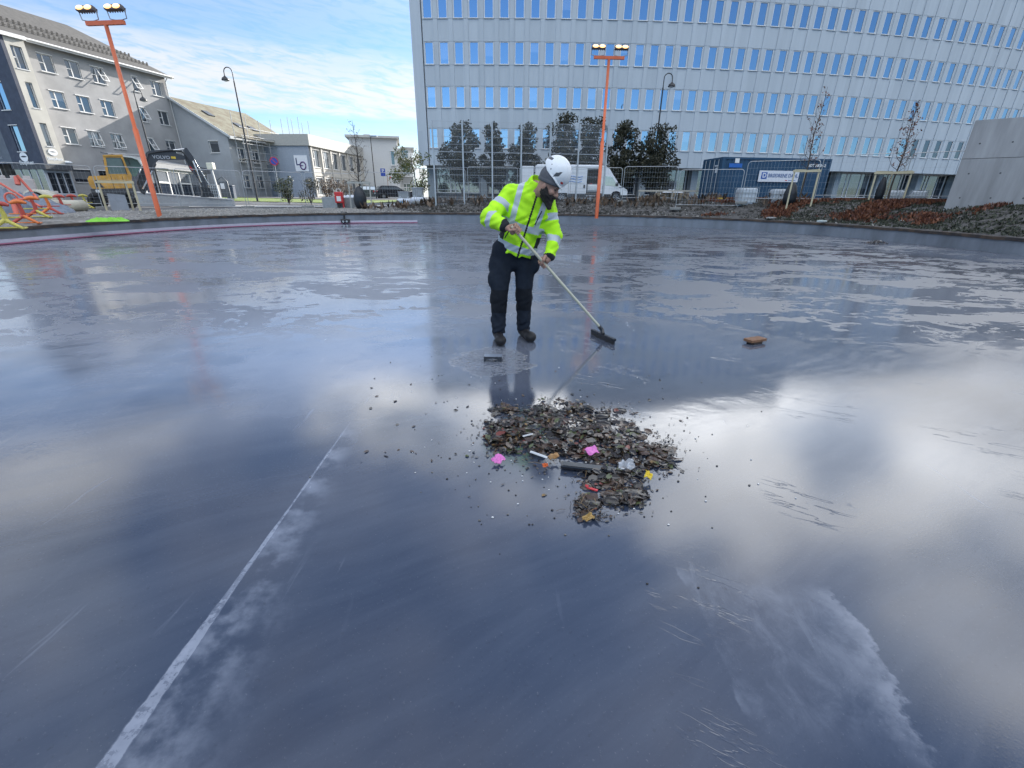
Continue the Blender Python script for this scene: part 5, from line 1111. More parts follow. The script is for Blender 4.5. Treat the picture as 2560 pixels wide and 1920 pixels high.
# blue container
def container():
    p0 = Vector((12.9, 30.6, 1.27)); ang = math.atan2(0.8, 7.3); t = thing('shipping_container', 'dark blue container with a white company sign beside the red shrubs', 'container', p0, ang)
    blue = mat('container_blue', (0.014, 0.056, 0.112), 0.55, var=0.18, vscale=1.2); L, Wd, H = 7.3, 2.44, 2.62
    def corr(mb, x0, x1, y, z0, z1, step=0.28, d=0.036, along='x'):
        n = int((x1-x0)/step); pts = []
        for i in range(n): a = x0+i*(x1-x0)/n; s = (x1-x0)/n; pts += [(a, 0), (a+s*0.35, 0), (a+s*0.5, d), (a+s*0.85, d)]
        pts.append((x1, 0))
        for (a, da), (b, db) in zip(pts[:-1], pts[1:]):
            if along == 'x': mb.quad((a, y+da, z0), (b, y+db, z0), (b, y+db, z1), (a, y+da, z1))
            else: mb.quad((y+da, b, z0), (y+db, a, z0), (y+db, a, z1), (y+da, b, z1)) if False else mb.quad((y+da, a, z0), (y+db, b, z0), (y+db, b, z1), (y+da, a, z1))
    w = MB(); corr(w, 0.14, L-0.14, 0.03, 0.16, H-0.12); corr(w, 0.14, L-0.14, Wd-0.05, 0.16, H-0.12); w.box(L-0.08, L-0.03, 0.1, Wd-0.1, 0.16, H-0.1); w.box(0.1, L-0.1, 0.06, Wd-0.08, H-0.09, H-0.03); w.box(0.1, L-0.1, 0.1, Wd-0.1, 0.05, 0.12)
    obj('walls', w, blue, t)
    f = MB()
    for x in (0, L-0.14):
        for y in (0, Wd-0.14): f.box(x, x+0.14, y, y+0.14, 0, H)
    for y in (0.0, Wd-0.1): f.box(0.141, L-0.141, y, y+0.1, 0.0, 0.16); f.box(0.141, L-0.141, y, y+0.08, H-0.12, H-0.001)
    for x in (0.0, L-0.12): f.box(x+0.002, x+0.118, 0.141, Wd-0.141, 0, 0.15); f.box(x+0.002, x+0.118, 0.141, Wd-0.141, H-0.14, H-0.001)
    obj('frame', f, blue, t)
    for k in range(2):
        y0 = 0.15+k*1.075; o = obj('door', MB().box(0.03, 0.08, y0, y0+1.06, 0.16, H-0.15), blue, t)
        for q in (0.28, 0.78): obj('lock_bar', MB().cyl((-0.02, y0+q, 0.1), (-0.02, y0+q, H-0.1), 0.022, 8).box(-0.03, 0.03, y0+q-0.05, y0+q+0.05, 0.5, 0.6), galv, o)
        if k == 0: obj('door_plate', MB().box(0.015, 0.029, y0+0.3, y0+0.62, 1.75, 2.05).box(0.015, 0.029, y0+0.3, y0+0.75, 2.12, 2.2), mat('pale_plate', (0.5, 0.53, 0.56), 0.5), o)
    Zc = lambda zx, zy: plane(1740+zx*0.1718, 380+zy*0.1718, p0, ang)
    a, b = Zc(925, 268), Zc(1468, 440); sg = obj('sign_board', MB().box(a[0], b[0], -0.035, -0.01, b[1], a[1]), mat('sign_white', (0.66, 0.68, 0.72), 0.5, var=0.03), t)
    w_, h_ = b[0]-a[0], a[1]-b[1]; bx0 = a[0]+w_*0.06; bs = h_*0.60; zc = b[1]+h_*0.55
    bl = mat('sign_blue_print', (0.03, 0.10, 0.36), 0.5, var=0.04)
    obj('logo_square', MB().box(bx0, bx0+bs, -0.042, -0.036, zc-bs/2, zc+bs/2), bl, sg); lettering('logo_letter', 'D', bs*0.95, mat('sign_white', (0.66, 0.68, 0.72), 0.5), sg, (bx0+bs*0.53, -0.045, zc), (PI/2, 0, 0), 0.012)
    txt = lettering('company_lettering', 'BRØDRENE DAHL', 0.30, mat('sign_grey_print', (0.10, 0.16, 0.32), 0.5), sg, (0, 0, 0), (PI/2, 0, 0), 0.006)
    wd = txt.dimensions.x or 1; bb = [v.co.x for v in txt.data.vertices]; wd = max(bb)-min(bb); av = b[0]-0.06-(bx0+bs+0.08); s = av/wd; txt.scale = (s, min(s*1.15, 1.2), 1); txt.location = (bx0+bs+0.08+av/2, -0.042, zc)
    obj('small_mark', MB().box(b[0]-w_*0.32, b[0]-w_*0.27, -0.042, -0.036, b[1]+h_*0.10, b[1]+h_*0.18), red_s, sg); obj('small_line', MB().box(b[0]-w_*0.24, b[0]-w_*0.06, -0.042, -0.036, b[1]+h_*0.12, b[1]+h_*0.16), bl, sg)
    a = Zc(1760, 200); lettering('number_lettering', 'BDT 70004-2', 0.22, white_p, t, (a[0], -0.012, a[1]), (PI/2, 0, 0), 0.006)
    a, b = Zc(575, 92), Zc(625, 160); obj('white_notice', MB().box(a[0], b[0], -0.02, -0.005, b[1], a[1]), white_p, t)
    a, b = Zc(485, 165), Zc(665, 228); obj('blue_panel', MB().box(a[0], b[0], -0.018, -0.004, b[1], a[1]), mat('bright_blue_panel', (0.02, 0.12, 0.42), 0.5), t)
container()
# caged water tanks
cage_m = mat('tank_cage', (0.34, 0.36, 0.38), 0.4, metal=0.5); tank_m = mat('translucent_white_tank', (0.58, 0.62, 0.66), 0.4, var=0.06)
def ibc(label, px0, px1, pyt, D, rz):
    q = azp((px0+px1)/2, 500, D); z = azp((px0+px1)/2, pyt, D).z-1.12; t = thing('caged_tank', label, 'water tank', (q.x, q.y, z), rz, 'white caged tanks by the container'); s = abs(azp(px1, 480, D).x-azp(px0, 480, D).x)/2*1.05
    obj('tank', MB().cbox(-s+0.04, s-0.04, -0.46, 0.46, 0.15, 1.10, 0.09), tank_m, t); c = MB()
    for k in range(7): x = -s+2*s*k/6; c.bar((x, -0.49, 0.14), (x, -0.49, 1.12), 0.02); c.bar((x, 0.49, 0.14), (x, 0.49, 1.12), 0.02)
    for z_ in (0.14, 0.38, 0.62, 0.86, 1.12):
        for y in (-0.5, 0.5): c.bar((-s, y, z_), (s, y, z_), 0.022)
        for x in (-s, s): c.bar((x, -0.5, z_), (x, 0.5, z_), 0.022)
    obj('cage', c, cage_m, t); obj('lid', MB().cyl((0, 0, 1.095), (0, 0, 1.15), 0.11, 14), dark_pl, t); obj('pallet_base', MB().box(-s, s, -0.5, 0.5, 0.09, 0.135).box(-s, -s+0.15, -0.5, 0.5, 0, 0.089).box(s-0.15, s, -0.5, 0.5, 0, 0.089).box(-0.08, 0.08, -0.5, 0.5, 0, 0.089), mat('pallet_wood', (0.25, 0.19, 0.12), 0.85), t)
ibc('white caged tank at the left before the blue container', 1836, 1889, 470, 30.2, R(-10)); ibc('white caged tank behind the timber stakes before the container', 1920, 1968, 473, 30.2, R(-12))
ibc('left one of two white caged tanks behind the red shrubs', 2208, 2262, 476, 31.5, R(-38)); ibc('right one of two white caged tanks behind the red shrubs', 2264, 2320, 477, 31.0, R(-38))
q = azp(1804, 500, 31); t = thing('yellow_box', 'small yellow plastic box beside the blue container', 'box', (q.x, q.y, 1.22)); obj('box', MB().cbox(-0.22, 0.22, -0.15, 0.15, 0, 0.28, 0.02), mat('yellow_sticker', (0.65, 0.45, 0.05), 0.5), t); obj('lid', MB().cbox(-0.24, 0.24, -0.17, 0.17, 0.281, 0.33, 0.01), mat('yellow_sticker', (0.65, 0.45, 0.05), 0.5), t)
# pallets and barrier rail in front of the ground floor
pal_m = mat('pallet_wood_light', (0.30, 0.24, 0.17), 0.85, var=0.3, vscale=5)
def pallet(label, px, D, z, rz):
    q = azp(px, 490, D); t = thing('pallet', label, 'pallet', (q.x, q.y, z), rz, 'timber pallets before the office block')
    d_ = MB()
    for k in range(5): d_.box(-0.6, 0.6, -0.4+k*0.17, -0.4+k*0.17+0.11, 0.115, 0.14)
    obj('deck', d_, pal_m, t)
    for x in (-0.52, 0, 0.52): obj('block', MB().box(x-0.07, x+0.07, -0.4, 0.39, 0.022, 0.114), pal_m, t)
    obj('base_boards', MB().box(-0.6, 0.6, -0.4, -0.3, 0, 0.021).box(-0.6, 0.6, 0.3, 0.4, 0, 0.021), pal_m, t)
for c_, px in ((0, 1660), (1, 1697)):
    for k in range(5): pallet('timber pallet, %s in the %s stack before the office block' % (('lowest', 'second from below', 'middle', 'second from above', 'topmost')[k], ('left hand', 'right hand')[c_]), px, 37.0, 1.17+k*0.145, 0.05*(k % 2))
q = azp(1682, 478, 36.9); cloth('white_sack', 'white sack lying on top of the pallet stacks', 'sack', (q.x, q.y, 1.17+5*0.145), 0.75, 0.3, 0.22, bag_m, 2)
a, b = azp(1596, 477, 36.2), azp(1771, 477, 36.2); t = thing('barrier_rail', 'long pale timber barrier rail before the pallets', 'barrier', (a.x, a.y, 1.17), math.atan2(b.y-a.y, b.x-a.x)); L = math.hypot(b.x-a.x, b.y-a.y); zt_ = a.z-1.17
obj('rail', MB().box(0, L, -0.03, 0.03, zt_-0.05, zt_+0.06), mat('pale_timber', (0.40, 0.37, 0.31), 0.8, var=0.2), t)
for x in (0.1, L*0.5, L-0.1): obj('post', MB().box(x-0.04, x+0.04, 0.031, 0.10, 0, zt_), mat('pale_timber', (0.40, 0.37, 0.31), 0.8, var=0.2), t)
obj('brace', MB().bar((L*0.62, 0.07, zt_-0.1), (L*0.82, 0.07, 0.05), 0.06), pal_m, t)

# ================================================================== VEGETATION
def leaf_mat(name, c1, c2, sc=2.0, rough=0.55, trans=True):
    if name in MATS: return MATS[name]
    m = bpy.data.materials.new(name); m.use_nodes = True; t = NT(m.node_tree); p = m.node_tree.nodes['Principled BSDF']
    P = t.n('ShaderNodeTexCoord').outputs['Object']; g_ = t.n('ShaderNodeNewGeometry').outputs['Random Per Island']
    f = t.m('ADD', t.m('MULTIPLY', g_, 0.55), t.m('MULTIPLY', t.noise(P, sc, 3), 0.45))
    t.put(p.inputs['Base Color'], t.mix(t.rng(f, 0.25, 0.75), c1, c2)); p.inputs['Roughness'].default_value = rough; p.inputs['Specular IOR Level'].default_value = 0.4
    MATS[name] = m; return m
bark = mat('dark_bark', (0.06, 0.05, 0.042), 0.9, var=0.3, vscale=8, bump=0.4)
def leaves(mb, rng, centers, n, size, flat=0.0):
    """n small leaf faces spread through ellipsoid clumps [(centre, radius vector)]"""
    wts = [r[0]*r[1]*r[2] for c, r in centers]; cum = np.cumsum(wts); cum = cum/cum[-1]
    for _ in range(n):
        c, r = centers[int(np.searchsorted(cum, rng.random()))]
        while True:
            q = Vector((rng.uniform(-1, 1), rng.uniform(-1, 1), rng.uniform(-1, 1))); l = q.length
            if 0.25 < l < 1: break
        q *= (0.75+0.25*rng.random())
        p = Vector((c[0]+q.x*r[0], c[1]+q.y*r[1], c[2]+q.z*r[2]))
        nrm = Vector((rng.gauss(0, 1), rng.gauss(0, 1), rng.gauss(0, 1)+flat)).normalized(); a = nrm.orthogonal().normalized(); a.rotate(Matrix.Rotation(rng.uniform(0, 6.28), 3, nrm)); b = nrm.cross(a)
        s = size*rng.uniform(0.6, 1.3); w = s*0.55; d_ = nrm*s*0.12
        mb.add([p-a*s*0.6, p-b*w*0.5+d_, p+a*s*0.6, p+b*w*0.5+d_], [(0, 1, 2, 3)])
def trunk_limbs(rng, h, r, nl, spread, z0=0.35, fork=None):
    mb = MB()
    if fork:
        mb.tube([(0, 0, -0.2), (0.02, 0, fork*0.6), (0, 0, fork)], [r*1.15, r, r*0.95], 9)
        for s in (-1, 1): mb.tube([(0, 0, fork-0.05), (s*0.22, 0.05*s, fork+0.45), (s*0.34, 0, fork+1.2), (s*0.3, 0, h*0.8)], [r*0.8, r*0.62, r*0.45, r*0.12], 8)
    else: mb.tube([(0, 0, -0.2), (0.03, 0.02, h*0.3), (-0.03, 0, h*0.6), (0.02, 0, h*0.95)], [r*1.2, r, r*0.6, r*0.12], 9)
    for k in range(nl):
        z = h*(z0+(0.9-z0)*k/nl); a = k*2.4+rng.uniform(-0.4, 0.4); L = spread*(1-0.55*(k/nl))*rng.uniform(0.6, 1.0); x, y = math.cos(a), math.sin(a)
        mb.tube([(0, 0, z), (x*L*0.5, y*L*0.5, z+L*0.25), (x*L, y*L, z+L*0.62)], [r*0.38, r*0.24, r*0.06], 6)
    return mb
dark_leaf = leaf_mat('dark_evergreen_leaves', (0.010, 0.014, 0.008), (0.055, 0.052, 0.028), 1.2)
def dark_tree(label, px, pyt, D, wid, seed, bot=1.3, fork=None, lean=0.0):
    rng = random.Random(seed); q = azp(px, pyt, D); z0 = gz(q.x, q.y); H = q.z-z0; t = thing('dark_tree', label, 'tree', (q.x, q.y, z0), rng.uniform(-0.2, 0.2), 'dark evergreen trees in front of the office block')
    obj('trunk', trunk_limbs(rng, H, 0.085, 12, wid*0.8, 0.32, fork), bark, t)
    cl = []; n = 22; wid *= 1.3
    for k in range(n):
        f = k/(n-1); z = bot+0.35+(H-bot-0.55)*f; env = wid*(0.45+0.75*math.sin(PI*min(f*0.85+0.12, 1.0)))*0.78; a = k*2.39+rng.uniform(-0.5, 0.5); rr = env*rng.uniform(0.15, 0.85)
        s = wid*rng.uniform(0.38, 0.60)*(1-0.35*f); cl.append(((math.cos(a)*rr, math.sin(a)*rr*0.9, z), (s, s, s*0.85)))
    for k in range(6): a = rng.uniform(0, 6.28); f = rng.random(); cl.append(((math.cos(a)*wid*0.95*(1-0.5*f), math.sin(a)*wid*0.9, bot+0.3+(H-bot-0.4)*f), (wid*0.2, wid*0.2, wid*0.17)))
    cl.append(((rng.uniform(-.1, .1), 0, H-0.28), (wid*0.16, wid*0.16, 0.38)))
    mb = MB(); leaves(mb, rng, cl, 5200, 0.2, 0.3); obj('crown', mb, dark_leaf, t)
for a in [('dark evergreen tree with a forked trunk, nearest the building corner', 1150, 313, 40.5, 1.45, 1, 1.35, 0.75), ('narrow dark evergreen tree second from the building corner', 1231, 306, 41, 0.95, 2, 1.0), ('dark evergreen tree left of the worker behind the mesh fence', 1316, 309, 41, 1.15, 3, 1.2), ('tallest dark evergreen tree directly above the white van', 1418, 286, 40.5, 1.45, 4, 1.3),
          ('dark evergreen tree left of the orange floodlight post', 1482, 296, 40.5, 1.3, 5, 1.3), ('slim dark evergreen tree right of the orange floodlight post', 1563, 307, 40.5, 1.25, 6, 1.2), ('rightmost dark evergreen tree, behind the pallet stacks', 1652, 317, 40.5, 1.4, 7, 1.2)]: dark_tree(*a)
stake_m = mat('pale_stake_timber', (0.48, 0.43, 0.29), 0.75, var=0.12, vscale=4)
def stakes(label, p, rz, w, h, m=stake_m, board=0.10, n=3, group='timber tree stakes'):
    t = thing('tree_stakes', label, 'tree stakes', p, rz, group)
    pts = [(-w/2, -w*0.3), (w/2, -w*0.3), (0.05, w*0.45), (w/2, w*0.45)][:n]
    for x, y in pts: obj('stake', MB().box(x-0.035, x+0.035, y-0.035, y+0.035, -0.2, h), m, t)
    obj('cross_board', MB().box(-w/2-0.08, w/2+0.08, -w*0.3-0.07, -w*0.3-0.036, h-board, h), m, t); obj('cross_board', MB().bar((w/2-0.02, -w*0.3, h+0.02), (0.05, w*0.45+0.05, h+0.02), 0.09, 0.035), m, t); obj('cross_board', MB().bar((-w/2+0.02, -w*0.3, h+0.021), (0.02, w*0.45+0.05, h+0.055), 0.09, 0.03), m, t)
def twig_tree(label, p, H, seed, r=0.045, lean=(0, 0), nleaf=120, leaf=None, up=0.9, spread=0.95, z0=0.35, group='young staked trees', lsize=0.09):
    rng = random.Random(seed); t = thing('young_tree', label, 'tree', p, 0, group); mb = MB(); lx, ly = lean; tips = []
    P = lambda z: Vector((lx*z/H+0.04*math.sin(z*1.7+seed), ly*z/H+0.03*math.sin(z*2.3), z))
    mb.tube([P(z) for z in np.linspace(-0.1, H, 12)], [r*(1-0.85*k/11) for k in range(12)], 8); obj('trunk', mb, bark, t)
    br = MB(); n = 26
    for k in range(n):
        z = H*(z0+(0.97-z0)*k/n); a = k*2.4+rng.uniform(-0.5, 0.5); L = spread*(1-0.75*(k/n))*rng.uniform(0.6, 1.1); d_ = Vector((math.cos(a), math.sin(a), 0)); b0 = P(z); b1 = b0+d_*L*0.45+Vector((0, 0, L*0.25*up)); b2 = b0+d_*L*0.85+Vector((0, 0, L*0.8*up))
        rr = r*0.34*(1-0.6*k/n); br.tube([b0, b1, b2], [rr, rr*0.7, rr*0.35], 5, False); tips += [b1, b2]
        for j in range(4):
            f = rng.uniform(0.2, 1); s = b0.lerp(b2, f); e = s+Vector((rng.uniform(-1, 1), rng.uniform(-1, 1), rng.uniform(0.1, 1.0)))*L*0.3; br.tube([s, s.lerp(e, 0.5)+Vector((0, 0, 0.02)), e], [rr*0.5, rr*0.4, rr*0.25], 4, False); tips.append(e)
    obj('branches', br, bark, t)
    if nleaf:
        lf = MB()
        for _ in range(nleaf): c = rng.choice(tips); leaves(lf, rng, [((c.x, c.y, c.z), (0.12, 0.12, 0.12))], 1, lsize)
        obj('leaves', lf, leaf or leaf_mat('russet_leaves', (0.10, 0.035, 0.022), (0.20, 0.07, 0.035)), t)
    return t
brown_leaf = leaf_mat('brown_dry_leaves', (0.05, 0.035, 0.025), (0.10, 0.07, 0.045))
q = azp(905, 508, 32.0); q.z = gz(q.x, q.y); tp = azp(879, 301, 32.0)
twig_tree('bare twiggy young tree with dark watering bag behind the rink wall', q, tp.z-q.z, 21, 0.06, (0, 0), 90, brown_leaf, 1.0, 1.05, 0.3)
stakes('grey timber stakes round the bare twiggy tree on the left', q, R(10), 1.25, 1.55, mat('grey_stake_timber', (0.36, 0.36, 0.33), 0.8, var=0.15))
q2 = azp(901, 505, 31.5); t = thing('watering_bag', 'black watering bag strapped round the bare twiggy tree', 'bag', (q2.x, q2.y, gz(q2.x, q2.y))); obj('bag', MB().lathe([(0.001, 0.0), (0.25, 0.02), (0.36, 0.25), (0.40, 0.55), (0.32, 0.95), (0.18, 1.2), (0.06, 1.3)], (0, 0, 0), 'Z', 18), mat('black_bag', (0.012, 0.016, 0.022), 0.5), t); obj('strap', MB().lathe([(0.375, 0.62), (0.385, 0.66)], (0, 0, 0), 'Z', 18), dark_pl, t)
for i, (px, pyb, ptx, pty, D, seed, lab, lab2) in enumerate([(1998, 500, 2056, 218, 29.0, 31, 'slender young tree with few russet leaves before the container', 'pale timber stakes covering the end of the container sign'), (2222, 496, 2277, 252, 29.5, 35, 'slender young tree with russet leaves among the red shrubs', 'pale timber stakes in the red shrubs before the white tanks')]):
    q = azp(px, pyb, D); q.z = gz(q.x, q.y); tp = azp(ptx, pty, D)
    twig_tree(lab, q, tp.z-q.z, seed, 0.045, (0.0, 0.0), 110 if i == 0 else 260, None, 1.25, 0.75, 0.3, lsize=0.10)
    qs = azp(px if i == 0 else 2212, pyb, D-0.3); qs.z = gz(qs.x, qs.y); top = azp(px, 427 if i == 0 else 431, D); stakes(lab2, qs, -math.atan2(qs.x, qs.y)+0.1, 1.05 if i == 0 else 1.3, top.z-qs.z, stake_m, 0.10, 3)
    qb = azp(1974 if i == 0 else 2196, 495, D+0.1); t = thing('watering_bag', ('black watering bag inside the stakes at the container sign', 'black watering bag at the stakes in the red shrubs')[i], 'bag', (qb.x, qb.y, gz(qb.x, qb.y))); s_ = 1.0 if i == 0 else 0.6
    obj('bag', MB().lathe([(0.001, 0.0), (0.26*s_, 0.02), (0.32*s_, 0.3), (0.30*s_, 0.6), (0.2*s_, 0.95), (0.05, 1.1)], (0, 0, 0), 'Z', 16), mat('black_bag', (0.012, 0.016, 0.022), 0.5), t); obj('strap', MB().lathe([(0.318*s_, 0.5), (0.325*s_, 0.54)], (0, 0, 0), 'Z', 16), dark_pl, t)
q = azp(318, 524, 30.5); q.z = gz(q.x, q.y)
stakes('pale timber stakes in front of the excavator', q, R(20), 1.35, azp(310, 454, 30.5).z-q.z, stake_m, 0.09, 3)
q = azp(297, 515, 30.6); t = thing('grey_board', 'grey sheet board leaning on the stakes by the excavator', 'board', (q.x, q.y, gz(q.x, q.y)), R(30)); obj('board', MB().ext([(-0.32, 0, 0), (0.38, 0, -0.02), (0.34, 0.12, 0.72), (-0.34, 0.12, 0.78)], (0, 0.02, 0)), mat('grey_board', (0.24, 0.26, 0.29), 0.6), t)
# yellow-green tree by the building corner and bushes
rng = random.Random(5); q = azp(1050, 468, 43.0); q.z = gz(q.x, q.y); t = thing('autumn_tree', 'yellow green sunlit tree beside the office block corner', 'tree', q); tp = azp(1036, 366, 43).z-q.z
mb = MB(); mb.tube([(0.25, 0, -0.1), (0.0, 0, 0.8), (-0.35, 0, 1.7), (-0.6, 0, tp*0.8)], [0.10, 0.085, 0.06, 0.02], 8); mb.tube([(0, 0, 0.9), (0.3, 0, 1.8), (0.45, 0, 2.8)], [0.06, 0.045, 0.02], 7); obj('trunk', mb, bark, t)
mb = MB(); cl = [((rng.uniform(-2.0, 0.9), rng.uniform(-1, 1), rng.uniform(1.3, tp-0.5)), (rng.uniform(.4, .75),)*3) for _ in range(16)]; leaves(mb, rng, cl, 2300, 0.15); obj('crown', mb, leaf_mat('yellow_green_leaves', (0.06, 0.085, 0.02), (0.16, 0.16, 0.04)), t)
def bush(label, px, pyb, pyt, D, w, m, seed, n=1300, name='bush'):
    rng = random.Random(seed); q = azp(px, pyb, D); q.z = gz(q.x, q.y); h = azp(px, pyt, D).z-q.z; t = thing(name, label, 'bush', q, 0, 'bushes on the lawn'); st = MB()
    for k in range(9): a = rng.uniform(0, 6.28); st.tube([(0, 0, -0.05), (math.cos(a)*w*0.3, math.sin(a)*w*0.3, h*0.45), (math.cos(a)*w*0.6, math.sin(a)*w*0.6, h*0.85)], [0.03, 0.02, 0.008], 5)
    obj('stems', st, bark, t); cl = [((rng.uniform(-.55, .55)*w, rng.uniform(-.5, .5)*w, h*rng.uniform(0.25, 0.8)), (w*rng.uniform(.3, .5), w*.4, h*rng.uniform(.18, .28))) for _ in range(10)]; mb = MB(); leaves(mb, rng, cl, n, 0.13); obj('foliage', mb, m, t)
bush('rounded grey green bush before the scaffolding', 722, 500, 437, 45, 0.95, leaf_mat('grey_green_leaves', (0.035, 0.05, 0.02), (0.10, 0.11, 0.05)), 1); bush('dark open bush before the LO sign building', 777, 498, 440, 45, 1.1, leaf_mat('dark_open_leaves', (0.03, 0.035, 0.02), (0.08, 0.075, 0.04)), 2, 800)
bush('reddish brown bush right of the dark open bush', 822, 492, 443, 45, 1.1, leaf_mat('reddish_leaves', (0.11, 0.065, 0.04), (0.22, 0.15, 0.09)), 3, 800); bush('pale pinkish bush nearest the bare twiggy tree', 866, 490, 446, 45, 1.1, leaf_mat('pinkish_leaves', (0.16, 0.11, 0.08), (0.30, 0.24, 0.17)), 4, 800)
# low ground cover on the bank, red shrubs on the mound, stones on the gravel
def scatter(name, label, m, n, amin, amax, qmin, qmax, size, seed, tall=1.0, cat='ground cover', dens=None):
    rng = random.Random(seed); mb = MB(); cnt = 0
    while cnt < n:
        a = R(rng.uniform(amin, amax)); q = rng.uniform(qmin, qmax); p = rink_pt(a, q)
        if dens and dens(p, a, q) < rng.random(): continue
        z = gz(p.x, p.y); k = rng.randint(3, 6); cnt += 1
        for _ in range(k):
            h = size*tall*rng.uniform(0.4, 1.2); an = rng.uniform(0, 6.28); w = size*rng.uniform(.25, .5); b = Vector((p.x+rng.uniform(-1, 1)*size, p.y+rng.uniform(-1, 1)*size, z-0.01)); tdir = Vector((rng.uniform(-.6, .6), rng.uniform(-.6, .6), 1))*h; s = Vector((math.cos(an), math.sin(an), 0.2))*w
            mb.add([b, b+tdir*0.6+s, b+tdir, b+tdir*0.5-s], [(0, 1, 2, 3)])
    return tag(obj(name, mb, m), label, cat, None, 'stuff')
nz = lambda p, a, q: sstep(-0.25, 0.35, mnoise.noise((p.x*0.55, p.y*0.55, 2.0)))
scatter('ground_cover', 'low grey brown ground cover plants on the planted bank behind the rink', leaf_mat('grey_brown_cover', (0.035, 0.033, 0.028), (0.10, 0.094, 0.08), 3), 4200, -22, 62, 0.35, 6.5, 0.085, 11, 1.1, dens=lambda p, a, q: 0.35+0.65*nz(p, a, q))
scatter('dry_stalks', 'dry dark stalks sticking up from the planted bank', leaf_mat('dry_stalks', (0.05, 0.035, 0.025), (0.12, 0.08, 0.05), 3), 200, -30, 50, 2.0, 5.5, 0.22, 12, 2.0)
red_leaf = leaf_mat('red_shrub_leaves', (0.075, 0.026, 0.018), (0.19, 0.072, 0.032), 1.6)
scatter('red_shrubs', 'rust red low shrubs covering the mound on the right', red_leaf, 5500, 36, 76, 0.5, 6.0, 0.085, 13, 1.9, dens=lambda p, a, q: sstep(-0.15, 0.25, mnoise.noise((p.x*0.5, p.y*0.5, 7.0)))*sstep(0.6, 1.8, q+0.6*math.sin(a*30)))
scatter('green_shrubs', 'dark green low plants at the foot of the concrete building', leaf_mat('deep_green_cover', (0.025, 0.03, 0.02), (0.06, 0.065, 0.04), 2), 2600, 50, 95, 0.3, 4.0, 0.085, 14, 1.1)
mb = MB(); rng = random.Random(3)
for _ in range(1500):
    a = R(rng.uniform(-75, -20)) if rng.random() < 0.75 else R(rng.uniform(-20, 70)); p = rink_pt(a, 0.3+rng.random()**1.6*6); s = rng.uniform(0.02, 0.065); z = gz(p.x, p.y)
    mb.add([(p.x-s, p.y-s*0.6, z), (p.x+s*0.8, p.y-s, z), (p.x+s, p.y+s*0.7, z), (p.x-s*0.7, p.y+s, z), (p.x+s*0.1, p.y, z+s*1.1)], [(0, 1, 4), (1, 2, 4), (2, 3, 4), (3, 0, 4)])
tag(obj('loose_gravel', mb, mat('loose_gravel', (0.25, 0.24, 0.22), 0.85, var=0.4, vscale=9)), 'loose gravel stones scattered behind the rink wall', 'gravel', None, 'stuff')
for px, py, lab, w in ((2055, 552, 'pale green plastic lid lying on the red shrub bank', 0.22), (1928, 545, 'flat grey stone slab at the rink edge below the shrubs', 0.26)):
    q = atZ(px, py, 0.62); t = thing('flat_slab', lab, 'slab', (q.x, q.y, gz(q.x, q.y)+0.03), R(30)); obj('slab', MB().cbox(-w, w, -0.12, 0.12, 0, 0.07, 0.02), mat('pale_slab' if px > 2000 else 'grey_slab', (0.42, 0.47, 0.46) if px > 2000 else (0.3, 0.3, 0.3), 0.6), t); obj('rim', MB().box(-w*0.7, w*0.7, -0.08, 0.08, 0.0701, 0.08), mat('pale_slab' if px > 2000 else 'grey_slab', (0.42, 0.47, 0.46), 0.6), t)

# ================================================================== THE WORKER
def surface_nets(f, lo, hi, h):
    """polygonise f < 0 on a regular grid; f takes three coordinate arrays"""
    lo = np.array(lo, float); n = np.ceil((np.array(hi)-lo)/h).astype(int)+1
    X, Y, Z = np.meshgrid(*[lo[i]+h*np.arange(n[i]) for i in range(3)], indexing='ij')
    V = f(X, Y, Z); ins = V < 0
    c = [(i, j, k) for i in (0, 1) for j in (0, 1) for k in (0, 1)]; S = lambda A, o: A[o[0]:n[0]-1+o[0], o[1]:n[1]-1+o[1], o[2]:n[2]-1+o[2]]
    acc = np.zeros(tuple(n-1)+(3,)); cnt = np.zeros(tuple(n-1))
    for a in c:
        for ax in range(3):
            if a[ax] == 0:
                b = list(a); b[ax] = 1; va, vb = S(V, a), S(V, b); m = (va < 0) != (vb < 0); t = np.where(m, va/np.where(m, va-vb, 1), 0)
                for q in range(3): acc[..., q] += np.where(m, a[q]+(t if q == ax else 0), 0)
                cnt += m
    act = cnt > 0; idx = -np.ones(tuple(n-1), int); idx[act] = np.arange(act.sum()); I = np.argwhere(act)
    verts = lo+h*(I+acc[act]/cnt[act][:, None]); faces = []
    for ax in range(3):
        u, v = (ax+1) % 3, (ax+2) % 3; sl0 = [slice(None)]*3; sl1 = [slice(None)]*3; sl0[ax] = slice(0, -1); sl1[ax] = slice(1, None)
        A, B = ins[tuple(sl0)], ins[tuple(sl1)]; E = np.argwhere(A != B)
        ok = (E[:, u] > 0) & (E[:, v] > 0) & (E[:, u] < n[u]-1) & (E[:, v] < n[v]-1); E = E[ok]; fl = A[tuple(E.T)]
        def g(du, dv): q = E.copy(); q[:, u] -= du; q[:, v] -= dv; return idx[tuple(q.T)]
        Q = np.stack([g(1, 1), g(0, 1), g(0, 0), g(1, 0)], 1); Q[~fl] = Q[~fl][:, ::-1]; faces.append(Q)
    return verts, np.concatenate(faces)
def cap(a, b, ra, rb):
    a, b = np.array(a, float), np.array(b, float); d = b-a; L2 = d@d
    def f(X, Y, Z):
        t = np.clip(((X-a[0])*d[0]+(Y-a[1])*d[1]+(Z-a[2])*d[2])/L2, 0, 1)
        return np.sqrt((X-a[0]-t*d[0])**2+(Y-a[1]-t*d[1])**2+(Z-a[2]-t*d[2])**2)-(ra+t*(rb-ra))
    return f
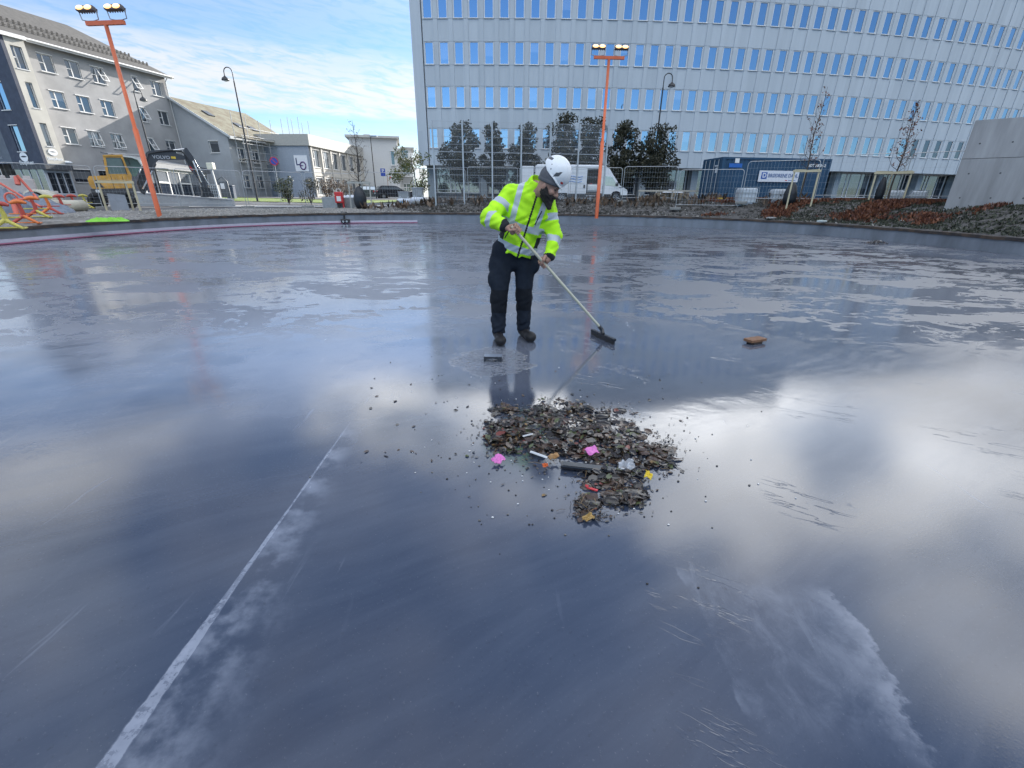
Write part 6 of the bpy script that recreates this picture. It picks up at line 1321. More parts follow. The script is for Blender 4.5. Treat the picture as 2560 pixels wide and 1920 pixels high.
def ellf(c, r, axes=None):
    c = np.array(c, float); A = np.eye(3) if axes is None else np.array([list(q) for q in axes], float)
    def f(X, Y, Z):
        P = [(X-c[0])*A[i][0]+(Y-c[1])*A[i][1]+(Z-c[2])*A[i][2] for i in range(3)]
        k0 = np.sqrt(sum((P[i]/r[i])**2 for i in range(3))); return (k0-1)*min(r)
    return f
def smin(a, b, k): h = np.clip(0.5+0.5*(b-a)/k, 0, 1); return b*(1-h)+a*h-k*h*(1-h)
def union(fs, k):
    def f(X, Y, Z):
        d = fs[0](X, Y, Z)
        for g_ in fs[1:]: d = smin(d, g_(X, Y, Z), k)
        return d
    return f
def wrinkle(X, Y, Z, s=1.0):
    return 0.0055*s*(np.sin(31*Z+14*X+5*np.sin(19*Y+9*X))+0.7*np.sin(47*X-22*Z+4*np.sin(23*Z)))
WORK = thing('person', 'person in lime hi vis jacket, dark trousers and white helmet pushing a squeegee', 'person', (0.0, 4.68, 0.0))
wo = np.array([0.0, 4.68, 0.0])
def body_obj(name, vf, m, parent=WORK, matfn=None, smooth=True):
    v, f = vf; me = bpy.data.meshes.new(name); me.from_pydata((v-wo).tolist(), [], f.tolist()); o = link_mesh(name, me, m, parent)
    me.polygons.foreach_set('use_smooth', [smooth]*len(f))
    if matfn is not None: me.polygons.foreach_set('material_index', matfn(v[f].mean(1)).astype(np.int32))
    me.update(); return o
J = {k: np.array(atY(*q)) for k, q in dict(shR=(1270, 482, 4.70), shL=(1378, 502, 4.68), elR=(1222, 545, 4.56), wrR=(1263, 566, 4.44), elL=(1386, 590, 4.63), wrL=(1374, 641, 4.52), hipR=(1255, 640, 4.76), hipL=(1314, 640, 4.80), knR=(1247, 745, 4.67), knL=(1310, 740, 4.76), anR=(1246, 828, 4.66), anL=(1309, 826, 4.79), waist=(1289, 626, 4.77), neck=(1335, 478, 4.63), Hc=(1372, 463, 4.50)).items()}
# trousers
tr = union([cap(J['hipR']+[0.05, 0, -0.05], J['hipL']+[-0.05, 0, -0.05], 0.105, 0.105), cap(J['hipR']+[0.02, 0, 0.06], J['hipL']+[-0.02, 0, 0.06], 0.125, 0.125), cap(J['hipR']+[0.015, 0, 0.02], J['knR'], 0.112, 0.088), cap(J['knR'], J['anR']+[0, 0, 0.0], 0.086, 0.074), cap(J['hipL']+[-0.01, 0, 0.02], J['knL'], 0.112, 0.086), cap(J['knL'], J['anL'], 0.084, 0.072),
            ellf(J['hipR']+[-0.085, -0.02, -0.09], (0.055, 0.07, 0.10)), ellf(J['hipL']+[0.10, -0.02, -0.08], (0.05, 0.07, 0.10)), ellf(J['knR']+[-0.07, 0, 0.20], (0.045, 0.06, 0.09))], 0.03)
trf = lambda X, Y, Z: np.maximum(tr(X, Y, Z)+wrinkle(X, Y, Z)*np.clip((0.55-np.abs(Z-0.2))*2, 0.3, 1.2), 0.075-Z)
v_, f_ = surface_nets(trf, (-0.40, 4.48, 0.05), (0.40, 5.02, 1.10), 0.010)
def trm(c):
    kneeR = (np.abs(c[:, 2]-J['knR'][2]+0.02) < 0.12) & (c[:, 1] < J['knR'][1]+0.03); return np.where((np.abs(c[:, 2]-J['knR'][2]+0.02) < 0.12) & (c[:, 1] < 4.76), 1, 0)
body_obj('trousers', (v_, f_), [mat('navy_work_trousers', (0.013, 0.018, 0.028), 0.9, spec=0.2, var=0.25, vscale=12, bump=0.15, bscale=200), mat('black_knee_patch', (0.007, 0.009, 0.013), 0.85, spec=0.2, var=0.2, vscale=10)], matfn=trm)
# boots
def boot(an, heel, toe):
    fs = union([cap(heel, toe, 0.052, 0.048), cap(an+[0, 0, 0.06], heel+[0, 0, 0.03], 0.064, 0.058), ellf(toe+[0, 0, 0.008], (0.056, 0.075, 0.048))], 0.03); return lambda X, Y, Z: np.maximum(fs(X, Y, Z), 0.002-Z)
for an, hl, to in ((J['anR'], np.array([-0.16, 4.69, 0.05]), np.array([-0.125, 4.44, 0.045])), (J['anL'], np.array([0.115, 4.82, 0.05]), np.array([0.195, 4.585, 0.045]))):
    lo = np.minimum(np.minimum(hl, to), an)-[0.1, 0.1, 0.06]; hi = np.maximum(np.maximum(hl, to), an)+[0.1, 0.1, 0.16]; lo[2] = -0.02
    body_obj('boot', surface_nets(boot(an, hl, to), lo, hi, 0.008), [mat('black_boot_leather', (0.010, 0.010, 0.012), 0.6, spec=0.3, var=0.2), mat('boot_sole', (0.008, 0.008, 0.009), 0.8)], matfn=lambda c: (c[:, 2] < 0.03).astype(int))
# jacket
O_ = J['waist']+[0, 0, 0.0]; Tn = J['neck']; ta = Tn-O_; TL = np.linalg.norm(ta); ta = ta/TL; sl = J['shL']-J['shR']; sl = sl-ta*(sl@ta); sl /= np.linalg.norm(sl); nf = np.cross(sl, ta); nf = nf if nf[1] < 0 else -nf
def tor(X, Y, Z):
    P = (X-O_[0], Y-O_[1], Z-O_[2]); a = P[0]*ta[0]+P[1]*ta[1]+P[2]*ta[2]; b = P[0]*sl[0]+P[1]*sl[1]+P[2]*sl[2]; c = P[0]*nf[0]+P[1]*nf[1]+P[2]*nf[2]; return a, b, c
def torso(X, Y, Z):
    a, b, c = tor(X, Y, Z); q = a/TL; w = np.interp(q, [-0.1, 0.0, 0.25, 0.6, 0.85, 1.05], [0.205, 0.208, 0.200, 0.215, 0.195, 0.12]); dp = np.interp(q, [-0.1, 0, 0.3, 0.65, 0.9, 1.05], [0.150, 0.152, 0.148, 0.152, 0.125, 0.085])
    r = (np.sqrt((b/w)**2+(c/dp)**2)-1)*np.minimum(w, dp)*0.9; return np.maximum(r, np.maximum(-a-0.005+0.10*np.clip(np.abs(b)*0, 0, 1), a-TL*1.02))
sleeveR = union([cap(J['shR']+[0.03, 0, -0.02], J['elR'], 0.092, 0.080), cap(J['elR'], J['wrR']-(J['wrR']-J['elR'])*0.12, 0.080, 0.062)], 0.03); sleeveL = union([cap(J['shL']+[-0.045, 0, -0.03], J['elL'], 0.088, 0.072), cap(J['elL'], J['wrL']-(J['wrL']-J['elL'])*0.05, 0.068, 0.058)], 0.025)
collar = cap(J['neck']+[0.0, 0.0, -0.05], J['neck']+[0.030, -0.030, 0.070], 0.100, 0.086)
jk = union([torso, cap(J['shR']+[0.05, 0, -0.01], J['neck']+[-0.05, 0.01, -0.02], 0.088, 0.09), cap(J['shL']+[-0.06, 0, 0], J['neck']+[0.02, 0, -0.04], 0.082, 0.09), sleeveR, sleeveL, collar], 0.035)
neckhole = cap(J['neck']+[0.045, -0.045, 0.085], J['neck']+[0.12, -0.10, 0.24], 0.074, 0.105)
jkf = lambda X, Y, Z: np.maximum(jk(X, Y, Z)+wrinkle(X, Y, Z, 0.9), -neckhole(X, Y, Z))
v_, f_ = surface_nets(jkf, (-0.42, 4.28, 0.76), (0.56, 4.98, 1.66), 0.0065)
def seg_t(c, a, b): d = b-a; t = ((c-a)@d)/(d@d); return t, np.linalg.norm(c-a-np.clip(t, 0, 1)[:, None]*d, axis=1)
def jm(c):
    a, b, cc = tor(c[:, 0], c[:, 1], c[:, 2]); q = a/TL; m = np.zeros(len(c), int)
    tR1, dR1 = seg_t(c, J['shR'], J['elR']); tR2, dR2 = seg_t(c, J['elR'], J['wrR']); tL1, dL1 = seg_t(c, J['shL'], J['elL']); tL2, dL2 = seg_t(c, J['elL'], J['wrL'])
    armR = (np.minimum(dR1, dR2) < 0.115) & ((b < -0.17) | (dR2 < 0.10)); armL = (np.minimum(dL1, dL2) < 0.10) & (b > 0.175-0.02) & (q < 0.93)
    bodyz = ~armR & ~armL
    m[bodyz & (q > 0.05) & (q < 0.165)] = 1; m[bodyz & (q > 0.415) & (q < 0.525)] = 1                       # hem and chest bands
    m[bodyz & (np.abs(np.abs(b+0.0)-0.125-0.02*(q-0.6)) < 0.027) & (q > 0.52)] = 1                            # braces over the shoulders
    m[bodyz & (b < -0.135) & (q > -0.1) & (q < 0.05) ] = 2; m[bodyz & (b < -0.155) & (q < 0.36) & ((q < 0.05) | (q > 0.165))] = 2; m[bodyz & (b > 0.165) & (q < 0.36) & ((q < 0.05) | (q > 0.165))] = 2
    m[bodyz & (np.abs(b-0.035) < 0.009) & (cc > 0.02)] = 2                                                     # zip
    m[bodyz & (np.abs(b-0.115-0.10*(q-0.7)) < 0.006) & (cc > 0.02) & (q > 0.57) & (q < 0.80)] = 2               # chest pocket zip
    m[bodyz & (np.abs(b+0.135-0.15*(q-0.25)) < 0.006) & (cc > 0.0) & (q > 0.19) & (q < 0.34)] = 2
    m[armR & (dR1 < dR2) & (tR1 > 0.34) & (tR1 < 0.52)] = 1; m[armR & (dR2 <= dR1) & (tR2 > 0.10) & (tR2 < 0.34)] = 1
    m[armL & (dL1 < dL2) & (tL1 > 0.36) & (tL1 < 0.56)] = 1; m[armL & (dL2 <= dL1) & (tL2 > 0.10) & (tL2 < 0.38)] = 1
    m[(tR2 > 0.90) & (dR2 < 0.10)] = 2; m[(tL2 > 0.97) & (dL2 < 0.09)] = 2
    return m
hv = mat('hi_vis_fabric', (0.44, 0.84, 0.014), 0.85, var=0.18, vscale=5, bump=0.2, bscale=120); refl = mat('reflective_band', (0.42, 0.47, 0.52), 0.5, var=0.05); jet = mat('black_fabric', (0.012, 0.014, 0.018), 0.85)
body_obj('jacket', (v_, f_), [hv, refl, jet], matfn=jm)
# squeegee first, so that the hands can close on it
ST, SB = np.array(atY(1283, 570, 4.395)), np.array([0.985, 4.73, 0.10]); sd_ = (SB-ST)/np.linalg.norm(SB-ST)
# head, hands and the body under the clothes: one mesh
hh = np.array([0.93, -0.36, 0.0]); hh /= np.linalg.norm(hh); ti = R(30); fw = hh*math.cos(ti)-np.array([0, 0, 1])*math.sin(ti); up_ = hh*math.sin(ti)+np.array([0, 0, 1])*math.cos(ti); sd = np.cross(up_, fw); Hc = J['Hc']
H = lambda f, s, u: Hc+fw*f+sd*s+up_*u
ax_h = (fw, sd, up_)
head_fs = [ellf(H(-0.004, 0, 0.02), (0.098, 0.076, 0.112), ax_h), ellf(H(0.028, 0, -0.06), (0.066, 0.060, 0.062), ax_h), ellf(H(0.056, 0, -0.085), (0.036, 0.036, 0.030), ax_h), cap(H(0.088, 0, 0.008), H(0.116, 0, -0.040), 0.011, 0.0145), ellf(H(0.104, 0, -0.046), (0.014, 0.019, 0.010), ax_h),
           cap(H(0.082, -0.036, 0.022), H(0.082, 0.036, 0.022), 0.014, 0.014), ellf(H(0.066, 0.042, -0.03), (0.026, 0.024, 0.024), ax_h), ellf(H(0.066, -0.042, -0.03), (0.026, 0.024, 0.024), ax_h), cap(H(0.090, -0.018, -0.070), H(0.090, 0.018, -0.070), 0.008, 0.008)]
ears = [ellf(H(-0.012, s*0.079, -0.018), (0.020, 0.009, 0.032), ax_h) for s in (-1, 1)]
neckf = cap(H(-0.03, 0, -0.06), J['neck']+[0, 0, -0.04], 0.058, 0.066)
eyes = [ellf(H(0.092, s*0.033, 0.002), (0.014, 0.015, 0.009), ax_h) for s in (-1, 1)]
hd = union(head_fs, 0.016)
headf = lambda X, Y, Z: smin(np.minimum(smin(np.maximum(hd(X, Y, Z), -union(eyes, 0.004)(X, Y, Z)), ears[0](X, Y, Z), 0.006), smin(hd(X, Y, Z)+0.02, ears[1](X, Y, Z), 0.006)), neckf(X, Y, Z), 0.03)
def fist(cn, dr, wr, flip=1):
    dr = dr/np.linalg.norm(dr); r = wr-cn; r = r-dr*(r@dr); r /= np.linalg.norm(r); e = np.cross(dr, r)*flip; fs = []
    P = lambda o, an, rad: cn+dr*o+(r*math.cos(R(an))+e*math.sin(R(an)))*rad
    for i, (o, ln) in enumerate(((-0.036, 0.9), (-0.012, 1.0), (0.012, 0.97), (0.035, 0.86))):
        k0, k1, k2, k3 = P(o, 62, 0.050), P(o, 118, 0.043), P(o*0.95, 178, 0.030*ln+0.004), P(o*0.9, 238, 0.027)
        fs += [cap(k0, k1, 0.0120, 0.0112), cap(k1, k2, 0.0110, 0.0100), cap(k2, k3, 0.0098, 0.0085), cap(wr, k0, 0.020, 0.0135)]
    th = [P(-0.045, -10, 0.052), P(-0.040, -70, 0.040), P(-0.022, -120, 0.030), P(-0.004, -160, 0.027)]
    fs += [cap(wr, th[0], 0.021, 0.017), cap(th[0], th[1], 0.016, 0.0135), cap(th[1], th[2], 0.0130, 0.0115), cap(th[2], th[3], 0.0112, 0.009), ellf(cn+r*0.040, (0.030, 0.030, 0.030))]
    return union(fs, 0.0065)
hR = ST+sd_*0.03; hL = ST+sd_*((J['wrL'][0]-0.055-ST[0])/sd_[0])
wrR2 = J['wrR']+(J['wrR']-J['elR'])*0.10; wrL2 = J['wrL']+(J['wrL']-J['elL'])*0.10
fR = fist(hR, sd_, wrR2, 1); fL = fist(hL, sd_, wrL2, -1)
armf = lambda f, w, e: (lambda X, Y, Z: smin(f(X, Y, Z), cap(w, w+(e-w)*0.5, 0.026, 0.036)(X, Y, Z), 0.02))
core = union([cap(J['hipR']+[0.02, 0, 0.02], J['hipL']+[-0.02, 0, 0.02], 0.085, 0.085), cap(O_+[0, 0, 0.05], Tn, 0.115, 0.10), cap(J['shR']+[0.03, 0, -0.03], J['shL']+[-0.09, 0, -0.03], 0.05, 0.05), cap(J['shR'], J['elR'], 0.052, 0.042), cap(J['elR'], wrR2, 0.042, 0.028), cap(J['shL']+[-0.06, 0, -0.04], J['elL'], 0.042, 0.038), cap(J['elL'], wrL2, 0.042, 0.028), cap(J['hipR'], J['knR'], 0.085, 0.06), cap(J['knR'], J['anR'], 0.058, 0.04), cap(J['hipL'], J['knL'], 0.085, 0.06), cap(J['knL'], J['anL'], 0.058, 0.04), neckf], 0.03)
parts_ = [surface_nets(core, (-0.4, 4.28, 0.0), (0.56, 5.0, 1.62), 0.018), surface_nets(headf, Hc-[0.18, 0.18, 0.22], Hc+[0.18, 0.18, 0.19], 0.0045), surface_nets(armf(fR, wrR2, J['elR']), hR-[0.14, 0.13, 0.11], hR+[0.10, 0.13, 0.13], 0.004), surface_nets(armf(fL, wrL2, J['elL']), hL-[0.11, 0.12, 0.11], hL+[0.13, 0.13, 0.17], 0.004)]
vv = []; ff = []; n0 = 0
for v, f in parts_: vv.append(v); ff.append(f+n0); n0 += len(v)
skin = mat('skin', (0.34, 0.195, 0.145), 0.55, var=0.12, vscale=30, bump=0.05, bscale=150)
skin.node_tree.nodes['Principled BSDF'].inputs['Subsurface Weight'].default_value = 0.08
body = body_obj('body', (np.concatenate(vv), np.concatenate(ff)), skin)
for s in (-1, 1):
    e = surface_nets(ellf(H(0.082, s*0.033, 0.001), (0.0125, 0.0125, 0.0105), ax_h), H(0.082, s*0.033, 0.001)-0.02, H(0.082, s*0.033, 0.001)+0.02, 0.003); body_obj('eye', e, mat('dark_eye', (0.03, 0.025, 0.022), 0.2))
    body_obj('eyebrow', surface_nets(cap(H(0.097, s*0.018, 0.019), H(0.088, s*0.050, 0.020), 0.0055, 0.004), H(0.09, s*0.034, 0.02)-0.04, H(0.09, s*0.034, 0.02)+0.04, 0.003), mat('beard_hair', (0.014, 0.012, 0.012), 0.85, var=0.3, vscale=40, bump=0.5, bscale=160))
# beard
bt = np.array(atY(1373, 519, 4.475)); bf = union([ellf(H(0.030, 0, -0.078), (0.070, 0.069, 0.060), ax_h), ellf(H(-0.005, 0, -0.055), (0.045, 0.076, 0.050), ax_h), cap(H(0.058, 0, -0.105), bt, 0.056, 0.022), cap(H(0.096, -0.030, -0.062), H(0.104, 0, -0.058), 0.010, 0.012), cap(H(0.104, 0, -0.058), H(0.096, 0.030, -0.062), 0.012, 0.010), cap(H(0.0, -0.07, -0.02), H(0.04, -0.062, -0.07), 0.014, 0.02)], 0.02)
face_open = ellf(H(0.088, 0, -0.012), (0.060, 0.056, 0.046), ax_h)
bff = lambda X, Y, Z: np.maximum(bf(X, Y, Z)+0.0035*np.sin(160*X+60*Z)*np.sin(140*Y-50*Z), -face_open(X, Y, Z))
body_obj('beard', surface_nets(bff, Hc-[0.16, 0.16, 0.28], Hc+[0.20, 0.16, 0.08], 0.005), MATS['beard_hair'])
# beanie and helmet
bn = union([ellf(H(-0.006, 0, 0.040), (0.110, 0.090, 0.125), ax_h), ellf(H(-0.03, 0, 0.07), (0.095, 0.085, 0.10), ax_h)], 0.02)
def beanie(X, Y, Z):
    P = (X-Hc[0], Y-Hc[1], Z-Hc[2]); u = P[0]*up_[0]+P[1]*up_[1]+P[2]*up_[2]; f = P[0]*fw[0]+P[1]*fw[1]+P[2]*fw[2]; lim = 0.020+0.16*(f-0.02); d = np.maximum(bn(X, Y, Z), lim-u)
    hem = np.maximum(bn(X, Y, Z)-0.005, np.abs(u-lim-0.012)-0.013); return np.minimum(d, hem)
body_obj('beanie', surface_nets(beanie, Hc-[0.2, 0.18, 0.14], Hc+[0.2, 0.18, 0.24], 0.006), mat('grey_knit', (0.085, 0.09, 0.105), 0.9, var=0.15, vscale=40, bump=0.3, bscale=220))
tl = R(47); fh = hh*math.cos(tl)-np.array([0, 0, 1])*math.sin(tl); uh = hh*math.sin(tl)+np.array([0, 0, 1])*math.cos(tl); Rm = np.array(atY(1386, 436, 4.505)); ax_k = (fh, sd, uh)
dome = ellf(Rm+uh*0.02, (0.142, 0.112, 0.140), ax_k); inner = ellf(Rm+uh*0.02, (0.132, 0.102, 0.130), ax_k)
def hl_(X, Y, Z):
    P = (X-Rm[0], Y-Rm[1], Z-Rm[2]); u = P[0]*uh[0]+P[1]*uh[1]+P[2]*uh[2]; f = P[0]*fh[0]+P[1]*fh[1]+P[2]*fh[2]; s = P[0]*sd[0]+P[1]*sd[1]+P[2]*sd[2]
    rib = 0.004*np.clip(np.cos(s*42), 0, 1)*(u > 0.03); lim = -0.012-0.20*np.clip(f-0.05, 0, 1)+0.35*np.clip(-f-0.05, 0, 1)
    shell = np.maximum(np.maximum(dome(X, Y, Z)-rib, -inner(X, Y, Z)), lim-u); brim = np.maximum(np.maximum(dome(X, Y, Z)-0.016*np.clip((f+0.02)*9, 0, 1), -inner(X, Y, Z)), np.abs(u-lim-0.006)-0.006); return np.minimum(shell, brim)
def helm_m(c):
    P = c-Rm; u = P@uh; f = P@fh; s = P@sd; m = np.zeros(len(c), int)
    for f0, u0, ln in ((0.045, 0.040, 1), ): m[(np.abs(f-f0-0.35*(u-u0)) < 0.020*(1-np.abs(u-u0)/0.045)) & (np.abs(u-u0) < 0.045) & (np.abs(s) > 0.05)] = 1
    m[(f < -0.085) & (u > 0.045+0.5*(f+0.14)) & (u < 0.075+0.35*(f+0.14)) & (np.abs(s) > 0.02)] = 1
    for f0, u0 in ((-0.055, 0.055), (-0.03, 0.025)): m[((f-f0)**2+(u-u0)**2 < 0.0055**2) & (np.abs(s) > 0.05)] = 1
    m[((f-0.118)**2+(u-0.015)**2 < 0.011**2)] = 2
    return m
body_obj('helmet', surface_nets(hl_, Rm-[0.21, 0.19, 0.2], Rm+[0.22, 0.19, 0.22], 0.0045), [mat('white_helmet', (0.72, 0.74, 0.76), 0.3, var=0.04, vscale=14), mat('helmet_grey', (0.07, 0.075, 0.085), 0.5), red_s], matfn=helm_m)
watch = MB(); wd_ = Vector(J['wrL']-J['elL']).normalized(); wp = Vector(J['wrL']-wo); watch.tube([wp-wd_*0.012, wp+wd_*0.012], [0.052, 0.050], 16); obj('cuff', watch, jet, WORK)
# squeegee
t = thing('squeegee', 'long pale handled black floor squeegee held by the worker', 'squeegee', (1.0, 4.69, 0.0)); so = np.array([1.0, 4.69, 0.0])
obj('handle', MB().tube([Vector(ST-sd_*0.02-so), Vector(ST+sd_*0.5-so), Vector(SB-so)], 0.0145, 12), mat('pale_wood_handle', (0.52, 0.50, 0.39), 0.55, var=0.08, vscale=9), t)
e0, e1 = Vector((0.905, 4.88, 0)), Vector((1.085, 4.50, 0)); e0, e1 = e0-Vector(so), e1-Vector(so); dd = (e1-e0).normalized(); pp = Vector((dd.y, -dd.x, 0))
obj('head', MB().bar(e0+Vector((0, 0, 0.050)), e1+Vector((0, 0, 0.050)), 0.034, 0.026), mat('black_plastic_wet', (0.014, 0.015, 0.018), 0.25), t)
obj('rubber_blade', MB().bar(e0+Vector((0, 0, 0.019))+pp*0.005, e1+Vector((0, 0, 0.019))+pp*0.005, 0.016, 0.036), mat('black_rubber', (0.010, 0.010, 0.012), 0.4), t)
mid = (e0+e1)*0.5; obj('socket', MB().tube([Vector(SB-so)-Vector(sd_)*0.06, Vector(SB-so), mid+Vector((0, 0, 0.06))], [0.02, 0.022, 0.02], 10), mat('black_plastic_wet', (0.014, 0.015, 0.018), 0.25), t)

# ================================================================== LEAF LITTER ON THE FLOOR
LM = [mat('litter_brown', (0.060, 0.038, 0.028), 0.25, var=0.3, vscale=20), mat('litter_dark', (0.018, 0.015, 0.014), 0.2, var=0.3, vscale=20), mat('litter_green', (0.070, 0.085, 0.035), 0.35, var=0.3, vscale=20), mat('litter_grey', (0.12, 0.11, 0.098), 0.35, var=0.3, vscale=20), mat('litter_tan', (0.19, 0.12, 0.05), 0.4, var=0.3, vscale=20), mat('litter_red', (0.13, 0.028, 0.02), 0.35, var=0.3, vscale=20)]
def leaf(mb, rng, x, y, z, s, k, tilt):
    mb.k = k; M = Matrix.Translation((x, y, z)) @ Matrix.Rotation(rng.uniform(0, 6.28), 4, 'Z') @ Matrix.Rotation(rng.gauss(0, tilt), 4, 'X') @ Matrix.Rotation(rng.gauss(0, tilt), 4, 'Y'); mb.M = M
    w = s*rng.uniform(0.18, 0.46); c = s*rng.uniform(-0.04, 0.14); j = lambda: rng.uniform(0.75, 1.2)
    vs = [(-s*0.55, 0, c*0.5), (-s*0.25, w*0.8*j(), c*0.7*j()), (s*0.15, w*j(), c*j()), (s*0.6, 0, c*0.3), (s*0.15, -w*j(), c*j()), (-s*0.25, -w*0.8*j(), c*0.7*j()), (-s*0.2, 0, 0), (s*0.2, 0, 0)]
    mb.add(vs, [(0, 6, 1), (1, 6, 7, 2), (2, 7, 3), (0, 5, 6), (5, 4, 7, 6), (4, 3, 7)], False)
rng = random.Random(17); mb = MB()
blobs = [(1420, 1095, 185, 62, 900), (1400, 1022, 88, 26, 230), (1560, 1130, 120, 58, 500), (1255, 1085, 48, 52, 230), (1330, 1065, 100, 40, 300), (1530, 1190, 85, 40, 220), (1555, 1248, 62, 32, 140), (1462, 1262, 30, 26, 90), (1480, 1292, 50, 12, 40), (1655, 1145, 42, 42, 120), (1520, 1040, 80, 26, 50), (1270, 1028, 45, 20, 70)]
for cx, cy, rx, ry, n in blobs:
    for _ in range(int(n*1.15)):
        while True:
            u, v = rng.gauss(0, 0.5), rng.gauss(0, 0.5)
            if u*u+v*v < 1.1: break
        p = atZ(cx+u*rx, cy+v*ry, 0.0)
        if mnoise.noise((p.x*7.5, p.y*7.5, 1.3)) < rng.uniform(-0.35, 0.12): continue
        hgt = 0.038*max(0, 1-(u*u+v*v))*(1.3 if n > 200 else 0.5); k = rng.choices(range(6), (38, 44, 6, 7, 2, 3))[0]
        leaf(mb, rng, p.x, p.y, 0.006+rng.random()**1.4*hgt, (rng.uniform(0.010, 0.03) if rng.random() < 0.5 else rng.uniform(0.03, 0.068)), k, 0.2)
mb.M = Matrix.Identity(4)
for _ in range(46):                                              # matted lumps of rotted leaf
    cx, cy, rx, ry, n = rng.choices(blobs, [b[4] for b in blobs])[0]; p = atZ(cx+rng.gauss(0, 0.36)*rx, cy+rng.gauss(0, 0.36)*ry); s_ = rng.uniform(0.03, 0.085); mb.k = rng.choice((1, 1, 0)); o = len(mb.v); mb.ell((0, 0, 0), (s_, s_*rng.uniform(0.5, 0.9), rng.uniform(0.010, 0.026)), 14, 8); ph = rng.uniform(0, 9)
    for q_ in range(o, len(mb.v)): vx, vy, vz = mb.v[q_]; f_ = 1+0.45*mnoise.noise((vx*30+ph, vy*30, vz*60)); mb.v[q_] = (p.x+vx*f_, p.y+vy*f_, 0.002+max(vz*f_, -0.001))
mb.k = 1
for cx, cy, rx, ry, n in blobs:
    for _ in range(int(n*1.1)):
        p = atZ(cx+rng.gauss(0, 0.55)*rx, cy+rng.gauss(0, 0.55)*ry); s_ = rng.uniform(0.004, 0.016); an = rng.uniform(0, 6.28); c_, d_ = math.cos(an)*s_, math.sin(an)*s_; mb.k = rng.choice((0, 1, 1, 3)); q_ = rng.uniform(0.12, 0.5)
        mb.add([(p.x-c_, p.y-d_, 0.003), (p.x+d_*q_, p.y-c_*q_, 0.005), (p.x+c_, p.y+d_, 0.004), (p.x-d_*q_, p.y+c_*q_, 0.007)], [(0, 1, 2, 3)])
for _ in range(170):
    cx, cy, rx, ry, n = rng.choice(blobs); p = atZ(cx+rng.gauss(0, 0.5)*rx, cy+rng.gauss(0, 0.5)*ry); an = rng.uniform(0, 6.28); L_ = rng.uniform(0.02, 0.08); mb.k = rng.choice((0, 1, 3, 4)); q_ = p+Vector((math.cos(an)*L_, math.sin(an)*L_, 0)); z_ = rng.uniform(0.006, 0.03)
    mb.tube([(p.x, p.y, z_), ((p.x+q_.x)/2+rng.uniform(-.006, .006), (p.y+q_.y)/2, z_+0.006), (q_.x, q_.y, z_)], 0.0013, 4, False)
tag(obj('leaf_litter', mb, LM), 'heap of wet brown leaves swept together on the floor in front of the worker', 'leaves', None, 'stuff')
mb = MB()
for _ in range(75):
    if rng.random() < 0.62: x, y = 1440+rng.gauss(0, 190), 1100+rng.gauss(0, 85)
    else: x, y = rng.uniform(900, 1320), rng.uniform(900, 1180)
    p = atZ(x, y); leaf(mb, rng, p.x, p.y, 0.004, rng.uniform(0.012, 0.036), rng.choices(range(6), (45, 28, 4, 18, 3, 2))[0], 0.18)
mb.M = Matrix.Identity(4); mb.k = 3
for _ in range(300):
    x, y = (1450+rng.gauss(0, 200), 1130+rng.gauss(0, 100)) if rng.random() < 0.75 else (rng.uniform(1000, 1700), rng.uniform(820, 1300)); p = atZ(x, y); s = rng.uniform(0.003, 0.0075); mb.k = rng.choice((1, 3, 3, 6)); mb.ell((p.x, p.y, s*0.4), (s, s*0.8, s*0.6), 6, 4)
tag(obj('scattered_leaves', mb, LM+[mat('white_crumb', (0.6, 0.6, 0.6), 0.5)]), 'single wet leaves and crumbs strewn around the leaf heap', 'leaves', None, 'stuff')
mb = MB(); rng = random.Random(40); p0 = atZ(2192, 608)
for _ in range(170):
    x, y = rng.gauss(0, 0.17), rng.gauss(0, 0.09); leaf(mb, rng, p0.x+x, p0.y+y, 0.006+0.10*rng.random()*max(0, 1-(x/0.35)**2-(y/0.2)**2), rng.uniform(0.03, 0.08), rng.choices(range(6), (30, 55, 2, 8, 2, 3))[0], 0.5)
tag(obj('leaf_clump', mb, LM), 'small dark clump of wet leaves far right near the rink wall', 'leaves', None, 'stuff')
# the odd bits of rubbish in the heap
pink = mat('pink_paper', (0.58, 0.16, 0.44), 0.5, var=0.15, vscale=30)
def scrap(name, label, cat, px, py, sx, sy, m, h, seed, rz, z=0.03):
    p = atZ(px, py, z); mb = MB(); n = 10; vs = []
    for j in range(n+1):
        for i in range(n+1):
            u, v = i/n*2-1, j/n*2-1; vs.append((u*sx*(1+0.25*mnoise.noise((u*2, v*2, seed))), v*sy*(1+0.25*mnoise.noise((u*2, v*2, seed+9))), h*(0.6+0.9*mnoise.noise((u*1.6+seed, v*1.6, seed)))))
    f = [(j*(n+1)+i, j*(n+1)+i+1, (j+1)*(n+1)+i+1, (j+1)*(n+1)+i) for j in range(n) for i in range(n)]
    N = len(vs); vs2 = vs+[(x, y, zz-0.003) for x, y, zz in vs]; mb.add(vs2, f+[tuple(N+k for k in reversed(q)) for q in f])
    o = obj(name, mb, m); o.location = p; o.rotation_euler = (R(14), R(-6), rz); return tag(o, label, cat)
scrap('paper_scrap', 'bright pink crumpled paper scrap in the middle of the leaf heap', 'paper scrap', 1479, 1128, 0.035, 0.030, pink, 0.016, 3, 0.4, 0.05); scrap('paper_scrap', 'magenta pink paper scrap at the left edge of the leaf heap', 'paper scrap', 1245, 1150, 0.035, 0.028, pink, 0.018, 8, 0.9, 0.02)
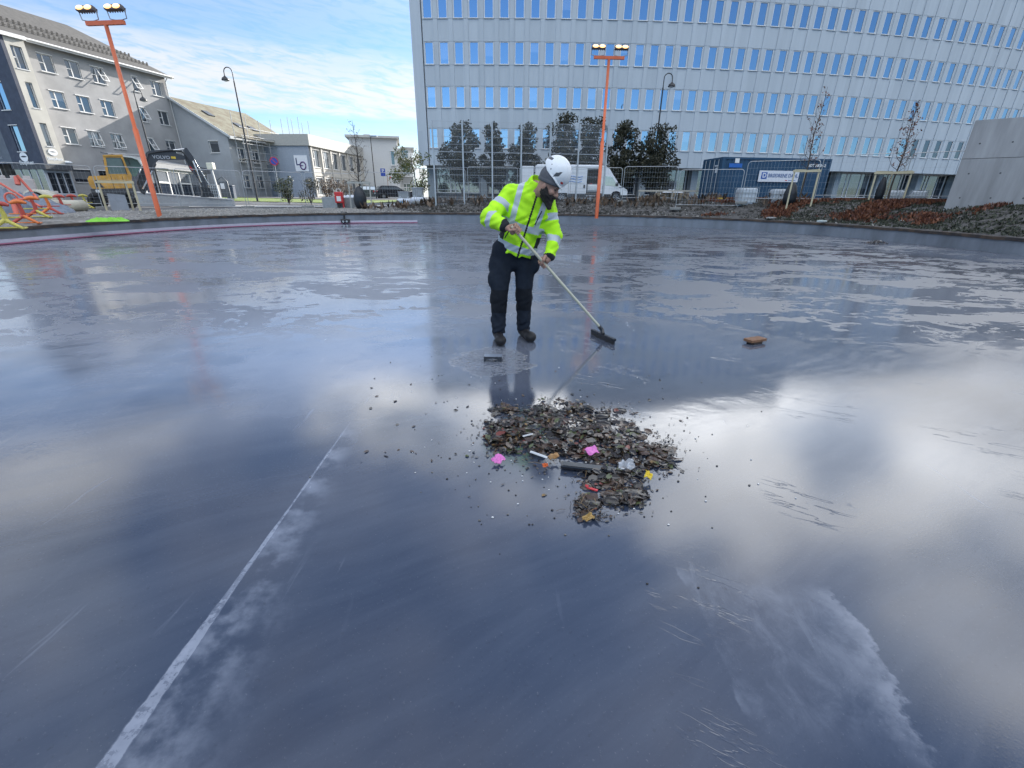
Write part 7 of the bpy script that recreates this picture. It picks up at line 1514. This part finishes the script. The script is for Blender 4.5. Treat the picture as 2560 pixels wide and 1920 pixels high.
scrap('yellow_leaf', 'bright yellow leaf on the right of the leaf heap', 'leaf', 1620, 1190, 0.024, 0.020, mat('yellow_leaf', (0.62, 0.46, 0.03), 0.5, var=0.2), 0.02, 5, 1.2, 0.035); scrap('orange_leaf', 'small orange leaf below the white strip', 'leaf', 1363, 1165, 0.016, 0.013, mat('orange_leaf', (0.55, 0.12, 0.03), 0.5), 0.014, 6, 0.2, 0.02); scrap('tan_leaf', 'tan curled leaf beside the white strip', 'leaf', 1384, 1143, 0.032, 0.018, mat('tan_leaf', (0.30, 0.17, 0.07), 0.5, var=0.3), 0.02, 12, 0.3, 0.03)
scrap('plastic_bag', 'crumpled clear plastic bag at the right end of the black board', 'plastic bag', 1565, 1170, 0.045, 0.034, mat('clear_plastic', (0.40, 0.41, 0.43), 0.15, var=0.3, vscale=30), 0.045, 15, 0.1, 0.03); scrap('ochre_leaf', 'ochre leaf at the bottom tip of the leaf heap', 'leaf', 1470, 1296, 0.028, 0.015, mat('ochre_leaf', (0.30, 0.19, 0.06), 0.5, var=0.3), 0.018, 21, 0.5, 0.012)
def stick_bit(name, label, cat, a, b, w, h, m, extra=None, z=0.03):
    A, B = atZ(a[0], a[1], z), atZ(b[0], b[1], z); d_ = B-A; L = math.hypot(d_.x, d_.y); t = thing(name, label, cat, (A.x, A.y, z-h), math.atan2(d_.y, d_.x)); obj('body', MB().cbox(0, L, -w/2, w/2, 0, h, min(w, h)*0.2), m, t)
    if extra: obj(extra[0], MB().box(L*extra[1], L*extra[2], -w*0.36, w*0.36, h+0.0003, h+0.002), extra[3], t)
stick_bit('white_strip', 'thin white plastic strip lying across the leaf heap', 'strip', (1326, 1128), (1368, 1143), 0.016, 0.006, white_p, ('groove', 0.05, 0.95, mat('pale_groove', (0.5, 0.52, 0.55), 0.5)), 0.035); stick_bit('white_strip', 'short pale strip in the upper left of the leaf heap', 'strip', (1307, 1090), (1332, 1084), 0.011, 0.005, white_p, ('groove', 0.1, 0.9, mat('pale_groove', (0.5, 0.52, 0.55), 0.5)), 0.04)
stick_bit('black_board', 'wet black board strip lying in front of the leaf heap', 'board', (1403, 1158), (1536, 1173), 0.055, 0.02, mat('wet_black_board', (0.012, 0.013, 0.017), 0.2), ('wet_film', 0.03, 0.97, mat('board_sheen', (0.02, 0.024, 0.03), 0.08)), 0.035)
p = atZ(1483, 1222, 0.012); t = thing('red_tag', 'small red plastic tag at the front of the leaf heap', 'tag', (p.x, p.y, 0.006), -0.5); obj('tag', MB().cbox(-0.035, 0.025, -0.008, 0.008, 0, 0.007, 0.002), mat('red_tag_plastic', (0.48, 0.03, 0.04), 0.35), t); obj('head', MB().ell((-0.038, 0.004, 0.008), (0.013, 0.010, 0.008), 10, 6), mat('red_tag_plastic', (0.48, 0.03, 0.04), 0.35), t)
